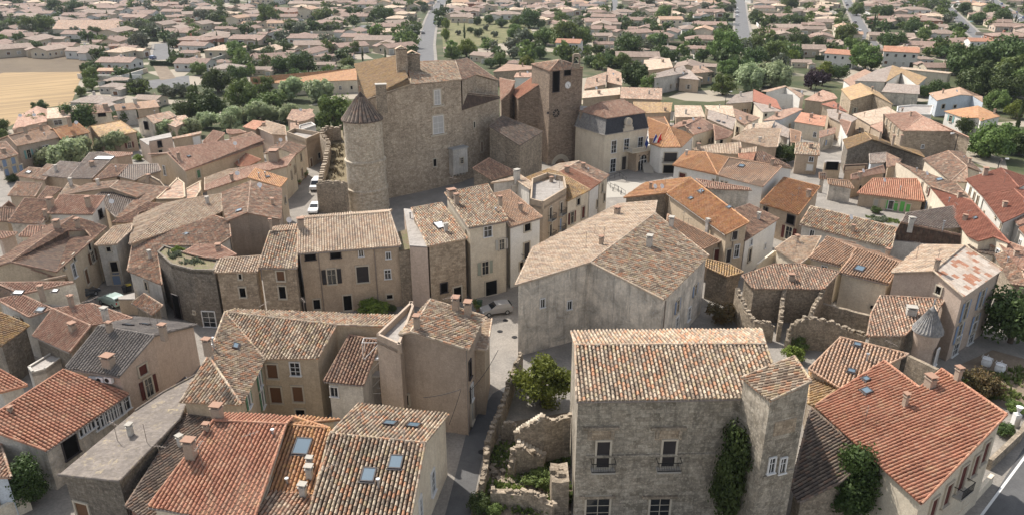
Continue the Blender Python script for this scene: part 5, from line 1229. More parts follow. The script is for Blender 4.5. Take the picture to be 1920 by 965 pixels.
def villa_proto(i, wall, roof, wdesc, rdesc, typ):
    rnd=random.Random(i*7+3); root=empty('villa'); w,d=rnd.uniform(11,14),rnd.uniform(8,9.5); h=rnd.choice([2.8,3.0,3.2,5.4 if i%4==0 else 3.0]); pt=.30
    V=[Vector((-w/2,-d/2,h)),Vector((w/2,-d/2,h)),Vector((w/2,d/2,h)),Vector((-w/2,d/2,h))]
    if typ=='hip': V+=[Vector((-w/2+d/2,0,h+d/2*pt)),Vector((w/2-d/2,0,h+d/2*pt))]; fs=[(0,1,5,4),(1,2,5),(2,3,4,5),(3,0,4)]
    else: V+=[Vector((-w/2,0,h+d/2*pt)),Vector((w/2,0,h+d/2*pt))]; fs=[(0,1,5,4),(2,3,4,5)]
    parts=[(V,fs)]
    # a lower wing or garage
    sx=rnd.choice([-1,1]); ww,wd_=rnd.uniform(4.5,7),rnd.uniform(4,6); x0=sx*(w/2-ww/2+rnd.uniform(0,3)); y0=-d/2-wd_/2+1.0 if rnd.random()<.6 else d/2+wd_/2-1
    hh=2.7; X=lambda a,b,z:Vector((x0+a*ww/2,y0+b*wd_/2,z))
    parts.append(([X(-1,-1,hh),X(1,-1,hh),X(1,1,hh),X(-1,1,hh),X(0,-1,hh+ww/2*pt),X(0,1,hh+ww/2*pt)],[(0,4,5,3),(4,1,2,5)]))
    mb=MB()
    for V,fs in parts:
        for l in loops(V,fs):
            lp=inset([V[k] for k in l],.35); u=0
            for a,b in zip(lp,lp[1:]+lp[:1]):
                ln=math.hypot(b.x-a.x,b.y-a.y); mb.face([Vector((a.x,a.y,0)),Vector((b.x,b.y,0)),Vector((b.x,b.y,b.z-.1)),Vector((a.x,a.y,a.z-.1))],[(u,0),(u+ln,0),(u+ln,b.z),(u,a.z)]); u+=ln
    mb.build('wall',MAT['W'+wall],root)
    for V,fs in parts: roof_mesh('roof',V,fs,roof,root,None)
    fy=-d/2+.35
    def op(nm,x,y,z,sx_,sz,m,along='x'):
        mb=MB(); mb.box((x,y,z),sx_ if along=='x' else .12,.12 if along=='x' else sx_,sz); f=mb.build(nm,MAT['frame_white'],root)
        mb=MB(); k=.82; 
        if along=='x': mb.box((x,y-math.copysign(.05,1),z),sx_*k,.1,sz*k)
        else: mb.box((x+math.copysign(.05,x),y,z),.1,sx_*k,sz*k)
        mb.build('pane',MAT[m],f)
    for k in range(4): 
        x=-w/2+1.6+k*(w-3.2)/3; wd2=rnd.choice([1.0,1.2,2.0])
        op('window',x,fy-.02,1.5 if wd2<2 else 1.15,wd2,1.2 if wd2<2 else 2.1,rnd.choice(['glass','glass','sh_l','sh_n']))
        if h>5: op('window',x,fy-.02,4.1,1.0,1.2,'glass')
    for y in (-1.8,1.8): op('window',w/2-.33,y,1.5,1.1,1.2,'glass','y'); op('window',-w/2+.33,y,1.5,1.0,1.2,'glass','y')
    op('garage_door',x0,y0-wd_/2+.33,1.15,2.4,2.1,rnd.choice(['sh_l','sh_w','sh_n']))
    mb=MB(); mb.box((rnd.uniform(-2,2),.8,h+1.0),.6,.5,2.2); c=mb.build('chimney',MAT['W'+wall],root)
    return root,'%s villa, %s roof,'%(wdesc,rdesc)
def copy_tree(o, par=None):
    c=o.copy(); SC.collection.objects.link(c)
    if par is not None: c.parent=par
    for ch in o.children: copy_tree(ch,c)
    return c
VP=[villa_proto(0,'vcream','villa','tall cream','pink hipped','hip'),villa_proto(1,'vwhite','villa','white','pink gabled','gab'),villa_proto(2,'vcream','villb','cream','tan gabled','gab'),
    villa_proto(3,'vwhite','villb','white','tan hipped','hip'),villa_proto(4,'cream','tan','tall ochre','tan gabled','gab'),villa_proto(5,'vcream','villa','cream','pink gabled','gab'),
    villa_proto(6,'pink','villa','rosy','pink gabled','gab'),villa_proto(7,'terra','villa','brick red','pink hipped','hip'),villa_proto(8,'vwhite','red','tall white','bright orange','gab'),villa_proto(9,'lgrey','grey','grey','dull grey','hip'),
    villa_proto(10,'vcream','pale','cream','bleached','hip'),villa_proto(11,'purp','tan','plum coloured','tan gabled','gab')]
used=set(); PLACED=[]
def villa(p, k, rz, sc=1.0, sy=1.0, flip=False):
    o,ph=VP[k]
    if k not in used: used.add(k); r=o
    else: r=copy_tree(o)
    r.location=(p.x,p.y,0); r.rotation_euler=(0,0,rz); r.scale=(sc*sy,sc,min(sc,1.15))
    later(r,ph,'villa','villas on the plain beyond the old town'); PLACED.append((p.x,p.y,9*sc*max(1,sy)))
def vil(fr, X, Y, wpx, k, ang=0, sy=1.0):
    x,y=s(fr,X,Y); p=P(x,y,3.5); d=p.y*CTH+(HC-3.5)*STH; w=wpx/FR[fr][2]/FPX*d
    villa(p,k,math.radians(ang),max(.6,min(1.6,w/12.5/sy)),sy)
for t in '''a 535 545 250 9 -8;a 640 410 110 3 5;a 625 450 150 9 -5;a 655 330 200 1 -4;a 590 360 90 11 0;a 1020 275 120 0 5;a 1070 335 190 1 -6;a 1250 365 190 9 -5;a 1230 145 100 6 10
a 1520 140 110 4 0;a 1790 125 170 0 3;a 1780 290 110 0 -10;a 1790 330 80 2 0;a 1700 200 220 1 -4;a 345 240 140 5 5;a 110 192 210 5 0 1.4;a 430 180 150 1 -5;a 1010 170 260 5 -8;a 820 515 150 2 -12
a 990 105 100 7 5;a 625 232 90 7 10;a 710 238 70 5 0;a 1220 315 90 5 0;a 1440 355 90 2 0;a 1370 205 200 6 -5;a 660 195 110 5 5;a 1070 215 180 7 -8;a 560 70 150 2 5;a 420 80 130 5 0;a 230 70 130 1 5;a 600 40 120 5 -5;a 1160 50 150 2 -5
a 1440 15 130 4 0 1.3;a 1690 20 200 2 0 1.6;a 870 30 110 5 0;a 800 65 120 1 0;a 950 60 110 5 0;a 1590 100 80 1 40;a 1380 85 110 1 0
b 255 140 160 5 -5;b 185 215 210 2 -4;b 600 245 80 0 10;b 965 320 90 1 -15;b 1250 255 150 8 -15;b 1440 225 110 5 0;b 1430 185 110 2 0;b 1420 112 200 5 0;b 1640 105 220 5 -3;b 1790 255 130 3 -6;b 780 290 130 2 -30;b 840 300 60 5 -20
b 690 55 150 6 0;b 900 75 170 3 0;b 1370 75 90 3 10;b 1160 90 120 5 0;b 80 85 150 5 -5;b 130 20 170 1 0;b 1800 130 150 4 0;b 20 280 50 1 0;b 1690 290 100 2 -10
c 105 250 120 5 -12;c 690 265 170 2 -10;c 650 320 110 2 -10;c 870 320 170 8 -35;c 1190 315 190 8 -25;c 1410 355 180 5 -5;c 150 60 190 6 -4;c 150 130 170 5 -8;c 520 85 160 5 -4;c 560 150 170 2 -4;c 740 55 110 5 -10;c 770 120 150 2 -12
c 720 155 120 2 -5;c 810 215 110 1 -15;c 1270 50 150 3 -14;c 1330 110 150 7 -14;c 1420 180 150 3 -14;c 1280 240 180 5 -18;c 1100 100 140 7 -14;c 1390 140 110 2 -14;c 1580 20 130 1 0;c 1780 140 160 6 -14;c 1800 195 210 7 -10;c 1620 240 130 8 -10
c 1700 215 110 5 -10;c 1080 185 120 2 -14;c 480 210 110 9 -12;c 440 40 110 5 0;c 1180 200 160 2 -14;c 1320 300 100 3 -14;c 30 240 60 3 0'''.replace('\n',';').split(';'):
    v=t.split(); vil(v[0],float(v[1]),float(v[2]),float(v[3]),int(v[4]),float(v[5]),float(v[6]) if len(v)>6 else 1.0)
EXC=[pl('a','-400,900 60,700 260,592 400,572 530,285 0,285 -400,300'),pl('a','610,108 840,90 790,145 660,155'),pl('b','540,110 700,95 1000,100 1100,110 1060,230 900,240 550,285'),
     pl('a','930,380 1300,330 2100,380 2200,900 700,900'),pl('c','1470,250 1900,200 1960,600 1300,500 1470,380'),pl('c','150,200 680,230 640,520 20,520'),pl('a','790,330 1060,410 1060,520 780,500'),
     pl('b','-20,300 900,200 1500,300 1500,1000 -20,1000'),pl('b','1060,130 1400,130 1400,260 1060,260'),pl('a','0,100 300,95 300,150 0,150')]
LOWY=[(0,92),(170,140),(330,200),(420,150),(640,150),(700,105),(1000,112),(1140,125),(1280,150),(1500,150),(1560,118),(1920,92)]
def lowy(x):
    for (a,b),(c,d) in zip(LOWY,LOWY[1:]):
        if a<=x<=c: return b+(d-b)*(x-a)/(c-a)
    return 92
def near_road(p,m=9):
    for q,w in ROADS:
        for a,b in zip(q,q[1:]):
            d=b-a; t=max(0,min(1,(p-a).dot(d)/d.length_squared)); 
            if (a+d*t-p).length<w/2+m: return True
    return False
FAR=[]; rnd=random.Random(11); D=235; nv=0
while D<800:
    xx=-D*.75+rnd.uniform(0,20)
    while xx<D*.75:
        p=Vector((xx+rnd.uniform(-4,4),D+rnd.uniform(-5,5),0)); x,y=topx(Vector((p.x,p.y,3)))
        ok = -20<x<1940 and -12<y<lowy(min(1920,max(0,x))) and not any(inpoly(x,y,e) for e in EXC) and not near_road(p) and all((p.x-a)**2+(p.y-b)**2>(c+5.5)**2 for a,b,c in PLACED)
        if ok and nv>=205:
            FAR.append((p,rnd.random()))
            PLACED.append((p.x,p.y,9))
        elif ok and rnd.random()<.95:
            base=-12 if x>1100 else (6 if x>800 else -6); rz=math.radians(base+rnd.choice([0,90,90,90,45])+rnd.uniform(-12,12))
            villa(p,rnd.choice([0,1,2,3,5,5,2,1,6,4,10,10,3,2,5,7 if rnd.random()<.4 else 5]),rz,rnd.uniform(1.02,1.3),rnd.uniform(.9,1.25)); nv+=1
        xx+=rnd.uniform(15.5,24)
    D+=17+D*.005
for (fr,pts,ze,rf,wl,lb) in (('a','S 285,160 660,168 650,112 320,110',3.6,'old','cream','very long low barn with a dull pink roof left of the stubble field'),
    ('a','G 1385,462 1960,440 1960,375 1370,425',4.2,'org','cream','long winery building with a ribbed orange roof behind the plane trees'),
    ('c','F 880,440,3.5 925,475,3.5 1045,400,5 1000,380,5',4,'brn','white','brown barn roof left of the largest mossy barn'),
    ('c','F 940,445,4.6 1115,450,4.6 1150,360,6.4 1060,385,6.0',5,'grey','lgrey','left roof slope of the largest mossy barn'),
    ('c','F 1115,450,4.8 1150,358,6.6 1340,425,4.8 1290,470,4.6 1200,400,5.4',5,'yel','white','right side of the farm buildings with a white gable and mossy roof'),
    ('c','F 1090,505,4.0 1300,518,4.0 1300,468,5.0 1120,458,5.0',4,'grey','grey','open fronted grey roofed farm shed'),
    ('c','F 1180,378,5 1460,405,5 1480,398,5 1200,368,5',5,'pale','cream','long thin pale roof behind the farm buildings'),
    ('c','F -20,430,4.4 95,440,4.4 40,385,5.6 -30,375,5.6',5,'grey','tan','grey gabled house at the foot of the clock tower trees'),
    ('c','F 40,405,4.4 170,395,4.2 110,362,5.4 60,362,5.4',5,'old','tan','low brown roof behind the grey gabled house'),
    ('b','F 1330,490,5.4 1450,465,5.2 1455,395,6.6 1345,430,6.4',6,'old','tan','tan flaking roof immediately right of the clock tower'),
    ('b','F 1450,450,5.0 1540,470,5.0 1535,400,6.2 1460,370,6.4',6,'old','tan','brown roof with wooden flue right of the tan flaking roof'),
    ('b','F 1320,540,5.2 1530,520,5.2 1530,480,6.0 1330,500,6.0',6,'pale','tan','long narrow striped roof behind the town hall, left half'),
    ('b','F 1530,540,5.2 1758,548,5.2 1760,485,6.2 1535,478,6.2',6,'old','tan','long narrow striped roof behind the town hall, right half'),
    ('b','F 1655,390,5.0 1820,370,5.0 1800,320,6.2 1660,330,6.2',5,'pale','tan','pale roof beyond the dark trees right of the tower'),
    ('b','F 1720,430,5.4 1900,400,5.4 1880,360,6.4 1700,410,6.2',5,'grey','lgrey','grey gabled cottage with small windows facing the dark trees'),
    ('b','F 905,350,5 830,395,5 1060,380,5 1065,365,6',5,'brn','rub','brown roof peeping out between castle and clock tower'),
    ('b','F 945,425,5 1040,425,5 1050,400,5.6 960,400,5.6',5,'pink','white','little pink roof between castle and clock tower'),
    ('a','F 1570,655,4.4 1700,640,4.4 1720,600,5.4 1600,600,5.4',4,'brn','tan','rusty roof half hidden at the right of the plane row'),
    ):
    ty,pp=pts.split(' ',1); ho=H(fr,ty,pp,ze,rf,wl,lb,'',cat='building',name='farm_building' if 'barn' in lb or 'farm' in lb else 'town_house')
fb=MB(); fm_=[MAT['Wvcream'],MAT['Wvwhite'],MAT['Rvilla'],MAT['Rvillb'],MAT['Rtan']]
for p,q in FAR:
    rz=random.Random(q).choice([0,1.57,.8])+q*.5-.2; w,d,h=rnd.uniform(11,17),rnd.uniform(8.5,11),rnd.choice([3,3,3,5.2]); M=Matrix.Translation(p)@Matrix.Rotation(rz,4,'Z'); wi=int(q*10)%2; ri=2+int(q*100)%3
    for dx,dy,ww,dd,hh in ((0,0,w,d,h),(w*.3,-d*.5,w*.4,d*.7,2.7)):
        T=M@Matrix.Translation((dx,dy,0)); f=lambda x,y,z:T@Vector((x*ww/2,y*dd/2,z))
        for a,b in(((-1,-1),(1,-1)),((1,-1),(1,1)),((1,1),(-1,1)),((-1,1),(-1,-1))): fb.face([f(*a,0),f(*b,0),f(*b,hh),f(*a,hh)],[(0,0),(ww,0),(ww,hh),(0,hh)],wi)
        k=1.06; e=dd*.15; hx=.45 if q<.5 else 1
        fb.face([f(-k,-k,hh),f(k,-k,hh),f(hx,0,hh+e),f(-hx,0,hh+e)],None,ri); fb.face([f(k,k,hh),f(-k,k,hh),f(-hx,0,hh+e),f(hx,0,hh+e)],None,ri); fb.face([f(k,-k,hh),f(k,k,hh),f(hx,0,hh+e)],None,ri if hx<1 else wi); fb.face([f(-k,k,hh),f(-k,-k,hh),f(-hx,0,hh+e)],None,ri if hx<1 else wi)
        for i in range(3): fb.face([f(-.7+.55*i,-1.01,1),f(-.5+.55*i,-1.01,1),f(-.5+.55*i,-1.01,2.2),f(-.7+.55*i,-1.01,2.2)],None,5)
fm_.append(MAT['sh_k'])
if FAR: tag(fb.build('distant_villas',fm_),'rows of the most distant small villas along the top edge','villas',kind='stuff')
# garden walls and pools between the villas
nw=0
for i in range(900):
    if nw>=70: break
    D=rnd.uniform(240,620); p=Vector((rnd.uniform(-.72,.72)*D,D,0)); x,y=topx(p)
    if not(0<x<1920 and 0<y<lowy(x)) or any(inpoly(x,y,e) for e in EXC) or near_road(p,3) or not all((p.x-a)**2+(p.y-b)**2>(c+2)**2 for a,b,c in PLACED): continue
    L0=rnd.uniform(12,26); rz=math.radians((-12 if x>1100 else -5)+rnd.choice([0,90])); mb=MB()
    mb.box((0,0,.8),L0,.25,1.6); mb.box((0,0,1.63),L0+.1,.35,.07); o=mb.build('garden_wall',MAT[rnd.choice(['Wvwhite','Wvcream','Wvcream','Wlgrey'])]); o.location=p; o.rotation_euler.z=rz
    later(o,'low pale garden wall','wall','garden walls between the villas'); nw+=1
plain('water',(.05,.35,.45),.08,0,.05,.6)
for i,(fr,X,Y) in enumerate((('b',1290,115),('a',470,260),('c',1610,120),('a',160,245))):
    p=P(*s(fr,X,Y),0); mb=MB(); mb.box((0,0,.05),10,5.4,.16); o=mb.build('swimming_pool',MAT['cement']); o.location=p; o.rotation_euler.z=-.15
    mb=MB(); mb.box((0,0,.12),8.4,4,.06); mb.build('water',MAT['water'],o); later(o,'small turquoise swimming pool','pool','garden pools')
# ------------------------------------------------------------ trees
def leafmat(name, c1, c2, c3, trans=.25):
    n=N('leaf_'+name); oi=n.n('ObjectInfo'); co=n.coord('Object')
    a=n.noise(co,2.2,3,.6); b=n.noise(co,14,2,.8)
    c=n.mix(n.ramp(a,[(.35,0),(.65,1)]),c1,c2); c=n.mix(n.ramp(b,[(.5,0),(.75,.6)]),c,c3)
    hv=n.n('HueSaturation'); n.l(c,hv.inputs['Color']); n.l(n.math('ADD',n.math('MULTIPLY',oi.outputs['Random'],.4),.8),hv.inputs['Value'])
    n.l(n.math('ADD',n.math('MULTIPLY',oi.outputs['Random'],.035),.472),hv.inputs['Hue']); n.col(hv.outputs[0]); n.b.inputs['Roughness'].default_value=.6
    tr=n.n('BsdfTranslucent'); n.l(hv.outputs[0],tr.inputs[0]); mx=n.n('MixShader'); mx.inputs[0].default_value=trans
    n.l(n.b.outputs[0],mx.inputs[1]); n.l(tr.outputs[0],mx.inputs[2]); n.l(mx.outputs[0],n.o.inputs[0]); MAT['L'+name]=n.mat
leafmat('dark',(.055,.09,.028),(.082,.125,.036),(.13,.17,.06)); leafmat('mid',(.095,.15,.04),(.14,.20,.052),(.20,.26,.085))
leafmat('plane',(.22,.28,.13),(.32,.37,.21),(.48,.50,.34),.35); leafmat('bright',(.12,.17,.03),(.17,.22,.04),(.22,.26,.06),.35)
leafmat('olive',(.10,.12,.075),(.14,.155,.10),(.19,.20,.14)); leafmat('purple',(.035,.02,.028),(.05,.03,.035),(.07,.04,.045)); leafmat('ivy',(.035,.06,.015),(.055,.085,.022),(.09,.12,.035))
leafmat('rust',(.12,.07,.03),(.10,.08,.035),(.07,.075,.03))
def crown_mesh(seed, n, leaf, shape='round', clumps=26, squash=.85):
    r=random.Random(seed); mb=MB(); cs=[]
    for i in range(clumps):
        while True:
            v=Vector((r.uniform(-1,1),r.uniform(-1,1),r.uniform(-1,1)))
            if .05<v.length<1: break
        v=v.normalized()*(.38+.5*r.random()); cr=r.uniform(.2,.42)
        if shape=='cypress': v=Vector((v.x*.16,v.y*.16,r.uniform(-1,1))); w=max(.12,1-abs(v.z+.25)**1.6*.75); v.x*=w;v.y*=w; cr=.2*w
        elif shape=='column': v.x*=.5; v.y*=.5; v.z*=1.25; cr*=.8
        elif shape=='wide': v.z*=.62
        elif shape=='loose': v.z*=.9; cr*=.75
        else: v.z*=squash
        cs.append((v,cr))
    for i in range(n):
        c,cr=cs[i%len(cs)]
        d=Vector((r.gauss(0,1),r.gauss(0,1),r.gauss(0,1)))
        if d.z<-.3: d.z*=.4
        d.normalize(); p=c+d*cr*(r.uniform(.55,1.08) if r.random()<.85 else r.uniform(1,1.3))
        if shape=='cypress': p=c+Vector((d.x*cr,d.y*cr,d.z*cr*1.6))
        nn=(d+Vector((r.gauss(0,.45),r.gauss(0,.45),r.gauss(0,.45)))).normalized(); a=nn.orthogonal().normalized(); b=nn.cross(a); t=r.uniform(0,6.28)
        a,b=a*math.cos(t)+b*math.sin(t),b*math.cos(t)-a*math.sin(t); l=leaf*r.uniform(.6,1.3)
        mb.face([p-a*l,p-b*l*.6,p+a*l,p+b*l*.6])
    return mb
def tree_proto(name, seed, n, leaf, mat, shape='round', clumps=26, trunk=True, squash=.85, tn='tree'):
    root=empty(tn); c=crown_mesh(seed,n,leaf,shape,clumps,squash).build('crown',MAT['L'+mat],root); zc={'cypress':1.05,'column':1.3,'wide':.72}.get(shape,.9); c.location.z=zc
    if trunk:
        r=random.Random(seed); mb=MB(); mb.tube([(0,0,0),(.02,.01,.3),(.0,.03,.6),(.02,.0,.9)],.075,7,taper=[1.3,1,.85,.5])
        for i in range(5):
            a=i*1.26+r.random(); mb.tube([(0,0,.3+.05*i),(math.cos(a)*.22,math.sin(a)*.22,.6+.05*i),(math.cos(a)*.5,math.sin(a)*.5,.85+.08*i)],.035,5,taper=[1.2,.8,.4])
        mb.build('trunk',MAT['bark'],root)
    TPR[name]=(root,zc); TUSED[name]=False
TPR={};TUSED={}
tree_proto('D1',1,5200,.075,'dark',clumps=34); tree_proto('D2',2,5200,.075,'dark','wide',clumps=30); tree_proto('D3',13,5200,.075,'dark',clumps=24,squash=.95)
tree_proto('M1',3,5200,.075,'mid',clumps=30); tree_proto('M2',4,5200,.08,'mid','wide',clumps=26); tree_proto('M3',14,5200,.075,'mid',clumps=40)
tree_proto('P1',5,4200,.11,'plane',clumps=26); tree_proto('P2',6,4200,.11,'plane','wide',clumps=22)
tree_proto('B1',7,4200,.08,'bright',clumps=26); tree_proto('B2',8,6000,.055,'bright','loose',clumps=44)
tree_proto('O1',9,2600,.09,'olive',clumps=22); tree_proto('U1',10,2600,.09,'purple',clumps=22)
tree_proto('C1',11,2400,.06,'dark','cypress',clumps=60,tn='cypress'); tree_proto('R1',12,4200,.07,'rust','wide',clumps=26)
tree_proto('V1',15,9000,.05,'ivy','column',clumps=60,trunk=False,tn='climbing_plant')
tree_proto('S1',16,420,.17,'dark',clumps=16); tree_proto('S2',17,420,.17,'mid',clumps=16); tree_proto('S3',18,420,.17,'olive',clumps=14); tree_proto('S4',19,420,.17,'dark','wide',clumps=16); tree_proto('S5',20,300,.10,'dark','cypress',clumps=30,tn='cypress')
DESC={'D':'rounded dark green tree','M':'bushy mid green tree','P':'pale leafy plane tree','B':'fresh bright green tree','O':'grey green olive tree','U':'dark purple leaved tree','C':'slim dark cypress','R':'brownish flowering bush tree','V':'thick column of dark ivy'}
def trb(fr,X,Y,r,kind,hs=1.0,label=None,**k):       # placed by its foot on the ground
    return tree(kind,P(*s(fr,X,Y),0),r,hs,label,**k)
def tree(kind, p, r, hs=1.0, label=None, cat='tree', group=None, z0=0):
    root,zc=TPR[kind]
    t=root if not TUSED[kind] else copy_tree(root); TUSED[kind]=True
    t.location=(p.x,p.y,z0); t.scale=(r,r,r*hs); t.rotation_euler=(0,0,rnd.uniform(0,6.28))
    if label: tag(t,label,cat,group)
    elif kind[0]=='S': pass
    else: later(t,DESC[kind[0]],cat,group or DESC[kind[0]]+'s'); 
    return t
def tr(fr, X, Y, rp, kind, hs=1.0, label=None, **k):
    x,y=s(fr,X,Y); zc=TPR[kind][1]; r=3
    for _ in range(6):
        z=k.get('z0',0)+zc*r*hs; p=P(x,y,z); d=p.y*CTH+(HC-z)*STH; r=rp/FR[fr][2]/FPX*d
    return tree(kind,p,r,hs,label,**k)
LIST='''a 430 640 90 D1;a 200 690 70 M1;a 215 585 48 D3;a -10 690 50 D1;a 1190 440 92 D2;a 1300 410 60 D1;a 1330 515 88 M1;a 1440 470 62 M3;a 1500 545 75 M2;a 1120 560 95 D3;a 1020 600 65 D1;a 1190 590 60 D2;a 1410 590 60 M3
a 1590 485 62 P1;a 1765 495 72 P2;a 900 705 48 P1;a 975 725 45 P2;a 1050 695 50 P1;a 1125 655 55 P2;a 1255 650 62 P1;a 1335 625 52 P2;a 1420 615 62 P1;a 1500 625 50 P2;a 1575 620 50 P1;a 1840 625 115 M1
a 360 850 92 P1;a 260 855 62 P2;a 430 815 62 P1;a 560 790 52 P2;a 640 775 60 P1;a 720 750 55 P2;a 1090 375 50 M2;a 1545 350 60 D2;a 1640 340 70 D1;a 1300 275 60 M3;a 1390 300 40 O1;a 770 220 48 O1;a 690 292 32 O1;a 760 460 52 O1;a 875 115 42 D1
a 515 175 36 D1;a 150 135 52 M1;a 90 140 50 D2;a 225 125 60 M2;a 40 145 40 M1;a 120 262 42 D2;a 190 258 42 D1;a 1290 390 24 U1;a 500 410 45 M1;a 500 460 40 M3;a 440 500 30 M1;a 1470 85 60 M1;a 1200 100 60 D2;a 1640 150 45 O1;a 1780 80 60 M2;a 670 640 60 D2;a 740 620 50 D1;a 850 610 40 D3;a 1110 80 45 O1;a 900 490 40 D2;a 945 505 35 O1;a 1050 490 35 M2;a 780 135 50 M2;a 830 130 45 D2
a 945 235 30 D1;a 1560 260 55 D2;a 1470 290 50 D2;a 560 260 30 D1;a 0 740 40 M1;a 290 25 40 D1;a 410 35 50 D2;a 1010 365 20 C1;a 455 420 20 C1 1.3;a 718 425 28 C1 1.5;a 930 290 26 C1 1.6;a 1270 205 24 C1 1.5;a 1410 175 20 C1;a 1190 205 20 C1 1.5;a 980 190 20 C1 1.3;a 1560 280 34 C1 1.6;a 795 210 20 C1 1.4
b 1030 98 60 D1;b 745 112 28 D3;b 750 178 27 D1;b 795 148 22 O1;b 878 125 36 D2;b 640 178 18 O1;b 950 172 50 M3;b 1230 190 85 M1;b 1120 200 65 M2;b 1320 205 65 M3;b 685 262 55 B1;b 1570 255 88 D1;b 1480 300 50 D3;b 1610 400 88 D3;b 1700 460 58 M1;b 50 412 46 P1;b 1090 285 40 D1;b 1010 343 46 B1;b 870 325 42 M1;b 820 345 38 D2;b 350 200 46 D1
b 440 30 36 D2;b 1665 265 40 M3;b 1200 105 45 M1;b 230 75 60 D2;b 1365 335 36 D1;b 545 50 18 C1 1.6;b 575 22 16 C1 1.4;b 605 15 14 C1;b 675 170 24 C1 1.6;b 292 205 18 C1 1.5;b 115 300 22 C1 1.5;b 322 25 14 C1 1.3;b 575 130 22 B1 1.6;b 572 190 24 B1 1.6;b 710 165 22 D2;b 780 215 14 D1;b 840 185 22 O1;b 640 128 12 C1;b 610 290 45 M1;b 40 60 30 D1;b 380 110 35 O1;b 75 260 35 M1;b 1030 205 45 D2;b 960 115 35 M1;b 810 105 30 D1;b 1170 75 35 M3
b 40 340 40 M2;b 1560 130 30 O1;b 1620 140 35 O1;b 1770 75 50 M1;b 1850 70 40 D2;b 1470 330 40 D1;b 1540 330 50 M3;b 1720 210 40 M2;b 1800 310 45 D1;b 30 180 30 D2
c 240 250 92 M1;c 180 270 60 M3;c 390 310 62 D1;c 500 290 72 M1;c 600 310 42 B1;c 560 260 50 M2;c 1560 330 105 D1;c 1650 330 130 D3;c 1760 320 145 D1;c 1870 330 145 D2;c 1700 420 115 D3;c 1800 400 110 M3;c 1560 440 60 D1;c 1850 450 90 M1;c 1620 480 60 D2;c 1780 480 80 D1;c 365 425 70 P1;c 440 415 75 P2;c 520 415 70 P1;c 300 400 40 D1;c 225 465 64 M1
c 240 375 58 M3;c 710 435 62 U1;c 770 430 45 U1;c 790 385 55 B1;c 860 395 48 D1;c 1010 310 85 M3;c 930 265 62 M1;c 900 185 62 M1;c 870 130 40 M3;c 620 110 46 D2;c 1160 225 58 D1;c 1270 145 48 D2;c 1700 770 110 M1;c 1790 760 85 M3;c 1650 800 70 M1;c 1860 780 80 D1;c 1730 555 66 M1;c 1840 600 58 B1;c 1560 685 55 D1
c 1410 480 55 D2;c 1330 500 40 D1;c 1560 560 40 M1;c 565 840 62 D1;c 490 850 40 M2;c 1855 620 50 C1 1.9;c 1470 790 36 D1;c 80 190 45 D2;c 30 205 40 D1;c 400 90 42 D1;c 270 40 30 O1;c 1620 100 45 D2;c 1750 90 50 D1;c 130 415 46 O1;c 30 340 40 D2;c 745 235 36 D1 1.2;c 1050 130 36 C1 1.4;c 1190 120 36 O1;c 690 100 26 B1;c 570 110 40 D2;c 1320 190 40 M1
c 440 150 26 C1 1.2;c 890 60 12 C1 1.4;c 945 145 14 C1 1.4;c 1550 45 40 D1;c 1690 55 40 M3;c 1830 100 20 C1;c 640 220 60 D2;c 520 220 40 D2;c 1120 60 40 D1;c 960 50 40 M1;c 600 20 40 D1;c 1490 170 40 D2;c 400 240 50 M1;c 330 250 50 M3;c 110 200 40 D2;c 1450 280 50 D2;c 1510 270 40 M2;c 1040 340 50 M3'''.replace('\n',';').split(';')
for t in LIST:
    v=t.split(); tr(v[0],float(v[1]),float(v[2]),float(v[3])*(1.18 if v[4][0]=='P' else 1.0),v[4],float(v[5]) if len(v)>5 else 1.0)
weeds('weeds',px('h','840,480 1250,560 1250,1000 760,930'),1500,.55,'Lmid','rough weeds growing over the ruin floor')
weeds('grass',px('A2','1185,420 1290,380 1310,800 1110,800',4.25),700,.35,'straw','dry grass on the castle rampart terrace',2)
weeds('weeds',[P(*s('s',*q),7.7) for q in((310,470),(345,480),(398,500),(330,494))],260,.5,'Lolive','weeds along the top of the curved bastion',3)
weeds('grass',px('B5','440,330 760,370 740,420 400,350'),600,.3,'Lmid','lush lawn strip in the garden with the green shutters',4)
weeds('weeds',px('i','1500,200 1900,150 1950,330 1600,340'),500,.4,'Lmid','scattered weeds in the builder yard',5)
weeds('hedge_strip',px('g','500,600 835,355 870,370 540,640',.6),900,1.0,'Lmid','green strip of low plants between the long low house and the curved shed',6)
# trees and bushes inside the old town, each with a place of its own
tr('h',1105,235,185,'B2',.9,'feathery bright green tree growing out of the ruins beside the mansion')
tr('h',960,850,60,'B2',1.0,'small feathery green shrub in the ruin at the bottom edge',cat='shrub')
tr('h',760,900,70,'D1',.8,'dark green bush at the lower end of the alley wall',cat='bush')
tr('h',1080,760,90,'M2',.6,'dark green overgrown bush under the broken stair',cat='bush')
tr('h',840,940,50,'M1',.8,'mid green bush between the jagged ruin walls',cat='bush')
tr('e',165,750,92,'B1',.6,'bright green shrub against the foot of the long tan house',cat='shrub')
tr('e',280,752,26,'D1',.9,'little dark bush by the arched opening of the tan house',cat='bush')
trb('i',228,1048,2.75,'V1',1.6,'tall column of dark ivy climbing the mansion facade',cat='climbing plant')
tr('i',440,915,60,'M2',1.0,'leafy shrub at the foot of the stair tower',cat='shrub')
trb('i',900,1000,3.4,'V1',.95,'dense ivy mass draped over the wall below the largest orange roof',cat='climbing plant')
tr('i',990,690,50,'V1',.8,'clump of fresh ivy creeping onto the edge of the orange roof',cat='climbing plant',z0=2.5)
tr('i',1640,245,108,'R1',1.0,'large brownish flowering bush behind the largest orange roof',cat='bush')
tr('i',610,75,60,'B1',.9,'bright green bush just behind the stair tower roof',cat='bush')
tr('f',1840,790,160,'D1',1.2,'big dark tree cut by the right edge beside the patchwork house')
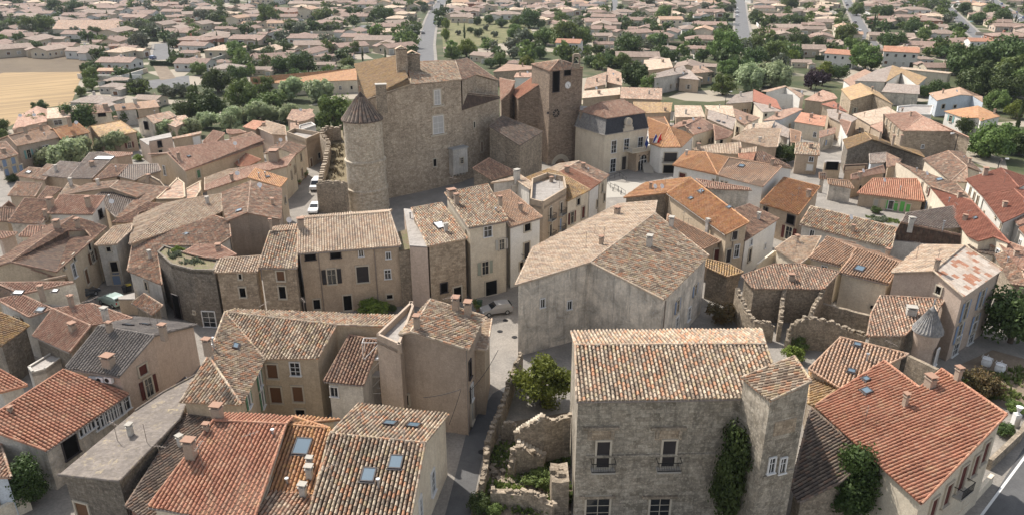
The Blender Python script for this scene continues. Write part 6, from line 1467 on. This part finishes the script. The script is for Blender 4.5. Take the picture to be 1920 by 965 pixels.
tr('f',1080,272,55,'O1',.7,'low grey green shrub in the garden with green shutters',cat='shrub')
tr('f',1060,215,30,'D1',.7,'small dark bush under the green shutters',cat='bush')
tr('f',630,940,60,'M1',.8,'green bush behind the arch like ruined wall',cat='bush')
tr('f',860,900,45,'B1',.8,'bright weeds growing over the ruined wall by the turret',cat='bush')
trb('g',190,915,2.5,'V1',.85,'heavy dark ivy hanging from the corner of the long low house',cat='climbing plant')
tr('g',80,640,40,'V1',.8,'smaller ivy clump beside the blue grey wall',cat='climbing plant')
tr('d',975,445,40,'B1',1.0,'yellow green shrub sprouting on top of the curved bastion',cat='shrub',z0=6.6)
tr('i',1830,370,60,'M2',.7,'leafy plant spilling around the white garden vase',cat='shrub')
tr('i',1760,490,60,'D2',.8,'dark shrub between the orange roof and the road wall',cat='shrub')
tr('f',215,780,90,'R1',.9,'rusty brown dead ivy on the wall right of the great hall',cat='climbing plant')
tr('A1',110,770,60,'D1',.7,'dark bush in front of the yellow house',cat='bush')
tr('A1',1700,465,55,'M1',.8,'mossy round bush against the ochre garden wall',cat='bush')
tr('A1',1300,575,50,'B1',.7,'bright bush behind the porch on posts',cat='bush')
# every roof of the old town carries some flue, chimney, aerial or dish; bare fronts get their small windows
ra=random.Random(23)
for h in HOUSES:
    if h.nm not in('town_house','shed') : continue
    ff=[f for f in h.faces if fnormal([h.V[i] for i in f]).z>.5 or True]
    big=max(ff,key=lambda f:(h.V[f[0]]-h.V[f[2]]).length)
    c=[h.V[i] for i in big]; ar=(c[0]-c[2]).length
    h.fr='s'
    if not any(t in 'hj' for t in h.feats) and ar>7:
        a,b=ra.uniform(.25,.75),ra.uniform(.25,.8); p=c[0].lerp(c[1],a).lerp(c[-1].lerp(c[2],a),b); x,y=topx(p)
        feature(h,ra.choice(['h%f,%f,.9,.5','h%f,%f,.7,.7','j%f,%f,.9,.45','v%f,%f,.8'])%(x,y))
    for k in range(2):
        if ar>8 and ra.random()<.6:
            a,b=ra.uniform(.15,.85),ra.uniform(.2,.95); p=c[0].lerp(c[1],a).lerp(c[-1].lerp(c[2],a),b); x,y=topx(p)
            feature(h,ra.choice(['n%f,%f,2.0','n%f,%f,1.6','q%f,%f','v%f,%f,.5','n%f,%f,2.4'])%(x,y))
    if not any(t in 'wscdbmxoa' for t in h.feats) and h.wallo.data.materials[0].name not in('wall_rub','wall_drub') and h.root.get('label','').find('stair')<0 and h not in (corr,Lh,TB,GH):
        for a,b in h.walls:
            e=Vector((b.x-a.x,b.y-a.y,0)); ln=e.length
            if ln<3.5: continue
            e.normalize(); n=Vector((e.y,-e.x,0)); m=(a+b)/2
            if n.dot(Vector((m.x,m.y,0)).normalized())>-.25: continue
            k=int(ln/3.4)
            for i in range(max(1,k)):
                for z in (1.7,4.3):
                    if z+1>min(a.z,b.z) or ra.random()<.3: continue
                    q=a+e*((i+.5)/max(1,k)*ln); q.z=z; x,y=topx(q)
                    r0=hit_wall(h,x,y)
                    if r0 and (r0[1]-q).length<.5: feature(h,ra.choice(['w%f,%f,.8,1.2','o%f,%f,.7,1.1','s%f,%f,.8,1.4,'+ra.choice('lnbyr'),'c%f,%f,.8,1.4,'+ra.choice('nlkb')])%(x,y))
# garden trees of the plain: the nearer ones one by one, the far ones as one mass
cand=[]
for i in range(24000):
    if len(cand)>=900: break
    D=240+540*rnd.random()**.8; p=Vector((rnd.uniform(-.74,.74)*D,D,0)); x,y=topx(p)
    if not(-10<x<1930 and -10<y<lowy(min(1920,max(0,x)))+8) or any(inpoly(x,y,e) for e in EXC[:3]+EXC[6:7]) or near_road(p,1.5) or not all((p.x-a)**2+(p.y-b)**2>(c*.75+1)**2 for a,b,c in PLACED): continue
    k=rnd.choice(['S1','S1','S2','S2','S3','S4','S4','S5']); r=rnd.uniform(1.8,4.9)
    if k=='S5': r=rnd.uniform(2,3.4)
    cand.append((p,k,r,rnd.uniform(.75,1.1)))
cand.sort(key=lambda c:c[0].y/c[2])
DESC['S']='small garden tree'; SD={'1':'small round dark garden tree','2':'small fresh green garden tree','3':'small grey green garden tree','4':'small spreading dark garden tree','5':'little slim cypress'}
for p,k,r,hs_ in cand[:140]:
    later(tree(k,p,r,hs_,group='x'),SD[k[1]],'tree','garden trees of the plain')
mats_=[MAT['Ldark'],MAT['Lmid'],MAT['Lolive']]; gm=MB()
for p,k,r,hs_ in cand[140:]:
    me_=[c for c in TPR[k][0].children if c.name.startswith('crown')][0].data; zc=TPR[k][1]; a=rnd.uniform(0,6.28); ca,sa=math.cos(a),math.sin(a); mi={'1':0,'2':1,'3':2,'4':0,'5':0}[k[1]]
    vs=[v.co for v in me_.vertices]; n0=len(gm.v)
    gm.v+=[(p.x+r*(v.x*ca-v.y*sa),p.y+r*(v.x*sa+v.y*ca),r*hs_*(v.z+zc)) for v in vs]
    for f in me_.polygons: gm.f.append(tuple(n0+i for i in f.vertices)); gm.m.append(mi); gm.uv.append([(0,0)]*4)
tag(gm.build('distant_trees',mats_),'mass of small far trees scattered between the most distant villas','trees',kind='stuff')
# hedges
leafmat('hedge',(.035,.055,.02),(.05,.075,.025),(.08,.10,.035))
hm=MB(); r_=random.Random(5)
for i in range(1500):
    q=Vector((r_.uniform(-7,7),r_.uniform(-.6,.6),r_.uniform(.1,1.7)))
    if r_.random()<.5: q.z=1.7+r_.uniform(-.15,.15)
    else: q.y=math.copysign(.6,q.y)+r_.uniform(-.1,.1)
    nn=Vector((r_.gauss(0,.5),r_.gauss(0,.6)+q.y,r_.gauss(.4,.5))).normalized(); a=nn.orthogonal().normalized(); b=nn.cross(a)
    hm.face([q-a*.22,q-b*.16,q+a*.22,q+b*.16])
hm.box((0,0,.8),13.8,.95,1.55)
H0=None; nh=0
for i in range(3000):
    if nh>=130: break
    D=rnd.uniform(240,560); p=Vector((rnd.uniform(-.72,.72)*D,D,0)); x,y=topx(p)
    if not(0<x<1920 and 0<y<lowy(x)) or any(inpoly(x,y,e) for e in EXC) or near_road(p,6) or not all((p.x-a)**2+(p.y-b)**2>(c+1)**2 for a,b,c in PLACED): continue
    if H0 is None: H0=hm.build('hedge',MAT['Lhedge']); o=H0
    else: o=H0.copy(); SC.collection.objects.link(o)
    o.location=p; o.rotation_euler.z=math.radians((-12 if x>1100 else -5)+rnd.choice([0,90])); later(o,'clipped dark hedge','hedge','hedges between the villas'); nh+=1
# ------------------------------------------------------------ cars, poles, small things
def carpaint(key,c,r=.3):
    n=N(key); n.col(c); n.b.inputs['Roughness'].default_value=r; n.b.inputs['Specular IOR Level'].default_value=.6; n.b.inputs['Coat Weight'].default_value=.4; MAT[key]=n.mat
carpaint('p_white',(.75,.75,.74)); carpaint('p_silver',(.28,.275,.27)); carpaint('p_green',(.30,.40,.37)); carpaint('p_dark',(.03,.035,.045)); carpaint('p_blue',(.08,.14,.28)); carpaint('p_red',(.3,.03,.03)); plain('tyre',(.015,.015,.015),.9)
plain('lamp_red',(.4,.02,.02),.3); plain('lamp_clear',(.7,.7,.68),.2)
def car_proto(paint, van=False):
    root=empty('parked_car'); L_,W_=(4.9,1.9) if van else (4.2,1.78)
    if van: pr=[(-2.45,.45),(-2.45,1.9),(-2.2,2.0),(1.1,2.0),(1.75,1.2),(2.35,1.0),(2.45,.45)]; gl=[(-2.2,1.3),(-2.1,1.85),(1.05,1.85),(1.6,1.25)]
    else: pr=[(-2.1,.4),(-2.12,.9),(-2.0,1.05),(-1.75,1.45),(-1.2,1.56),(.1,1.55),(.95,1.05),(1.85,.86),(2.08,.68),(2.1,.4)]; gl=[(-1.9,1.06),(-1.68,1.4),(-1.15,1.48),(.05,1.47),(.82,1.06)]
    def shell(mb,pr,w0,w1,zt):
        n=len(pr); 
        def wd(z): return w0 if z<=zt else w0-(w0-w1)*min(1,(z-zt)/.5)
        A=[Vector((x,-wd(z)/2,z)) for x,z in pr]; B=[Vector((x,wd(z)/2,z)) for x,z in pr]
        mb.face(A); mb.face(B[::-1])
        for i in range(n): mb.face([A[i],B[i],B[(i+1)%n],A[(i+1)%n]])
    mb=MB(); shell(mb,pr,W_,W_-.34,1.0); body=mb.build('body',MAT[paint],root)
    b=body.modifiers.new('b','BEVEL'); b.width=.06; b.segments=2
    mb=MB()
    for sy in(-1,1):
        w=W_/2-.02; q=[Vector((x,sy*(w-.17*max(0,(z-1.0))/.5+.012),z)) for x,z in gl]; mb.face(q if sy<0 else q[::-1])
    mb.build('side_window',MAT['glass'],root)
    mb=MB(); (x0,z0),(x1,z1)=(pr[-4],pr[-3]) if not van else (pr[3],pr[4])
    if not van: (x0,z0),(x1,z1)=pr[5],pr[6]
    d=Vector((x1-x0,0,z1-z0)); n_=Vector((-d.z,0,d.x)).normalized()*(-1 if d.x<0 else 1)
    if n_.z<0: n_=-n_
    f=lambda t,y:Vector((x0,y,z0))+d*t+n_*.02
    mb.face([f(.08,-.66),f(.92,-.74),f(.92,.74),f(.08,.66)]); mb.build('windscreen',MAT['glass'],root)
    mb=MB(); mb.box(((-2.46 if van else -1.93),0,1.5 if van else 1.24),.03 if van else .12,1.3,.5 if van else .3); mb.build('rear_window',MAT['glass'],root)
    for x in(-L_*.31,L_*.31):
        for sy in(-1,1):
            mb=MB(); mb.tube([(x,sy*(W_/2-.22),.33),(x,sy*(W_/2+.02),.33)],.33,16); wh=mb.build('wheel',MAT['tyre'],root)
            mb=MB(); mb.tube([(x,sy*(W_/2-.1),.33),(x,sy*(W_/2+.035),.33)],.2,12); mb.build('rim',MAT['zinc'],wh)
    for sy in(-1,1):
        mb=MB(); mb.box((L_/2-.12,sy*.65,.72),.16,.34,.15); mb.build('headlight',MAT['lamp_clear'],root)
        mb=MB(); mb.box((-L_/2+.02,sy*.72,.85),.1,.2,.25); mb.build('tail_light',MAT['lamp_red'],root)
    return root
CP={}
def car(fr,X,Y,paint,ang,label,van=False,group=None):
    p=P(*s(fr,X,Y),0); k=(paint,van)
    if k not in CP: CP[k]=car_proto(paint,van); r=CP[k]
    else: r=copy_tree(CP[k])
    r.location=(p.x,p.y,.03); r.rotation_euler=(0,0,math.radians(ang)); tag(r,label,'van' if van else 'car',group); return r
car('e',850,780,'p_silver',198,'silver grey hatchback parked in front of the cream house on the little square')
car('d',1728,225,'p_white',-88,'white car parked in the lane below the round tower')
car('d',1738,98,'p_white',-88,'white van farther up the lane beside the castle rampart',van=True)
car('d',620,730,'p_green',150,'pale green car half hidden by the tan garage block')
car('g',935,288,'p_dark',35,'dark car parked beside the brown house with red shutters')
car('d',460,695,'p_dark',60,'dark car nose at the edge of the lane below the collapsed roof')
car('a',840,325,'p_blue',95,'blue car parked above the boules court')
car('a',915,215,'p_white',100,'white car at the top end of the little estate road')
car('a',1650,118,'p_white',10,'white car in the yard near the cream two storey villa')
rc=random.Random(3)
nc=0
for q,w in ROADS[:6]:
    for a,b in zip(q,q[1:]):
        L0=(b-a).length; t=rc.uniform(4,30)
        while t<L0 and nc<34:
            d=(b-a).normalized(); n=Vector((-d.y,d.x,0)); p=a+d*t+n*(w/2-1.1)*rc.choice([-1,1]); x,y=topx(p)
            if 0<x<1920 and 0<y<110 and rc.random()<.6:
                k=(rc.choice(['p_white','p_silver','p_dark','p_white','p_blue','p_red']),False)
                if k not in CP: CP[k]=car_proto(k[0]); r=CP[k]
                else: r=copy_tree(CP[k])
                r.location=(p.x,p.y,.05); r.rotation_euler=(0,0,math.atan2(d.y,d.x)); nc+=1
                later(r,{'p_white':'tiny white','p_silver':'tiny silver','p_dark':'tiny dark','p_blue':'tiny blue','p_red':'tiny red'}[k[0]]+' car','car','cars parked on the villa roads')
            t+=rc.uniform(14,60)
# slate turret of the patchwork house
tp=P(*s('f',1347,865),6.6); root=empty('slate_turret',(tp.x,tp.y,0)); tag(root,'round pale turret with a pointed grey slate cone roof','turret')
ring_tower(root,0,0,0,[(0,1.15),(4.4,1.15),(5.4,1.3),(6.3,1.42),(6.5,1.45)],MAT['Wpink'],'wall',28); cone_roof(root,0,0,6.45,1.6,3.1,MAT['Rslat2'],28,name='roof')
mb=MB(); mb.tube([(0,0,9.6),(0,0,10.2)],.08,6); mb.tube([(0,0,10.1),(0,0,11.2)],.02,5); mb.build('finial',MAT['zinc'],root)
Mw=Matrix.Translation((1.0,-1.0,3.6))@Matrix.Rotation(math.radians(45),4,'Z')@Matrix.Rotation(math.pi,4,'Z'); window_mesh(Mw,.6,2.0,'frame_white','glass','w','k',root)
# street lamps
def lamp(fr,X,Y,z,label,armd=(-1,0)):
    p=P(*s(fr,X,Y),z); root=empty('street_lamp',(p.x,p.y,0)); tag(root,label,'street lamp')
    mb=MB(); mb.tube([(0,0,0),(0,0,z)],.09,8,taper=[1.3,.8]); mb.tube([(0,0,z-.1),(armd[0]*.5,armd[1]*.5,z+.25),(armd[0]*1.2,armd[1]*1.2,z+.3)],.05,6); mb.build('pole',MAT['iron'],root)
    mb=MB(); mb.tube([(armd[0]*.9,armd[1]*.9,z+.32),(armd[0]*1.6,armd[1]*1.6,z+.28)],.16,8,taper=[.7,1.1]); mb.build('lamp_head',MAT['plastic_white'],root)
lamp('A2',1660,650,8.5,'tall street lamp standing against the castle wall by the round tower')
lamp('c',732,455,7,'street lamp beside the purple tree',(1,0)); lamp('c',1510,740,8,'street lamp in front of the blank brown hall wall',(-1,0)); lamp('c',1740,880,8,'lamp with a broad double head above the white terrace row',(1,0))
lamp('c',240,510,7,'thin lamp post over the pale striped roofs',(1,0))
# big white builder bags, garden vase, railings, bollards
for i,(X,Y,l) in enumerate(((1668,125,'large white builder bag in the yard, left of the pair'),(1742,158,'large white builder bag in the yard, right of the pair'))):
    p=P(*s('i',X,Y),.5); mb=MB(); n=14
    pr=[(.42,0),(.55,.15),(.58,.5),(.52,.85),(.56,.98)]
    for (r0,z0),(r1,z1) in zip(pr,pr[1:]):
        for k in range(n):
            a0,a1=k*2*math.pi/n,(k+1)*2*math.pi/n; sq=lambda a,r:r*(1+.12*math.cos(4*a)); mb.face([(math.cos(a)*sq(a,r),math.sin(a)*sq(a,r),z) for a,r,z in((a0,r0,z0),(a1,r0,z0),(a1,r1,z1),(a0,r1,z1))])
    mb.face([(math.cos(k*2*math.pi/n)*.5,math.sin(k*2*math.pi/n)*.5,.8) for k in range(n)])
    for sx in(-1,1):
        for sy in(-1,1): mb.tube([(sx*.45,sy*.45,.9),(sx*.3,sy*.45,1.25),(sx*.1,sy*.45,.95)],.03,5)
    o=mb.build('builder_bag',MAT['plastic_white']); o.location=(p.x,p.y,0); tag(o,l,'bag')
p=P(*s('i',1840,405),1.6); mb=MB(); mb.tube([(0,0,0),(0,0,.1),(0,0,.25),(0,0,.4),(0,0,.75),(0,0,.85)],.3,14,taper=[.7,.6,.3,.6,1.0,1.15]); mb.box((0,0,-.75),.6,.6,1.5); o=mb.build('garden_vase',MAT['frame_white']); o.location=p; o.location.z=1.5; tag(o,'white stone vase on a gate pillar by the road','vase')
def railing(fr,pts,label,h=1.0,z=.0):
    q=px(fr,pts,z); mb=MB(); c=q[0]
    for a,b in zip(q,q[1:]):
        mb.tube([a-c+Vector((0,0,h)),b-c+Vector((0,0,h))],.04,5); mb.tube([a-c+Vector((0,0,.3)),b-c+Vector((0,0,.3))],.025,5); k=max(1,int((b-a).length/1.5))
        for i in range(k+1): v=a.lerp(b,i/k)-c; mb.tube([v,v+Vector((0,0,h))],.035,5)
    o=mb.build('railing',MAT['iron']); o.location=c; tag(o,label,'railing')
railing('t','560,905 580,935 640,965','black metal railing on the square before the town hall'); railing('t','575,880 650,850 700,890','short black railing beside the town hall porch')
railing('A4','0,870 100,935','black barrier rail at the near side of the square')
# white scaffold on the flank of the tall brown house
p=P(*s('h',180,170),5.5); root=empty('scaffold',(p.x,p.y,0)); tag(root,'white metal scaffold against the tall brown house','scaffold'); mb=MB()
for x in(-.9,.9):
    for y in(-.5,.5): mb.tube([(x,y,0),(x,y,9)],.04,6)
for z in(3,5,7,9):
    for y in(-.5,.5): mb.tube([(-.9,y,z),(.9,y,z)],.035,5)
    for x in(-.9,.9): mb.tube([(x,-.5,z),(x,.5,z)],.035,5)
for z in(3,5,7): mb.tube([(-.9,-.5,z),(.9,-.5,z+2)],.03,5)
mb.build('frame',MAT['frame_white'],root); mb=MB(); mb.box((0,0,5.1),1.8,1.0,.06); mb.box((0,0,7.1),1.8,1.0,.06); mb.build('deck',MAT['zinc'],root)
# three air conditioners under the corrugated eave
for i,(X,lab) in enumerate(((520,'left of three white air conditioners under the corrugated eave'),(563,'middle of three white air conditioners under the corrugated eave'),(608,'right of three white air conditioners under the corrugated eave'))):
    r=hit_wall(corr,*s('g',X,215))
    if r:
        _,pp,e,n=r; M=Matrix(((e.x,n.x,0,0),(e.y,n.y,0,0),(0,0,1,0),(0,0,0,1))); mb=MB(); mb.box(None,.85,.35,.65,M=M); o=mb.build('air_conditioner',MAT['plastic_white']); o.location=pp+n*.25
        mb=MB(); disc(mb,M@Matrix.Translation((-.1,.19,0)),.25,.02,16); mb.build('fan_grille',MAT['iron'],o); tag(o,lab,'air conditioner','air conditioners under the corrugated eave')
# overhead cables between houses
def cable(fr,pts,label):
    q=parse(fr,pts); A,B=P(*q[0]),P(*q[1]); mb=MB(); n=10; v=[]
    for i in range(n+1):
        t=i/n; w=A.lerp(B,t)-A; w.z-=4*.5*t*(1-t)*((B-A).length/12); v.append(w)
    mb.tube(v,.03,4); o=mb.build('overhead_cable',MAT['iron']); o.location=A; tag(o,label,'cable')
cable('h','655,280,8.5 590,470,6','dark overhead cable sagging between the tall brown and big cream gable houses')
cable('h','700,290,8 860,60,7','overhead cable crossing the alley to the little square')
cable('h','450,320,7.5 655,275,8.0','thin cable fixed along the brown rendered wall')
# bins, pots, bollards and manhole covers
plain('bin_green',(.03,.07,.04),.5); plain('bin_dark',(.03,.03,.035),.5); plain('lid_y',(.45,.35,.04),.5)
for i,(fr,X,Y,m,lid,lb) in enumerate((('d',690,668,'bin_dark','bin_dark','black wheelie bin at the foot of the thin tall pale house'),('d',712,660,'bin_dark','lid_y','wheelie bin with a yellow lid beside the black one'),
     ('e',760,750,'bin_green','bin_green','green wheelie bin beside the parked silver hatchback'),('s',650,0,'bin_green','bin_green','x'))[:3]):
    p=P(*s(fr,X,Y),0); root=empty('wheelie_bin',(p.x,p.y,0),i*.7); tag(root,lb,'bin'); mb=MB(); 
    for k,(w0,z0,w1,z1) in enumerate(((.46,.1,.6,1.0),)):
        q=lambda w,z:[Vector((x*w/2,y*w/2,z)) for x,y in((-1,-1),(1,-1),(1,1),(-1,1))]; A,B=q(w0,z0),q(w1,z1)
        for a in range(4): mb.face([A[a],A[(a+1)%4],B[(a+1)%4],B[a]])
    mb.build('body',MAT[m],root); mb=MB(); mb.box((0,0,1.04),.66,.68,.08); mb.build('lid',MAT[lid],root)
    for sx in(-1,1): mb=MB(); mb.tube([(sx*.2,.25,.1),(sx*.28,.25,.1)],.1,10); mb.build('wheel',MAT['tyre'],root)
for i,(fr,X,Y) in enumerate((('e',950,912),('e',870,880),('d',520,700),('h',770,620),('e',900,820))):
    p=P(*s(fr,X,Y),0); mb=MB(); mb.tube([(0,0,.03),(0,0,.045)],.36,18); mb.tube([(0,0,.04),(0,0,.05)],.28,18); o=mb.build('manhole_cover',MAT['iron']); o.location=p; later(o,'round iron manhole cover in the street','manhole',None)
bp=px('t','600,960 660,985 720,1000 780,1005 840,995')
for i,p in enumerate(bp):
    mb=MB(); mb.tube([(0,0,0),(0,0,.75),(0,0,.85)],.08,8,taper=[1,1,.6]); o=mb.build('bollard',MAT['iron']); o.location=p; tag(o,'short black bollard on the town square, %s from left'%('first second third fourth fifth'.split()[i]),'bollard','bollards on the town square')
for i,(fr,X,Y) in enumerate((('A2',890,830),('A2',945,765),('A2',960,745),('e',735,745),('e',748,770))):
    p=P(*s(fr,X,Y),0); root=empty('flower_pot',(p.x,p.y,0)); mb=MB(); mb.tube([(0,0,0),(0,0,.45)],.28,10,taper=[.7,1.1]); mb.build('pot',MAT['terracotta'],root)
    rq=random.Random(i); mb=MB()
    for k in range(120):
        v=Vector((rq.gauss(0,.2),rq.gauss(0,.2),.7+rq.gauss(0,.2))); a=Vector((rq.gauss(0,1),rq.gauss(0,1),rq.gauss(0,1))).normalized()*.1; b=a.orthogonal().normalized()*.07; mb.face([v-a,v-b,v+a,v+b])
    mb.build('plant',MAT['Lmid'],root); later(root,'potted green plant on the pavement','plant',None)
flush_labels()
# ------------------------------------------------------------ haze
me=bpy.data.meshes.new('haze'); bm=bmesh.new(); bmesh.ops.create_cube(bm,size=1); bm.to_mesh(me); bm.free()
ho=link(bpy.data.objects.new('haze',me)); ho.scale=(9000,9000,50.0); ho.location=(0,3000,23.0); ho['kind']='stuff'
hm_=bpy.data.materials.new('haze'); hm_.use_nodes=True; t=hm_.node_tree; t.nodes.clear(); o_=t.nodes.new('ShaderNodeOutputMaterial'); v_=t.nodes.new('ShaderNodeVolumePrincipled')
v_.inputs['Color'].default_value=(.78,.86,1.0,1); v_.inputs['Density'].default_value=.00007; v_.inputs['Anisotropy'].default_value=.3; t.links.new(v_.outputs[0],o_.inputs['Volume']); me.materials.append(hm_)
